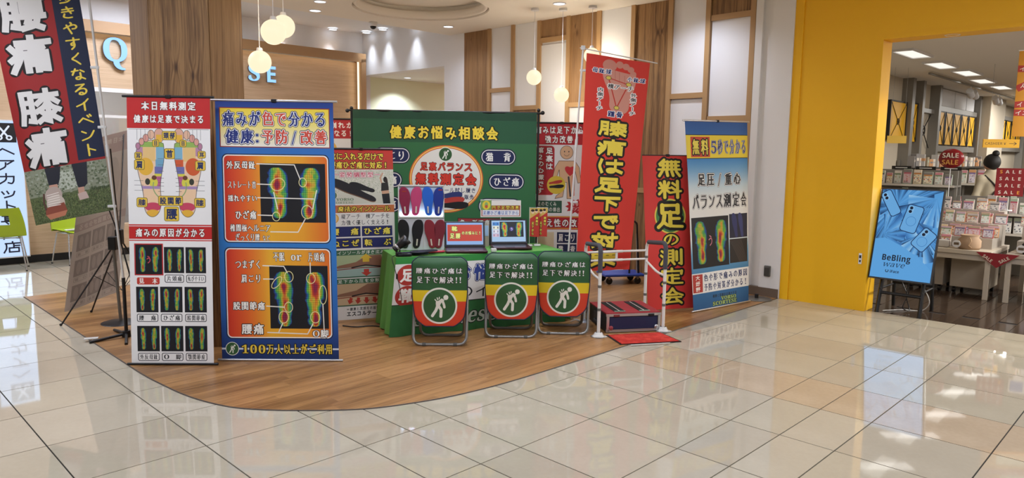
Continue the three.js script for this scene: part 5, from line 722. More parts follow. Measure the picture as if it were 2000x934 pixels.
{ // green backdrop
  const t = thing('backdrop_banner', 'wide dark green backdrop with white circle and navy pills', 'banner', [-0.67, 0, -7.02]);
  part(t, 'printed_sheet', sheet(V(-0.9, 0.04, 0), V(0.9, 0.04, 0), V(0.9, 1.945, 0), V(-0.9, 1.955, 0), { nx: 60, ny: 24, swell: (u, v) => 0.004 * Math.sin(u * 31) * v + 0.005 * Math.sin(u * 12 + v * 2) + 0.003 * Math.sin(u * 67 + v * 6) * v * v }), print(PRINT.backdrop, 0.75));
  part(t, 'top_rod', bar(V(-0.95, 1.953, -0.012), V(0.95, 1.943, -0.012), 0.011), K.blackRod); for (const s of [-1, 1]) { const p = part(t, 'pole', bar(V(s * 0.915, 0.02, -0.03), V(s * 0.915, 1.95, -0.015), 0.012), K.blackRod); part(p, 'finial', [new THREE.SphereGeometry(0.02, 12, 10).translate(s * 0.955, 1.948, -0.012), new THREE.SphereGeometry(0.018, 12, 10).translate(s * 0.915, 1.972, -0.015)], K.blackRod); part(t, 'foot', bar(V(s * 0.915, 0.014, -0.2), V(s * 0.915, 0.014, 0.12), 0.013), K.blackRod); }
}
rodBanner('banner_stand', 'white banner with cartoon body and red heart diagram', PRINT.heart, [V(0.205, 0.012, -7.3), V(0.8, 0.012, -7.32), V(0.8, 1.864, -7.32), V(0.185, 1.864, -7.3)], K.blackRod, { over: 0.02 });
rodBanner('banner_stand', 'plain red banner with vertical yellow lettering over green disc', PRINT.free, [V(1.35, 0.03, -6.86), V(1.865, 0.02, -7.06), V(1.772, 1.55, -7.06), V(1.24, 1.55, -6.86)], K.blackRod, { bottomRod: false, over: 0, rr0: 0.005, back: 0.3, foot: 0.2 });
rodBanner('banner_stand', 'blue and white banner beside the yellow shop front', PRINT.balance, [V(1.81, 0.015, -6.9), V(2.53, 0.015, -7.43), V(2.43, 1.905, -7.47), V(1.655, 1.888, -6.94)], K.silver, { wave: 0.008, over: 0.03, back: 0.14 });
// flags on poles
function flag(label, map, base, poleTop, c, swell, clips, joint, feet, crossEnd) {
  const t = thing('nobori_flag', label, 'flag', base), q = c.map((p) => sub(p, base)), top = sub(poleTop, base);
  part(t, 'cloth', sheet(q[0], q[1], q[2], q[3], { nx: 20, ny: 40, swell }), print(map, 0.7));
  const p = part(t, 'pole', [bar(V(0, 0.5, 0).lerp(top, 0), top, 0.0095), bar(V(0, 0.05, 0), V(0, 0.5, 0).lerp(top, 0), 0.013)], K.whitePole); part(p, 'joint', bar(V(0, 0.5, 0).lerp(top, joint), V(0, 0.5, 0).lerp(top, joint + 0.04), 0.014), K.clear);
  for (const k of clips) { const a = V(0, 0.5, 0).lerp(top, k); const side = Math.sign(q[1].x + q[0].x) || 1; part(t, 'clip', rb(0.07, 0.022, 0.012, 0.004).translate(a.x + side * 0.02, a.y, a.z), K.clear); }
  if (crossEnd) { const e = sub(crossEnd, base); part(t, 'cross_bar', bar(top.clone().add(V(-0.03, 0, 0)), e, 0.005), K.whitePole); part(t, 'clip', rb(0.04, 0.04, 0.02, 0.006).translate(top.x, top.y, top.z), K.clear); }
  part(t, 'lower_pole', bar(V(0, 0.03, 0), V(0, 0.5, 0), 0.014), K.blackRod);
  const f = part(t, 'base', cyl(0.03, 0.035, 0.05, 0, 0.03, 0), K.blackRod); for (const a of feet) part(f, 'foot', bar(V(0, 0.03, 0), V(Math.cos(a) * 0.28, 0.01, -Math.sin(a) * 0.28), 0.012), K.blackRod);
  return t;
}
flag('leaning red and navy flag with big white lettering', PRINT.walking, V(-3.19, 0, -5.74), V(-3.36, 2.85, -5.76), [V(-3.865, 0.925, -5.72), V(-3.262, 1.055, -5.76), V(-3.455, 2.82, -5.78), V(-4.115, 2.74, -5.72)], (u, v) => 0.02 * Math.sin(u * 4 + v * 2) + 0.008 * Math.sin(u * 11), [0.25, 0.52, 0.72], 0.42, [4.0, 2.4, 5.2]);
flag('tall red flag with sole drawing and bold yellow lettering', PRINT.knee, V(0.53, 0, -6.66), V(0.627, 2.515, -6.62), [V(0.6, 0.46, -6.58), V(1.115, 0.475, -6.62), V(1.238, 2.385, -6.62), V(0.658, 2.466, -6.6)], (u, v) => 0.02 * Math.sin(u * 5 + v * 1.5) * (1.1 - v) + 0.012 * Math.sin(u * 14 + v * 3) * (1 - v) + 0.006 * Math.sin(u * 9 + v * 12), [0.3, 0.62, 0.9], 0.55, [0.7, 1.9], V(1.31, 2.385, -6.63));
{ // tape on the flag foot
  solo('tape_strip', 'crumpled clear tape on the leaning flag foot', 'tape', [rb(0.1, 0.006, 0.05, 0.002, 0, 0.022, 0), rb(0.05, 0.01, 0.06, 0.003, 0.03, 0.006, 0.02)], K.tape, [-3.4, 0.003, -5.6], 0.4);
}
{ // banner seen from behind on its folding cross stand
  const b = V(-4.05, 0, -6.75), t = thing('cross_stand_banner', 'grey back of a thin banner on a black cross stand', 'banner', b), L = (x, y, z) => V(x - b.x, y, z - b.z);
  const bl = L(-4.17, 0.03, -6.48), br = L(-4.0, 0.1, -7.1), tr = L(-3.84, 1.75, -7.2), tl = L(-3.92, 1.6, -6.52);
  part(t, 'printed_sheet', sheet(bl, br, tr, tl, { swell: (u, v) => 0.012 * Math.sin(u * 6 + v * 2) }), print(PRINT.ghost, 0.85));
  const hub = L(-3.6, 0.75, -6.45); part(t, 'hub', rb(0.06, 0.14, 0.06, 0.012).translate(hub.x, hub.y, hub.z), K.blackRod);
  for (const p of [L(-3.95, 0.005, -6.08), L(-3.99, 0.005, -6.6), L(-3.5, 0.005, -6.95), L(-3.35, 0.005, -6.3)]) { const l = part(t, 'leg', bar(hub, p, 0.007), K.blackRod); part(l, 'foot', new THREE.SphereGeometry(0.012, 10, 8).translate(p.x, 0.012, p.z), K.blackRod); part(l, 'strut', bar(hub.clone().lerp(p, 0.45), hub.clone().setY(0.25), 0.003, 6), K.blackRod); }
  for (const p of [L(-3.62, 1.55, -6.42), L(-3.86, 1.72, -7.1), L(-3.92, 1.55, -6.55)]) part(t, 'arm', bar(hub, p, 0.006), K.blackRod);
}
{ // weighted pole stand behind it
  const t = thing('pole_stand', 'grey pole on a round dark base behind the red banner', 'stand', [-3.5, 0, -6.22]); part(t, 'base', lathe([[0, 0], [0.16, 0], [0.16, 0.008], [0.05, 0.02], [0, 0.022]]), K.plastic); part(t, 'pole', bar(V(0, 0.02, 0), V(-0.03, 0.7, 0), 0.014), std(0x77736c, 0.4, { metalness: 0.5 })); part(t, 'clamp', rb(0.07, 0.12, 0.06, 0.01, -0.03, 0.72, 0), K.blackRod);
  const t2 = thing('base_plate', 'flat round metal plate on the timber floor by blue banner', 'plate', [2.68, 0.003, -7.62]); part(t2, 'disc', lathe([[0, 0], [0.16, 0], [0.16, 0.006], [0.03, 0.012], [0, 0.012]]), K.steelTube); part(t2, 'socket', cyl(0.02, 0.02, 0.05, 0, 0.03, 0.0), K.blackRod);
}
{ // drooping plant between flag pole and column
  const b = V(-3.9, 0, -7.9), t = thing('slender_plant', 'thin dark leaved plant behind the flag pole', 'plant', b), leafM = std(0x20261b, 0.6), pot = part(t, 'pot', lathe([[0, 0], [0.1, 0], [0.13, 0.26], [0.12, 0.26], [0.11, 0.22], [0, 0.22]]), std(0x8a8880, 0.6));
  part(t, 'stem', [tube([V(0, 0.2, 0), V(-0.03, 0.8, 0), V(-0.1, 1.5, 0)], 0.008, 20), tube([V(0.02, 0.2, 0), V(0.05, 0.8, 0.02), V(-0.08, 1.45, 0.02)], 0.006, 20)], leafM);
  for (let i = 0; i < 40; i++) { const y = rr(0.5, 1.5), a = rr(0, 6.28), l = rr(0.12, 0.22), s = V(-0.06 * y, y, 0), d = V(Math.cos(a), 0.3, Math.sin(a)); part(t, 'leaf', sheet(s.clone().add(V(0, -0.006, 0)), s.clone().addScaledVector(d, l).add(V(0, -l * 0.5, 0)), s.clone().addScaledVector(d, l * 1.02).add(V(0, -l * 0.46, 0)), s.clone().add(V(0, 0.008, 0)), { nx: 4, ny: 1, thick: 0.0015, swell: (u) => 0.015 * Math.sin(u * 3) }), leafM); }
}
// ---------- table ----------
const TT = 0.4, TB = V(-0.255, 0, -6.2), tb = (x, y, z) => V(x * Math.cos(TT) + z * Math.sin(TT), y, -x * Math.sin(TT) + z * Math.cos(TT)).add(TB); // table frame: z = 0 is its front edge
const TH = 0.67;
{
  const t = thing('demo_table', 'long table under bright green cloth behind folding chairs', 'table', TB, TT);
  part(t, 'table_top', bx(1.52, 0.025, 0.46, 0, TH - 0.02, -0.25), std(0xcfc8bb, 0.5)); for (const sx of [-1, 1]) for (const z of [-0.08, -0.42]) part(t, 'leg', bar(V(sx * 0.68, 0, z), V(sx * 0.68, TH - 0.03, z), 0.014), K.steelTube);
  const cl = []; cl.push(sheet(V(-0.78, TH, 0.005), V(0.78, TH, 0.005), V(0.78, TH, -0.5), V(-0.78, TH, -0.5), { nx: 24, ny: 10, thick: 0.004, swell: (u, v) => 0.004 * Math.sin(u * 22) * Math.sin(v * 9) }));
  for (const s of [-1, 1]) cl.push(sheet(V(s * 0.78 + s * 0.06, 0.02, -0.5), V(s * 0.78 + s * 0.07, 0.01, 0.03), V(s * 0.78, TH, 0.005), V(s * 0.78, TH, -0.5), { nx: 20, ny: 12, thick: 0.004, swell: (u, v) => 0.022 * Math.sin(u * 17 + v) * (1 - v) }));
  const cloth = part(t, 'green_cloth', cl, K.table);
  part(cloth, 'printed_front', sheet(V(-0.86, 0.005, 0.05), V(0.8, 0.005, 0.04), V(0.78, TH + 0.001, 0.006), V(-0.78, TH + 0.001, 0.006), { nx: 60, ny: 14, thick: 0.003, swell: (u, v) => (0.012 * Math.sin(u * 34) + 0.01 * Math.sin(u * 19 + 1)) * (1 - v) }), print(PRINT.tableFront, 0.75));
}
// ---------- folding chairs with printed covers ----------
function foldingChair(x, z, turn, label) {
  const t = thing('folding_chair', label, 'chair', [x, 0, z], turn, 'folding chairs with printed covers'), w = 0.215, R = 0.0125;
  part(t, 'rear_leg_frame', bentTube([V(-w, 0.4, -0.08), V(-w, 0.013, 0.05), V(w, 0.013, 0.05), V(w, 0.4, -0.08)], R, 0.07), K.steelTube);
  const f = part(t, 'back_frame', bentTube([V(-w + 0.03, 0.013, -0.25), V(-w + 0.03, 0.4, -0.12), V(-w + 0.02, 0.7, 0.0), V(w - 0.02, 0.7, 0.0), V(w - 0.03, 0.4, -0.12), V(w - 0.03, 0.013, -0.25)], R, 0.07, true), K.steelTube); for (const x of [-0.14, 0.11]) part(t, 'foot_cap', bar(V(x, 0.013, 0.05), V(x + 0.03, 0.013, 0.05), 0.016), std(0x55534e, 0.7));
  part(t, 'seat', rb(0.37, 0.035, 0.26, 0.016, 0, 0.4, -0.17), std(0x2b2b2f, 0.7));
  const edge = (v) => { const k = v < 0.5 ? 0.075 * Math.pow((0.5 - v) / 0.5, 1.3) + (v < 0.2 ? 0.17 * Math.pow((0.2 - v) / 0.2, 2.6) : 0) : v > 0.9 ? 0.12 * Math.pow((v - 0.9) / 0.1, 2.4) : 0; return [k, 1 - k]; };
  const bl = V(-0.222, 0.165, 0.045), br = V(0.222, 0.165, 0.045), tr = V(0.222, 0.722, 0.03), tl = V(-0.222, 0.722, 0.03), swell = (u, v) => 0.012 * Math.sin(u * Math.PI) + 0.006 * Math.sin(v * 16 + u * 3) * Math.sin(u * Math.PI) * v + (v > 0.9 ? -0.03 * Math.pow((v - 0.9) / 0.1, 2) : 0);
  const c = part(t, 'printed_cover', sheet(bl, br, tr, tl, { nx: 20, ny: 40, thick: 0.006, swell, edge }), print(PRINT.chair, 0.5));
  part(c, 'cover_back', sheet(V(-0.2, 0.4, -0.05), V(0.2, 0.4, -0.05), V(0.2, 0.71, -0.018), V(-0.2, 0.71, -0.018), { nx: 8, ny: 10 }), std(0x2c5a31, 0.6));
  const rim = []; const pt = (u, v) => { const e = edge(v), q = e[0] + (e[1] - e[0]) * u; return bl.clone().lerp(br, q).lerp(tl.clone().lerp(tr, q), v).add(V(0, 0, swell(q, v) + 0.002)); };
  for (let i = 0; i <= 30; i++) rim.push(pt(0, i / 30)); for (let i = 1; i < 10; i++) rim.push(pt(i / 10, 1)); for (let i = 30; i >= 0; i--) rim.push(pt(1, i / 30)); for (let i = 9; i > 0; i--) rim.push(pt(i / 10, 0)); part(c, 'piping', tube(rim, 0.0045, 160, true), std(0x16203c, 0.6));
}
foldingChair(-0.575, -5.63, 0.02, 'folding chair with green cover, leftmost and nearest of three'); foldingChair(0.0, -5.9, 0.0, 'folding chair with green cover, middle of three'); foldingChair(0.45, -6.03, -0.02, 'folding chair with green cover beside the flight case');
// ---------- laptops and small things on the table ----------
function laptop(p, turn, map, label, w = 0.37) {
  const t = thing('laptop', label, 'laptop', [p.x, TH + 0.007, p.z], turn, 'laptops on the green table'); const wine = std(0x3c1420, 0.3);
  const b = part(t, 'base', rb(w, 0.022, 0.25, 0.008, 0, 0.011, 0), wine); part(b, 'keyboard', bx(w * 0.86, 0.003, 0.1, 0, 0.0225, -0.035), K.plastic); part(b, 'touch_pad', bx(0.08, 0.002, 0.05, -0.02, 0.0226, 0.075), std(0x2a1218, 0.25));
  const lid = part(t, 'lid', rb(w, 0.24, 0.012, 0.006, 0, 0.12, 0), K.plastic); lid.position.set(0, 0.02, -0.12); lid.rotation.x = -0.28;
  part(lid, 'lit_screen', new THREE.PlaneGeometry(w - 0.036, 0.202).translate(0, 0.125, 0.0068), new THREE.MeshStandardMaterial({ color: 0x050505, emissive: 0xffffff, emissiveMap: map, emissiveIntensity: 1.25, roughness: 0.3 }));
  const l = new THREE.RectAreaLight(0xdfe8ff, 0.5, w - 0.04, 0.2); l.position.copy(V(0, 0.145, -0.1).applyAxisAngle(V(0, 1, 0), turn).add(t.position)); scene.add(l); l.lookAt(V(0, 0.2, 1).applyAxisAngle(V(0, 1, 0), turn).add(t.position)); l.castShadow = true;
}
laptop(tb(-0.11, 0, -0.14), 0.14, PRINT.screenShoes, 'wine red laptop showing red screen with yellow lettering'); laptop(tb(0.36, 0, -0.22), 0.16, PRINT.screenFeet, 'wine red laptop showing two coloured footprints', 0.36);
{ const t = thing('sign_card', 'small white sign card propped above the right laptop', 'card', tb(0.34, 0.945, -0.43), 0.16); part(t, 'card', rb(0.39, 0.115, 0.006, 0.002, 0, 0.06, 0), K.tape); part(t, 'print', new THREE.PlaneGeometry(0.385, 0.16).translate(0, 0.083, 0.0045), print(PRINT.card)); part(t, 'zero_tab', rb(0.1, 0.08, 0.006, 0.002, -0.145, 0.13, 0), K.tape); part(t, 'prop', bar(V(0, -0.268, -0.05), V(0, 0.05, -0.004), 0.004), K.clear); }
// sample boards with insoles
const insoleOutline = () => { const s = new THREE.Shape(); s.moveTo(-0.1, 0.5); s.bezierCurveTo(0.35, 0.52, 0.55, 0.3, 0.48, 0.1); s.bezierCurveTo(0.42, -0.1, 0.26, -0.2, 0.3, -0.38); s.bezierCurveTo(0.3, -0.55, -0.3, -0.55, -0.3, -0.36); s.bezierCurveTo(-0.3, -0.1, -0.5, 0, -0.46, 0.22); s.bezierCurveTo(-0.44, 0.42, -0.3, 0.5, -0.1, 0.5); return s; };
const insoleGeo = new THREE.ExtrudeGeometry(insoleOutline(), { depth: 0.05, bevelEnabled: true, bevelThickness: 0.05, bevelSize: 0.03, bevelSegments: 3, curveSegments: 10 }).scale(0.098, 0.245, 0.07);
function insole(label, colour, p, turn, roll, mirror, lie, line2) {
  const t = thing('insole', label, 'insole', p, turn, 'shoe insoles on the table'), m = std(colour, 0.6), g = insoleGeo.clone(); if (mirror) { g.scale(-1, 1, 1); const ix = g.index; const a = g.attributes.position.array; for (let i = 0; i < a.length; i += 9) for (let k = 0; k < 3; k++) { const s = a[i + 3 + k]; a[i + 3 + k] = a[i + 6 + k]; a[i + 6 + k] = s; } g.computeVertexNormals(); }
  g.rotateZ(roll); if (lie) g.rotateX(-Math.PI / 2 + 0.04).translate(0, 0.003, 0); const b = part(t, 'sole', g, m);
  const pr = bx(0.012, 0.06, 0.001, mirror ? 0.004 : -0.004, -0.075, 0.0085).rotateZ(roll); if (lie) pr.rotateX(-Math.PI / 2 + 0.04).translate(0, 0.003, 0); part(b, 'printed_name', pr, std(line2 ?? 0xd8d2c0, 0.5));
  return t;
}
{
  const o = V(-0.815, 0, -6.33), BY = TH + 0.006, tn = 0.1, at = (x, y, z) => V(x * Math.cos(tn) + z * Math.sin(tn), y, -x * Math.sin(tn) + z * Math.cos(tn)).add(o);
  const t = thing('sample_board', 'white board displaying black and dark red insoles', 'board', o.clone().setY(BY), tn); part(t, 'panel', rb(0.41, 0.29, 0.012, 0.004, 0, 0.145, 0), std(0xd4d6da, 0.4)); part(t, 'easel_leg', [bar(V(-0.15, 0, -0.09), V(-0.13, 0.28, -0.006), 0.006), bar(V(0.15, 0, -0.09), V(0.13, 0.28, -0.006), 0.006)], K.blackRod); part(t, 'divider', bx(0.004, 0.28, 0.004, 0.02, 0.145, 0.008), K.tape);
  const t2 = thing('lit_sample_panel', 'glowing white panel displaying pink and blue insoles', 'panel', o.clone().setY(BY + 0.294), tn); part(t2, 'frame', [bx(0.41, 0.29, 0.01, 0, 0.147, -0.012), bx(0.41, 0.012, 0.03, 0, 0.006, 0), bx(0.41, 0.012, 0.03, 0, 0.288, 0), bx(0.01, 0.29, 0.03, -0.2, 0.147, 0), bx(0.01, 0.29, 0.03, 0.2, 0.147, 0)], K.tape); part(t2, 'light_strip', bx(0.38, 0.004, 0.008, 0, 0.0145, 0.009), glow(0xe6f2ff, 6)); part(t2, 'backing', bx(0.39, 0.27, 0.003, 0, 0.147, -0.005), std(0xcfe0f2, 0.4));
  const l = new THREE.RectAreaLight(0xdcecff, 60, 0.38, 0.01); l.position.copy(at(0, BY + 0.294 + 0.019, 0.01)); scene.add(l); l.lookAt(at(0, BY + 0.294 + 0.2, 0.0)); l.castShadow = true;
  const U = (x, y, z = 0.008) => at(x, BY + y, z);
  insole('dark pink insole at left of glowing panel', 0x8a1c40, U(-0.145, 0.44), tn, 0.08, false); insole('bright pink insole in the glowing panel', 0xc04070, U(-0.045, 0.443), tn, -0.06, true); insole('bright blue insole in the glowing panel', 0x1a62c8, U(0.06, 0.443), tn, 0.06, false); insole('dark blue insole at right of glowing panel', 0x12308a, U(0.155, 0.44), tn, -0.06, true);
  insole('black insole at left of the white board', 0x101014, U(-0.155, 0.15, 0.013), tn, 0.08, false); insole('black insole right beside the first black one', 0x0e0e13, U(-0.035, 0.15, 0.013), tn, -0.1, true); insole('dark red insole left of its pair on white board', 0x8a2430, U(0.083, 0.15, 0.013), tn, 0.14, false); insole('dark red insole at right edge of white board', 0x7c2230, U(0.16, 0.15, 0.013), tn, -0.08, true);
  for (const [x, y, c1, lab] of [[-0.15, 0.53, 0xe08a2a, 'small orange price sticker on the pink insole'], [0.17, 0.545, 0xd2e2b0, 'pale green star sticker on the blue insole']]) { const s = thing('sticker', lab, 'sticker', U(x, y, 0.012), tn); part(s, 'card', x < 0 ? bx(0.055, 0.03, 0.002) : new THREE.ExtrudeGeometry(new THREE.Shape(Array.from({ length: 24 }, (_, i) => new THREE.Vector2(Math.cos(i / 24 * 6.283) * (i % 2 ? 0.03 : 0.04), Math.sin(i / 24 * 6.283) * (i % 2 ? 0.018 : 0.026)))), { depth: 0.002, bevelEnabled: false }), std(c1, 0.6)); part(s, 'print', bx(0.035, 0.01, 0.001, 0, 0, 0.003), std(0xa03020, 0.6)); }
}
insole('bright red insole lying flat before the laptop', 0xc8344a, tb(-0.43, TH + 0.012, -0.17), 0.5, 1.3, false, true); insole('navy insole lying on the table corner', 0x1c2440, tb(-0.6, TH + 0.012, -0.1), 0.2, 1.5, false, true, 0x3a4a70); insole('dark insole overlapping the navy one on table', 0x1a1d2e, tb(-0.52, TH + 0.032, -0.06), 0.5, 1.7, true, true, 0x3a4060);
{ // clip lamp on the table corner
  const t = thing('clip_lamp', 'black clip lamp on the left table corner', 'lamp', tb(-0.73, TH + 0.006, -0.03), 0.3);
  part(t, 'clamp', [rb(0.12, 0.025, 0.05, 0.008, 0.03, 0.012, 0), rb(0.05, 0.04, 0.04, 0.01, -0.02, 0.02, 0)], K.plastic); part(t, 'stem', bar(V(-0.01, 0.03, 0), V(-0.01, 0.07, 0), 0.006), K.plastic);
  const h = part(t, 'head', lathe([[0, 0], [0.026, 0.002], [0.03, 0.012], [0.022, 0.03], [0.03, 0.05], [0.042, 0.1], [0.046, 0.15], [0, 0.15]]).rotateZ(-0.9).translate(-0.06, 0.055, 0), K.plastic); part(h, 'band', lathe([[0.03, 0.03], [0.033, 0.03], [0.033, 0.045], [0.03, 0.045]]).rotateZ(-0.9).translate(-0.06, 0.055, 0), K.silver);
  part(t, 'cable', tube([V(-0.03, 0.01, 0), V(-0.075, 0, 0.02), V(-0.06, -0.1, 0.06), V(-0.03, -0.22, 0.08), V(-0.01, -0.36, 0.1)], 0.003, 40), K.plastic); part(t, 'inline_switch', rb(0.014, 0.045, 0.012, 0.004, -0.045, -0.16, 0.07), K.plastic);
}
for (const [x, lab] of [[0.6, 'small red table flag nearer to the laptop'], [0.685, 'small red table flag at right end of table']]) {
  const p = tb(x, TH + 0.004, -0.34), t = thing('table_flag', lab, 'flag', p, 0.05, 'small flags on the table'); part(t, 'base', cyl(0.03, 0.035, 0.012, 0, 0.006, 0), K.tape); part(t, 'pole', bar(V(0, 0.01, 0), V(0, 0.37, 0), 0.003), K.whitePole); part(t, 'cross_bar', bar(V(-0.004, 0.366, 0), V(0.1, 0.366, 0), 0.002), K.whitePole); part(t, 'cloth', sheet(V(0.003, 0.09, 0), V(0.092, 0.085, 0.01), V(0.095, 0.362, 0), V(0.003, 0.362, 0), { nx: 6, ny: 10, thick: 0.001, swell: (u, v) => 0.004 * Math.sin(u * 6) * (1 - v) }), print(PRINT.flag));
}
{ const t = thing('usb_hub', 'small pale adapter with cable between the laptops', 'adapter', tb(0.125, TH + 0.004, -0.06), 0.2); part(t, 'body', rb(0.05, 0.03, 0.04, 0.006, 0, 0.015, 0), K.tape); part(t, 'cable', tube([V(0, 0.02, -0.02), V(-0.01, 0.03, -0.1), V(0.005, 0.02, -0.16), V(0.0, 0.006, -0.2)], 0.003, 30), K.plastic); }
{ const t = thing('paper_notice', 'grey paper sheet with foot map propped between laptops', 'notice', tb(0.15, TH + 0.004, -0.42), 0.16); part(t, 'sheet', bx(0.13, 0.21, 0.003, 0, 0.105, 0), std(0xb3a894, 0.7)); part(t, 'photo', bx(0.115, 0.1, 0.002, 0, 0.15, 0.003), print(PRINT.screenFeet)); }
// ---------- step frame, flight case and mat ----------
const SO = V(1.06, 0, -6.1), SR = 0.22, sp = (x, y, z) => V(x * Math.cos(SR) + z * Math.sin(SR), y, -x * Math.sin(SR) + z * Math.cos(SR));
{
  const t = thing('safety_rail_frame', 'white tubular safety rail frame with dark grey foam grips', 'rail', SO), fl = V(0.75, 0, -5.93).sub(SO), fr = V(1.348, 0, -6.15).sub(SO), bl = V(0.68, 0, -6.46).sub(SO), br = V(1.27, 0, -6.62).sub(SO);
  const H = 0.79, HB = 0.73;
  for (const [f, b] of [[fl, bl], [fr, br]]) {
    part(t, 'side_rail', bentTube([f.clone().setY(0.03), f.clone().setY(H), b.clone().setY(HB + 0.01), b.clone().setY(0.03)], 0.0145, 0.07), K.whitePipe);
    part(t, 'foam_grip', bentTube([f.clone().setY(0.56), f.clone().setY(H), b.clone().setY(HB + 0.01).lerp(f.clone().setY(H), 0.1)], 0.02, 0.07), K.foam);
    for (const y of [0.24, 0.44, 0.6]) for (const q of [f, b]) part(t, 'height_ring', cyl(0.0165, 0.0165, 0.022, q.x, y, q.z, 14), std(0x6a6862, 0.6));
    part(t, 'lower_side_rail', bentTube([f.clone().setY(0.5), f.clone().lerp(b, 0.4).setY(0.5), b.clone().setY(0.56)], 0.011, 0.08), K.whitePipe);
    for (const q of [f, b]) { part(t, 'foot', [cyl(0.018, 0.024, 0.03, q.x, 0.018, q.z), cyl(0.03, 0.04, 0.01, q.x, 0.008, q.z)], std(0xaeb4be, 0.4)); }
  }
  for (const y of [0.655, 0.575]) { part(t, 'cross_rail', bar(bl.clone().setY(y), br.clone().setY(y + 0.005), 0.0105), K.whitePipe); part(t, 'sleeve', bar(bl.clone().lerp(br, 0.28).setY(y), bl.clone().lerp(br, 0.6).setY(y + 0.003), 0.0135), K.whitePipe); }
  part(t, 'link', rb(0.022, 0.1, 0.02, 0.005).translate(...bl.clone().lerp(br, 0.5).setY(0.617).toArray()), K.whitePipe);
  for (const [q, lab] of [[fl, 'bunched clear tape around left front rail foot'], [fr, 'clear tape patch at right front rail foot']]) solo('tape_wrap', lab, 'tape', [lathe([[0.026, 0.04], [0.034, 0.035], [0.045, 0.012], [0.07, 0.002], [0.04, 0.001]], 9), rb(0.07, 0.006, 0.03, 0.002, 0.03, 0.004, 0.03), rb(0.05, 0.012, 0.04, 0.004, -0.035, 0.007, 0.02)], K.tape, [q.x + SO.x, 0.003, q.z + SO.z], 0.3);
}
{
  const t = thing('flight_case', 'low flight case step with blue front and aluminium edges', 'case', [1.03, 0.003, -6.34], 0.2), w = 0.5, d = 0.48, h = 0.165, al = std(0xcfcfcf, 0.3, { metalness: 0.8 });
  part(t, 'body', bx(w, h - 0.01, d, 0, h / 2 + 0.005, 0), std(0x16171b, 0.5)); part(t, 'front_panel', bx(w - 0.06, h - 0.06, 0.006, 0.0, h / 2 + 0.003, d / 2 + 0.001), K.navy);
  for (const [g] of [[bx(w + 0.008, 0.022, 0.012, 0, h - 0.008, d / 2 + 0.003)], [bx(w + 0.008, 0.022, 0.012, 0, 0.018, d / 2 + 0.003)], [bx(0.024, h - 0.02, 0.012, -w / 2 + 0.012, h / 2, d / 2 + 0.003)], [bx(0.024, h - 0.02, 0.012, w / 2 - 0.012, h / 2, d / 2 + 0.003)]]) { const e = part(t, 'edge_trim', g, al); }
  for (const s of [-1, 1]) part(t, 'corner_knob', new THREE.SphereGeometry(0.02, 12, 10).scale(1, 1, 0.6).translate(s * (w / 2 - 0.04), 0.045, d / 2 + 0.01), s < 0 ? std(0x9a3a40, 0.4) : K.silver);
  for (const s of [-1, 1]) part(t, 'latch', rb(0.055, 0.02, 0.012, 0.004, s * 0.16, h - 0.012, d / 2 + 0.01), s < 0 ? std(0x7d3030, 0.5) : K.plastic);
  const top = part(t, 'red_top', bx(w, 0.012, d, 0, h + 0.004, 0), std(0x9a2a30, 0.85)); for (const x of [-0.11, 0.12]) { part(top, 'foot_pad', bx(0.1, 0.004, d - 0.08, x, h + 0.012, 0.0), std(0x101113, 0.8)); part(top, 'centre_line', bx(0.008, 0.001, d - 0.12, x, h + 0.0145, 0), K.tape); part(top, 'green_stop', bx(0.1, 0.005, 0.02, x, h + 0.013, d / 2 - 0.05), std(0x8fb39a, 0.6)); }
  part(t, 'handle', [bentTube([V(-w / 2 - 0.002, 0.06, -0.06), V(-w / 2 - 0.02, 0.06, -0.05), V(-w / 2 - 0.02, 0.06, 0.05), V(-w / 2 - 0.002, 0.06, 0.06)], 0.006, 0.01), bx(0.006, 0.1, 0.2, -w / 2 - 0.002, 0.08, 0)], std(0x2c2d31, 0.4));
}
{
  const b = V(1.12, 0.003, -5.9), q = [V(0.9, 0.003, -5.67), V(1.43, 0.003, -5.79), V(1.315, 0.003, -6.09), V(0.82, 0.003, -5.97)], t = thing('floor_mat', 'red floor mat with black border before the flight case', 'mat', b);
  const c = q.reduce((s, p) => s.add(p), V(0, 0, 0)).multiplyScalar(0.25), inner = q.map((p) => p.clone().lerp(c, 0.06)); part(t, 'border', slab(q.map((p) => [p.x - b.x, p.z - b.z]), 0, 0.005), K.plastic); part(t, 'red_pile', slab(inner.map((p) => [p.x - b.x, p.z - b.z]), 0.004, 0.008), mapped(scaled(stone([186, 40, 26], 40), 3, 3), 0.95)); part(t, 'tape', slab([[-0.14, 0.262], [0.2, 0.175], [0.2, 0.165], [-0.14, 0.247]], 0.005, 0.009), K.tape);
}
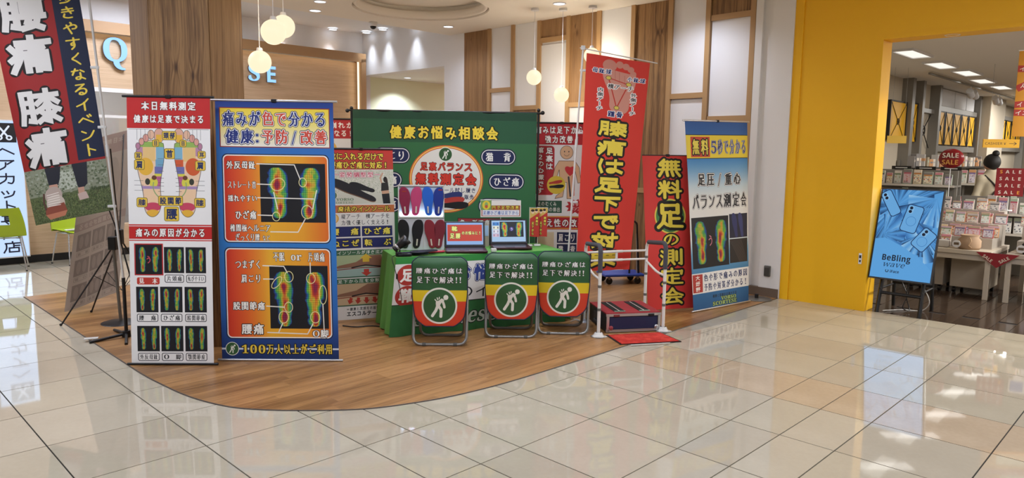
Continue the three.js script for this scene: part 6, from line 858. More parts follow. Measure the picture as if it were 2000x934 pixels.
// ---------- luggage cart behind the tall flag ----------
{
  const t = thing('hand_cart', 'blue folding hand cart with black bags behind tall flag', 'cart', [1.42, 0.003, -8.55], 0.2), blue = std(0x2c4aa8, 0.4);
  part(t, 'deck', rb(0.5, 0.03, 0.34, 0.012, -0.1, 0.11, 0), blue); for (const x of [-0.28, 0.08]) for (const z of [-0.12, 0.12]) { part(t, 'wheel', new THREE.CylinderGeometry(0.04, 0.04, 0.022, 18).rotateX(Math.PI / 2).translate(x, 0.04, z), K.plastic); part(t, 'fork', rb(0.03, 0.05, 0.03, 0.006, x, 0.08, z), K.steelTube); }
  part(t, 'handle', bentTube([V(0.1, 0.1, 0.1), V(0.08, 0.74, 0.04), V(0.0, 0.76, 0.04), V(-0.02, 0.1, 0.1)], 0.012, 0.06), K.blackRod); part(t, 'strut', bar(V(0.08, 0.12, 0.09), V(0.08, 0.6, 0.05), 0.007), K.silver);
  const bag = thing('duffel_bag', 'black bag slumped beside the hand cart', 'bag', [1.9, 0.003, -8.36], 0.5); part(bag, 'body', (() => { const g = new THREE.SphereGeometry(0.2, 24, 16).scale(1.1, 0.9, 0.8).translate(0, 0.175, 0); const p = g.attributes.position; for (let i = 0; i < p.count; i++) { if (p.getY(i) < 0) p.setY(i, 0); p.setX(i, p.getX(i) * (1 + 0.08 * Math.sin(p.getY(i) * 30 + p.getZ(i) * 20))); } g.computeVertexNormals(); return g; })(), std(0x141418, 0.6)); part(bag, 'strap', tube([V(-0.16, 0.1, 0.12), V(-0.05, 0.06, 0.19), V(0.1, 0.12, 0.17), V(0.18, 0.24, 0.08)], 0.01, 24), std(0x8c8a84, 0.6));
}
solo('power_cable', 'dark cable lying on timber floor beside the insole poster', 'cable', tube([V(0, 0.006, 0), V(0.12, 0.006, 0.05), V(0.25, 0.006, 0.02), V(0.4, 0.006, 0.06), V(0.5, 0.006, 0.0)], 0.005, 50), K.plastic, [-1.5, 0.003, -6.18], 0.1);
solo('white_cable', 'tangle of pale cables behind the rightmost folding chair', 'cable', tube([V(0, 0.006, 0), V(0.04, 0.03, 0.03), V(0.09, 0.006, 0.0), V(0.04, 0.02, -0.05), V(0.07, 0.03, 0.03), V(0.1, 0.006, 0.01)], 0.004, 60), K.tape, [0.55, 0.003, -6.43], 0.1);
// ---------- digital sign on its easel at the shop entrance ----------
{
  const t = thing('digital_sign', 'black easel digital sign with blue phone advert', 'sign', P(7.6, -2.12), TURN); // local x = into the shop, z = along the front
  const s = new THREE.Group(); const lean = 0.25; const bY = 0.36, hS = 0.9, wS = 0.545;
  const body = part(t, 'screen_body', bx(0.04, hS + 0.03, wS + 0.024), K.plastic); body.position.set(0.11, bY + hS / 2 * Math.cos(lean), 0); body.rotation.z = -lean;
  part(body, 'lit_screen', new THREE.PlaneGeometry(wS, hS).rotateY(-Math.PI / 2).translate(-0.0215, 0, 0), new THREE.MeshPhysicalMaterial({ color: 0x050505, emissive: 0xffffff, emissiveMap: PRINT.phones, emissiveIntensity: 1.1, roughness: 0.3, specularIntensity: 0.3 }));
  for (const z of [-0.19, 0.19]) { part(t, 'front_leg', bar(V(0.02, 0.0, z * 1.02), V(0.34, 1.2, z * 0.92), 0.02, 4), K.blackRod); part(t, 'rear_leg', bar(V(0.5, 0.0, z * 0.95), V(0.34, 1.16, z * 0.9), 0.018, 4), K.blackRod); part(t, 'side_bar', bar(V(0.06, 0.24, z), V(0.47, 0.24, z * 0.95), 0.012, 4), K.blackRod); }
  part(t, 'cross_bar', [bar(V(0.07, 0.2, -0.19), V(0.07, 0.2, 0.19), 0.016, 4), bar(V(0.46, 0.26, -0.18), V(0.46, 0.26, 0.18), 0.014, 4)], K.blackRod);
  part(t, 'cable', [tube([V(0.2, 0.4, 0.02), V(0.22, 0.2, 0.03), V(0.18, 0.05, 0.0), V(0.26, 0.02, 0.04), V(0.28, 0.14, 0.0), V(0.22, 0.28, 0.02)], 0.005, 50), tube([V(0.26, 0.4, -0.08), V(0.3, 0.3, -0.06), V(0.26, 0.16, 0.02)], 0.005, 20)], K.plastic); part(t, 'white_cable', tube([V(0.1, 0.008, -0.16), V(0.3, 0.008, -0.02), V(0.42, 0.008, 0.12), V(0.4, 0.1, 0.18), V(0.36, 0.3, 0.1)], 0.005, 40), K.tape);
  const l = new THREE.RectAreaLight(0xa8d0ff, 1.2, wS, hS); l.position.copy(P(7.6 + 0.06, -2.12, bY + 0.44)); scene.add(l); l.lookAt(P(5, -2.12, 1.3)); l.castShadow = true;
}
// ---------- the shop behind the yellow front ----------
const SC = 2.98;
{
  struct('wall_shop_left', span(7.8, 27, 0, 3.1, -4.35, -4.2), M.shopWall, 'beige left wall of the shop'); struct('wall_shop_far', span(27, 27.2, 0, 3.1, -4.35, 6.2), M.shopWall, 'far end wall of the shop'); struct('wall_shop_right', span(7.8, 27, 0, 3.1, 6, 6.2), M.shopWall, 'right wall of the shop'); struct('wall_shop_front', [span(7.8, 7.9, 0, 3.1, -4.35, -2.47), span(7.8, 7.9, 2.74, 3.1, -2.47, 2.6), span(7.8, 7.9, 0, 3.1, 2.6, 6.2)], M.shopWall, 'inner side of the shop front');
  struct('ceiling_shop', span(7.8, 27.2, SC, SC + 0.12, -4.35, 6.2), M.shopCeil, 'flat grey ceiling of the shop');
  const f = struct('floor_shop', span(7.62, 27, -0.12, -0.006, -4.3, 6), std(0x1d1815, 0.7), 'glossy dark brown plank floor of the shop'), g = uvMetres(new THREE.BoxGeometry(0.894, 0.01, 0.145), 0.894, 0.01, 0.145);
  const rest = []; for (let j = 0; j < 68; j++) for (let i = 0; i < 21; i++) { const b = -4.2 + 0.075 + j * 0.15, a = 7.62 + 0.45 + i * 0.9 - (j % 2) * 0.45; if (b > 2 || a > 26.5) continue; if (a < 7.62 + 0.4) continue; if (b > -3.2 && b < -0.9 && a < 11) { const m = part(f, 'floor_plank', g, M.shopFloor); m.position.set(a, -0.005, b); } else rest.push(g.clone().translate(a, -0.005, b)); }
  for (let j = 0; j < 42; j += 2) { rest.push(span(7.62, 8.0, -0.01, 0, -4.2 + (j + 1) * 0.15 + 0.002, -4.2 + (j + 2) * 0.15 - 0.002)); } rest.push(span(7.62, 27, -0.01, 0, 2.1, 6));
  const r = part(f, 'outlying_planks', rest, M.shopFloor); r.userData.kind = 'stuff';
}
// visible ceiling panels, then unseen lamps added to brighten the shop
[[10.9, -3.1, 'nearest bright ceiling light panel inside the shop'], [12.5, -3.15, 'second bright ceiling light panel inside the shop'], [13.9, -3.1, 'third and smallest looking bright panel inside the shop'], [15.5, -3.2, 'fourth bright ceiling light panel inside the shop'], [17.1, -3.2, 'farthest bright ceiling light panel inside the shop'], [9.4, 1.4, 'added panel lamp in unseen right part of shop, front one'], [12, 1.4, 'added panel lamp in unseen right part of shop, second one'], [15, 1.0, 'added panel lamp in unseen right part of shop, third one'], [20, -2.5, 'added unseen panel lamp deep in the shop before the pier'], [23, -2.5, 'added unseen panel lamp deepest in the shop']].forEach(([a, b, l], i) => {
  const t = thing('ceiling_lamp', l ?? 'bright ceiling panel in an unseen part of shop', 'ceiling lamp', P(a, b, SC - 0.03), TURN, 'light panels in the shop ceiling'), w = i < 5 ? 0.9 : 1.8, d = i < 5 ? 0.26 : 0.6; part(t, 'frame', [bx(w + 0.04, 0.03, 0.02, 0, 0.015, d / 2), bx(w + 0.04, 0.03, 0.02, 0, 0.015, -d / 2), bx(0.02, 0.03, d, w / 2, 0.015, 0), bx(0.02, 0.03, d, -w / 2, 0.015, 0)], M.white); part(t, 'diffuser', bx(w, 0.01, d, 0, 0.018, 0), glow(0xfff8ec, 1.5));
  const k = new THREE.RectAreaLight(0xf6f4f0, i < 5 ? 2.5 : i < 8 ? 130 : 48, w, d); k.position.copy(P(a, b, SC - 0.032)); scene.add(k); k.lookAt(P(a, b, 0)); k.castShadow = true;
});
// wall fittings along the left wall
{
  const w = scene.getObjectByName('wall_shop_left'), yel = std(0xf0b41c, 0.5), dark = std(0x1e1a17, 0.5);
  for (const [a0, a1] of [[14.33, 14.5], [14.98, 15.12], [16.1, 16.25], [19.5, 19.65], [21.25, 21.4], [25, 25.2]]) part(w, 'steel_post', span(a0, a1, 0, SC, -4.2, -4.02), M.steel);
  part(w, 'pier', span(19.65, 21.25, 0, SC, -4.2, -3.85), M.shopWall); part(w, 'beam', [span(15.1, 16.1, 2.42, 2.5, -4.2, -4.1), span(16.25, 19.5, 2.5, 2.6, -4.2, -4.08), span(16.25, 19.5, 1.68, 1.8, -4.2, -4.08), span(21.4, 25, 2.56, 2.66, -4.2, -4.08), span(21.4, 25, 1.74, 1.86, -4.2, -4.08)], M.steel);
  part(w, 'upper_panel', [span(16.3, 17.7, 2.62, 2.96, -4.2, -4.14), span(17.75, 18.7, 2.62, 2.96, -4.2, -4.14), span(18.75, 19.45, 2.62, 2.96, -4.2, -4.14)], M.white);
  const list = [[13.45, 14.3, 1.85, 2.52], [14.52, 14.95, 1.85, 2.54]]; for (let i = 0; i < 5; i++) list.push([16.34 + i * 0.64, 16.84 + i * 0.64, 1.83, 2.48]); for (let i = 0; i < 5; i++) list.push([21.5 + i * 0.7, 22.05 + i * 0.7, 1.9, 2.54]);
  for (const [a0, a1, y0, y1] of list) { const p = part(w, 'yellow_panel', span(a0, a1, y0, y1, -4.16, -4.1), yel); const c = (a0 + a1) / 2, m = (y0 + y1) / 2; part(p, 'panel_frame', [span(a0 - 0.03, a0, y0, y1, -4.17, -4.09), span(a1, a1 + 0.04, y0, y1, -4.17, -4.09), span(a0 - 0.03, a1 + 0.04, y1, y1 + 0.025, -4.17, -4.09)], dark); part(p, 'cross_brace', [bar(V(a0, y0, -4.095), V(a1, y1, -4.095), 0.005, 6), bar(V(a0, y1, -4.095), V(a1, y0, -4.095), 0.005, 6)], dark); part(p, 'boss', new THREE.TorusGeometry(0.05, 0.007, 6, 20).translate(c, m, -4.093), dark); }
  part(w, 'cross_brace', [bar(V(15.15, 1.75, -4.15), V(16.05, 2.4, -4.15), 0.01, 6), bar(V(15.15, 2.4, -4.15), V(16.05, 1.75, -4.15), 0.01, 6)], dark); part(w, 'boss', new THREE.TorusGeometry(0.09, 0.012, 6, 24).translate(15.6, 2.08, -4.14), dark);
  const c = scene.getObjectByName('ceiling_shop'); part(c, 'track_rail', [span(13.4, 22, SC - 0.05, SC - 0.02, -3.55, -3.52)], M.steel);
}
for (const [a, l] of [[16.2, 'white track spotlight pair nearest on the shop ceiling rail'], [18.4, 'white track spotlights farther along the shop rail']]) { const t = thing('track_spotlight', l, 'spotlight', P(a, -3.53, SC - 0.05), TURN); for (const d of [0, 0.35]) { part(t, 'arm', bar(V(d, 0, 0), V(d, -0.09, 0), 0.008, 8), M.white); part(t, 'head', new THREE.CylinderGeometry(0.06, 0.06, 0.2, 18).rotateZ(1.1).translate(d, -0.13, 0), M.white); } }
// products: one builder per kind
const SOFT = [0xe9dccb, 0xe2c6c4, 0xd88f98, 0xc9c4be, 0xb9a98c, 0xefe9df, 0xd9a070, 0xb8c8b0, 0xd0b4c0, 0x8f8a86, 0xe6d2a8, 0xc0504a];
const foil = (c) => new THREE.MeshPhysicalMaterial({ color: c, roughness: 0.25, clearcoat: 0.6, clearcoatRoughness: 0.15 }), FOILS = SOFT.map(foil), CARDS = SOFT.map((c) => std(c, 0.6));
const PACKS = PRINT.packs.map((m) => new THREE.MeshPhysicalMaterial({ map: m, roughness: 0.35, clearcoat: 0.7, clearcoatRoughness: 0.12 }));
const words = ['white', 'pink', 'beige', 'grey', 'tan', 'cream', 'orange', 'green', 'lilac', 'brown', 'straw', 'red'];
function pouchGeo(w, h, d) { const g = new THREE.SphereGeometry(0.5, 14, 10), p = g.attributes.position; for (let i = 0; i < p.count; i++) { const f = (v, e) => Math.sign(v) * Math.pow(Math.abs(v) * 2, e) / 2; p.setXYZ(i, f(p.getX(i), 0.55) * d, f(p.getY(i), 0.45) * h + h / 2, f(p.getZ(i), 0.35) * w); } g.computeVertexNormals(); return g; }
const pouches = [[0.13, 0.085, 0.05], [0.14, 0.1, 0.055], [0.1, 0.08, 0.045]].map((s) => [pouchGeo(...s), s]);
function packet(a, b, y, w, h, ci, label, lean = 0.18) { // card in a clear bag, leaning back
  const t = thing('product_packet', label, 'packet', P(a, b, y), TURN + rr(-0.12, 0.12), 'goods in the shop'), q = rb(0.012, h, w, 0.004, 0, h / 2, 0).rotateZ(-lean); part(t, 'card', q, CARDS[ci]); { const g = new THREE.BoxGeometry(0.004, h * 0.72, w * 0.86).translate(-0.008, h * 0.42, 0).rotateZ(-lean); part(t, 'window', g, PACKS[Math.floor(rnd() * 6)]); } part(t, 'header', rb(0.005, h * 0.18, w * 0.96, 0.0015, -0.008, h * 0.88, 0).rotateZ(-lean), CARDS[(ci + 2) % 12]);
}
function pouch(a, b, y, ci, k, label) { const [g, s] = pouches[k], t = thing('zip_pouch', label, 'pouch', P(a, b, y), TURN + rr(-0.2, 0.2), 'pouches in the shop'); part(t, 'body', g, FOILS[ci]); part(t, 'zip', bx(0.012, 0.006, s[0] * 0.8, -0.005, s[1] * 0.92, 0), M.steel); }
function displayTable(b0, b1, label) {
  const t = thing('display_table', label, 'table', P(9.15, (b0 + b1) / 2), TURN, 'white display tables in the shop'), w = b1 - b0, wm = std(0xcabfae, 0.45); part(t, 'table_top', rb(0.95, 0.05, w, 0.006, 0.475, 0.515, 0), wm); part(t, 'apron', bx(0.02, 0.06, w - 0.04, 0.03, 0.46, 0), wm);
  for (const x of [0.035, 0.91]) for (const s of [-1, 1]) part(t, 'leg', rb(0.05, 0.49, 0.05, 0.004, x, 0.245, s * (w / 2 - 0.03)), wm);
  part(t, 'riser', [bx(0.25, 0.12, w - 0.1, 0.38, 0.6, 0), bx(0.25, 0.26, w - 0.1, 0.62, 0.67, 0), bx(0.18, 0.4, w - 0.1, 0.84, 0.74, 0)], std(0xb9b0a4, 0.5));
}
displayTable(-2.95, -1.66, 'white display table behind the digital sign'); displayTable(-1.53, -0.3, 'white display table at the right edge');
for (const [b, l] of [[-2.35, 'cream storage cart under table behind the sign'], [-1.9, 'cream storage cart between the table legs'], [-1.15, 'cream storage cart under the right table']]) { const t = thing('storage_cart', l, 'cart', P(9.65, b), TURN, 'storage carts under the tables'); part(t, 'body', rb(0.5, 0.34, 0.38, 0.008, 0, 0.245, 0), std(0xb9ab96, 0.5)); for (const x of [-0.2, 0.2]) for (const z of [-0.15, 0.15]) part(t, 'caster', new THREE.CylinderGeometry(0.035, 0.035, 0.03, 14).rotateX(Math.PI / 2).translate(x, 0.036, z), K.plastic); }
{
  const tiers = [[9.26, 0.54, 0], [9.36, 0.54, 1], [9.46, 0.66, 1], [9.58, 0.66, 2], [9.7, 0.8, 2], [9.82, 0.8, 3], [9.95, 0.94, 3]], place = ['front row', 'second row', 'third row', 'top row']; const count = {};
  for (const [ti, [a, y, k]] of tiers.entries()) for (let b = -2.6 + (ti % 2) * 0.06; b < -0.75; b += k === 0 ? 0.15 : rr(0.115, 0.15)) {
    if (b > -1.72 && b < -1.47) continue; if (ti < 2 && ((b > -2.04 && b < -1.66) || (b > -1.47 && b < -1.14))) continue;
    const ci = k === 0 ? pick([9, 3, 0, 3, 8]) : k === 1 ? pick([6, 11, 2, 7, 0]) : k === 2 ? pick([1, 2, 6, 3, 8]) : pick([1, 2, 5, 0]); const side = b < -1.6 ? 'left' : 'right', key = words[ci] + ti + side, n = count[key] = (count[key] ?? 0) + 1;
    const ord = ['', 'second ', 'third ', 'fourth ', 'fifth ', 'sixth ', 'seventh '][n - 1] ?? 'last ', base = `${ord}${words[ci]} {} from the left, ${['front', 'second', 'third', 'fourth', 'fifth', 'sixth', 'hindmost'][ti]} row of ${side} display table`;
    if (k === 0 || (k === 1 && rnd() < 0.25)) pouch(a, b, y + 0.001, ci, Math.floor(rnd() * 3), base.replace('{}', 'pouch')); else packet(a, b, y + 0.001, rr(0.09, 0.125), k === 3 ? rr(0.1, 0.15) : rr(0.1, 0.15), ci, base.replace('{}', 'packet'));
  }
  for (const [b, col, lab, cord] of [[-1.9, 0xb5977a, 'tan drawstring bag with round white tag', 0xd8b890], [-1.3, 0x17161a, 'black drawstring bag with round white tag', 0x4a4a50]]) { const t = thing('drawstring_bag', lab, 'bag', P(9.275, b, 0.541), TURN); part(t, 'body', lathe([[0, 0], [0.1, 0], [0.115, 0.03], [0.115, 0.1], [0.085, 0.135], [0.1, 0.16], [0.09, 0.162], [0, 0.14]], 12), std(col, 0.8)); part(t, 'cord', tube([V(-0.09, 0.135, 0.02), V(-0.12, 0.1, 0.04), V(-0.12, 0.05, 0.02), V(-0.13, 0.03, 0.05)], 0.004, 20), std(cord, 0.7)); const g = part(t, 'tag', new THREE.CylinderGeometry(0.042, 0.042, 0.004, 24).rotateZ(Math.PI / 2).translate(-0.125, 0.06, -0.1), M.white); part(g, 'photo', bx(0.002, 0.028, 0.05, -0.128, 0.062, -0.1), std(0x6d5c48, 0.6)); }
  const pv = thing('sale_pennant', 'two red triangular SALE pennants hanging between tables', 'pennant', P(9.12, -1.6, 0.535), TURN); for (const s of [-1, 1]) { const sh = new THREE.Shape([new THREE.Vector2(0, 0), new THREE.Vector2(s * 0.2, 0), new THREE.Vector2(0, -0.16)]); const g = part(pv, 'pennant', new THREE.ExtrudeGeometry(sh, { depth: 0.003, bevelEnabled: false }).rotateY(-Math.PI / 2), std(0x96202a, 0.6)); const tg = new TextGeometry('SALE', { font: fontS, size: 0.034, depth: 0.002 }); tg.rotateZ(s < 0 ? -0.6 : 0.6).translate(s < 0 ? -0.14 : 0.03, s < 0 ? -0.045 : -0.11, 0).rotateY(-Math.PI / 2).translate(-0.004, 0, 0); part(g, 'lettering', tg, std(0xe8dccb, 0.6)); }
}
{
  const t = thing('sale_card', 'dark red card reading SALE four times', 'sign', P(10.16, -1.73, 0.94), TURN + 0.15); part(t, 'card', bx(0.01, 0.33, 0.28, 0, 0.34, 0), std(0x8e1f24, 0.5)); part(t, 'print', new THREE.PlaneGeometry(0.276, 0.326).rotateY(-Math.PI / 2).translate(-0.0065, 0.34, 0), print(PRINT.sale4)); part(t, 'stand', [bar(V(0.01, 0, 0), V(0.01, 0.3, 0), 0.006), cyl(0.05, 0.055, 0.01, 0.01, 0.005, 0)], K.clear);
  const b = thing('foil_balloon', 'round red SALE balloon on a stick', 'balloon', P(10.86, -2.52, 1.0), TURN); part(b, 'balloon', new THREE.SphereGeometry(0.13, 24, 16).scale(0.45, 1, 1.15).translate(0, 0.55, 0), new THREE.MeshPhysicalMaterial({ color: 0x8e1f24, roughness: 0.25 })); for (const [i, w] of ['SALE', 'SALE'].entries()) { const g = new TextGeometry(w, { font: fontS, size: 0.062, depth: 0.004 }); g.computeBoundingBox(); g.translate(-g.boundingBox.max.x / 2, 0, 0).rotateY(-Math.PI / 2).translate(-0.062, i ? 0.47 : 0.56, 0); part(b, 'lettering', g, std(i ? 0xe0a050 : 0xe8dccb, 0.5)); } part(b, 'stick', bar(V(0, 0, 0), V(0, 0.43, 0), 0.005), M.white);
  const c = thing('cashier_sign', 'yellow hanging CASHIER sign with arrow', 'sign', P(13.1, -2.39, 1.72), TURN + 0.75); part(c, 'board', bx(0.012, 0.13, 0.55, 0, 0.065, 0), std(0xe3a915, 0.5)); part(c, 'print', new THREE.PlaneGeometry(0.545, 0.126).rotateY(-Math.PI / 2).translate(-0.008, 0.065, 0), print(PRINT.cashier)); part(c, 'wire', [bar(V(0, 0.13, -0.2), V(0, SC - 1.72, -0.2), 0.002, 5), bar(V(0, 0.13, 0.2), V(0, SC - 1.72, 0.2), 0.002, 5)], M.steel);
  const d = thing('hanging_banner', 'orange hanging banner with red slanted tape print', 'banner', P(9.6, -1.42, 1.8), TURN + 0.6); part(d, 'sheet', sheet(V(0, 0, -0.26), V(0, 0, 0.26), V(0, 0.92, 0.26), V(0, 0.92, -0.26), { swell: (u, v) => 0.008 * Math.sin(u * 7) }), print(PRINT.bazaar)); part(d, 'rod', bar(V(0, 0.922, -0.27), V(0, 0.922, 0.27), 0.006), M.white); part(d, 'wire', [bar(V(0, 0.92, -0.2), V(0, SC - 1.8, -0.2), 0.002, 5), bar(V(0, 0.92, 0.2), V(0, SC - 1.8, 0.2), 0.002, 5)], M.steel);
  const e = thing('tablet_display', 'small screen display at right edge of shop table', 'screen', P(9.85, -1.42, 0.94), TURN + 0.2); part(e, 'body', bx(0.02, 0.16, 0.16, 0, 0.14, 0), M.white); part(e, 'lit_screen', bx(0.004, 0.12, 0.12, -0.012, 0.14, 0), glow(0x5a80d8, 0.8)); part(e, 'stand', bx(0.06, 0.06, 0.08, 0, 0.03, 0), M.white);
}
// shelving rows
function gondola(a, b0, b1, levels, label, rows, tone, cat) {
  const t = thing('shelf_rack', label, 'shelf', P(a, (b0 + b1) / 2), TURN), w = b1 - b0, H = levels[levels.length - 1] + 0.2; part(t, 'back_panel', bx(0.02, H, w, 0.2, H / 2, 0), M.steel); for (const s of [-1, 0, 1]) part(t, 'upright', bx(0.03, H, 0.03, 0.0, H / 2, s * (w / 2 - 0.015)), M.steel);
  const wide = []; levels.forEach((y, li) => { const sh = part(t, 'shelf', bx(0.36, 0.025, w, 0.02, y - 0.013, 0), std(0x6d6860, 0.5)); part(sh, 'price_strip', bx(0.006, 0.03, w, -0.163, y - 0.012, 0), std(0xd9d2c6, 0.5)); });
  levels.forEach((y, li) => { if (li < rows) return; let n = 0; for (let b = b0 + 0.1; b < b1 - 0.08;) { const ww = rr(0.085, 0.13), h = Math.min(rr(0.14, 0.24), li + 1 < levels.length ? levels[li + 1] - y - 0.05 : 0.28), ci = pick(tone); n++; const o = ['first', 'second', 'third', 'fourth', 'fifth', 'sixth', 'seventh', 'eighth', 'ninth', 'tenth', 'eleventh', 'twelfth', 'thirteenth', 'fourteenth', 'fifteenth', 'sixteenth', 'seventeenth', 'eighteenth', 'nineteenth', 'twentieth', 'twenty-first', 'twenty-second', 'twenty-third', 'twenty-fourth', 'twenty-fifth', 'twenty-sixth', 'twenty-seventh'][n - 1] ?? 'last'; packet(a - 0.1, b + ww / 2, y, ww * 0.92, h, ci, `${words[ci]} packet, ${o} on ${['lowest', 'second', 'third', 'top'][li]} shelf of ${cat}`, 0.08); b += ww + 0.015; } });
}
gondola(11.3, -2.5, -1.45, [0.3, 0.58, 0.84], 'low shelf rack behind the dark red SALE card', 1, [0, 5, 1, 3, 10, 8], 'low rack'); gondola(11.3, -3.75, -2.52, [0.3, 0.62, 0.92, 1.18], 'middle shelf rack of packets behind the display tables', 1, [0, 5, 4, 3, 10, 5, 0, 7], 'middle rack'); gondola(13.4, -3.9, -1.9, [0.4, 0.8, 1.15], 'rear shelf rack deeper in the shop', 1, [0, 3, 4, 5, 9, 6], 'rear rack');
{ const t = thing('wall_shelf', 'dark shelf along the left wall of the shop', 'shelf', P(17.2, -4.02), TURN); part(t, 'board', [bx(6, 0.03, 0.34, 0, 1.35, 0), bx(6, 0.03, 0.34, 0, 1.0, 0)], std(0x3a352f, 0.5)); part(t, 'bracket', [-2.9, -1, 1, 2.9].map((x) => bx(0.03, 1.5, 0.04, x, 0.75, -0.14)), M.steel);
  let n = 0; for (let a = 14.4; a < 20; a += rr(0.14, 0.3)) { const ci = pick([0, 3, 5, 9, 4, 6]), h = rr(0.12, 0.26); n++; const s = thing('shelf_box', `${words[ci]} box number ${n} from the left on wall shelf`.replace(/number (\d+)/, (m, k) => ['first', 'second', 'third', 'fourth', 'fifth', 'sixth', 'seventh', 'eighth', 'ninth', 'tenth', 'eleventh', 'twelfth'][k - 1] ? ['counted first', 'counted second', 'counted third', 'counted fourth', 'counted fifth', 'counted sixth', 'counted seventh', 'counted eighth', 'counted ninth', 'counted tenth', 'counted eleventh', 'counted twelfth'][k - 1] : 'counted ' + ['thirteenth', 'fourteenth', 'fifteenth', 'sixteenth', 'seventeenth', 'eighteenth', 'nineteenth', 'twentieth', 'twenty-first', 'twenty-second', 'twenty-third', 'twenty-fourth', 'twenty-fifth', 'twenty-sixth', 'twenty-seventh', 'twenty-eighth', 'twenty-ninth', 'thirtieth', 'last'][Math.min(k - 13, 18)]), 'box', P(a, -3.98, 1.366), TURN + rr(-0.2, 0.2), 'boxes on the wall shelf'); part(s, 'box', rb(rr(0.08, 0.16), h, 0.12, 0.006, 0, h / 2, 0), CARDS[ci]); part(s, 'band', bx(0.1, h * 0.2, 0.124, 0, h * 0.6, 0), CARDS[(ci + 3) % 12]); } }
for (const [b, l] of [[-3.3, 'black strip sign over the left of middle rack'], [-2.98, 'black strip sign near the SALE balloon'], [-2.66, 'black strip sign over the right of middle rack']]) { const t = thing('strip_sign', l, 'sign', P(11.5, b, 1.381), TURN); part(t, 'board', bx(0.01, 0.05, 0.26, 0, 0.025, 0), K.plastic); part(t, 'lettering', bx(0.002, 0.012, 0.16, -0.006, 0.025, 0), M.warmWhite); }
{ const t = thing('hanging_tag', 'small yellow hanging sign beside the opening jamb', 'sign', P(12.6, -3.72, 1.78), TURN + 0.7); part(t, 'board', bx(0.01, 0.12, 0.3, 0, 0.06, 0), std(0xe3b52a, 0.5)); part(t, 'wire', [bar(V(0, 0.12, -0.1), V(0, SC - 1.78, -0.1), 0.002, 5), bar(V(0, 0.12, 0.1), V(0, SC - 1.78, 0.1), 0.002, 5)], M.steel); }
for (const [b, y, l] of [[-3.2, 0.92, 'tall white box on the near end of middle rack'], [-2.75, 0.0, '']]) if (l) { const t = thing('display_box', l, 'box', P(10.6, b, 0.0), TURN + 0.4); part(t, 'stand', rb(0.3, 0.8, 0.3, 0.01, 0, 0.4, 0), std(0xb9b0a4, 0.5)); part(t, 'box', rb(0.2, 0.28, 0.2, 0.01, 0, 0.95, 0), M.warmWhite); part(t, 'lid', rb(0.22, 0.03, 0.22, 0.006, 0, 1.1, 0), M.white); }
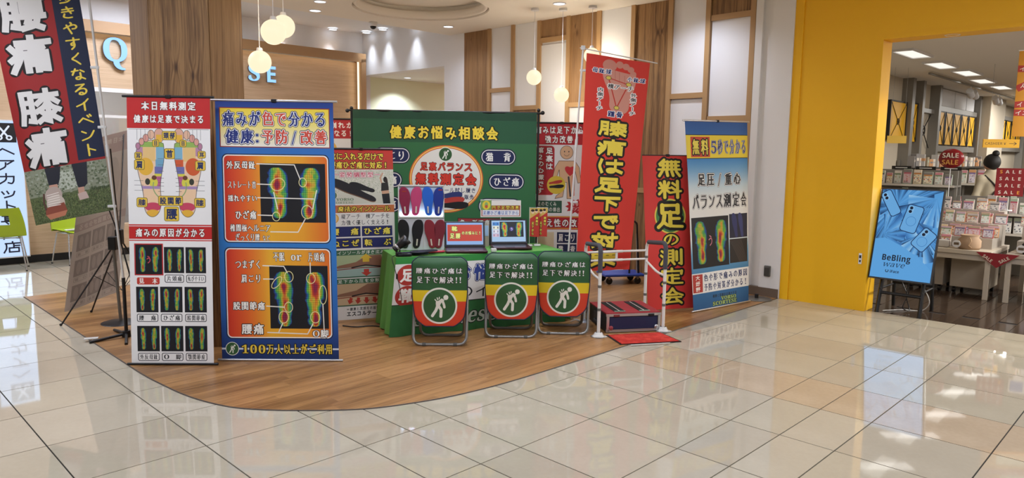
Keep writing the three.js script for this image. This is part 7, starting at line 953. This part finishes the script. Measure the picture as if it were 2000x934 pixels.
{ // person seen from behind, standing among the racks
  const n = 44, t = thing('person', 'person with dark hair and beige top among shop racks', 'person', P(12.35, -2.34), TURN - 0.6); t.scale.setScalar(1.05);
  const bones = [[0, 0.92, 0, 0.13, 0, 1.14, 0, 0.14], [0, 1.14, 0, 0.12, 0, 1.24, 0, 0.09], [-0.15, 1.2, 0, 0.055, 0.15, 1.2, 0, 0.055], [0, 1.22, 0, 0.05, 0, 1.34, -0.01, 0.045], [-0.17, 1.18, 0, 0.05, -0.21, 0.94, -0.02, 0.042], [-0.21, 0.94, -0.02, 0.04, -0.17, 0.74, -0.14, 0.032], [0.17, 1.18, 0, 0.05, 0.21, 0.94, -0.02, 0.042], [0.21, 0.94, -0.02, 0.04, 0.17, 0.74, -0.14, 0.032], [-0.08, 0.84, 0, 0.09, -0.09, 0.46, 0, 0.065], [-0.09, 0.46, 0, 0.06, -0.09, 0.08, 0.02, 0.042], [0.08, 0.84, 0, 0.09, 0.09, 0.46, 0, 0.065], [0.09, 0.46, 0, 0.06, 0.09, 0.08, 0.02, 0.042], [-0.09, 0.04, 0.02, 0.04, -0.09, 0.035, -0.12, 0.032], [0.09, 0.04, 0.02, 0.04, 0.09, 0.035, -0.12, 0.032]];
  const d = (x, y, z) => { let s = 9; for (const [ax, ay, az, ra, bx1, by, bz, rb1] of bones) { const ux = bx1 - ax, uy = by - ay, uz = bz - az, q = Math.max(0, Math.min(1, ((x - ax) * ux + (y - ay) * uy + (z - az) * uz) / (ux * ux + uy * uy + uz * uz))), v = Math.hypot(x - ax - ux * q, y - ay - uy * q, (z - az - uz * q) * 1.15) - (ra + (rb1 - ra) * q), h = Math.max(0, 0.05 - Math.abs(s - v)) / 0.05; s = Math.min(s, v) - h * h * 0.0125; } return s; };
  const mc = new MarchingCubes(n * 2, new THREE.MeshStandardMaterial(), false, false, 200000), N = n * 2, S = 0.72, f = mc.field; mc.isolation = 0; for (let k = 0; k < N; k++) for (let j = 0; j < N; j++) for (let i = 0; i < N; i++) f[k * N * N + j * N + i] = -d((i / N * 2 - 1) * S, (j / N * 2 - 1) * S + 0.7, (k / N * 2 - 1) * S); mc.update();
  const g = new THREE.BufferGeometry(), c = mc.count; const pa = mc.positionArray.slice(0, c * 3), na = mc.normalArray.slice(0, c * 3); for (let i = 0; i < c; i++) { pa[i * 3] *= S; pa[i * 3 + 1] = pa[i * 3 + 1] * S + 0.7; pa[i * 3 + 2] *= S; } g.setAttribute('position', new THREE.BufferAttribute(pa, 3)); g.setAttribute('normal', new THREE.BufferAttribute(na, 3)); g.setAttribute('uv', new THREE.BufferAttribute(new Float32Array(c * 2), 2)); part(t, 'clothed_body', g, std(0xb3a78f, 0.95)); part(t, 'collar', [new THREE.TorusGeometry(0.058, 0.018, 8, 24).rotateX(Math.PI / 2).translate(0, 1.275, -0.004), lathe([[0.05, 1.24], [0.075, 1.25], [0.062, 1.29], [0.05, 1.29]], 24)], std(0x8f836c, 0.95)); part(t, 'apron_strap', [tube([V(-0.13, 1.25, 0.03), V(-0.05, 1.12, 0.125), V(0.06, 1.0, 0.135), V(0.13, 0.9, 0.1)], 0.012, 24), tube([V(0.13, 1.25, 0.03), V(0.05, 1.12, 0.125), V(-0.06, 1.0, 0.135), V(-0.13, 0.9, 0.1)], 0.012, 24)], std(0x2c2622, 0.9));
  const head = new THREE.SphereGeometry(0.085, 24, 18).scale(0.95, 1.22, 1.08).translate(0, 1.41, -0.02), hp = head.attributes.position; for (let i = 0; i < hp.count; i++) { const z = hp.getZ(i), y = hp.getY(i); if (z < -0.09 && Math.abs(hp.getX(i)) < 0.015 && y > 1.37 && y < 1.41) hp.setZ(i, z - 0.018); } head.computeVertexNormals(); const hd = part(t, 'head', [head, new THREE.SphereGeometry(0.018, 10, 8).scale(0.5, 1.3, 1).translate(-0.083, 1.4, -0.01), new THREE.SphereGeometry(0.018, 10, 8).scale(0.5, 1.3, 1).translate(0.083, 1.4, -0.01)], std(0xc99a7c, 0.6)); part(hd, 'face', [new THREE.SphereGeometry(0.009, 8, 6).translate(-0.032, 1.42, -0.107), new THREE.SphereGeometry(0.009, 8, 6).translate(0.032, 1.42, -0.107), bx(0.04, 0.006, 0.006, 0, 1.355, -0.1)], std(0x4a2c24, 0.6)); part(t, 'hair', new THREE.SphereGeometry(0.1, 24, 18, 0, Math.PI * 2, 0, 2.1).rotateX(0.5).scale(1, 1.18, 1.08).translate(0, 1.43, 0), std(0x16120f, 0.6)); part(t, 'hair_bun', new THREE.SphereGeometry(0.045, 14, 10).translate(0, 1.55, 0.05), std(0x16120f, 0.6));
}
renderer.render(scene, camera);
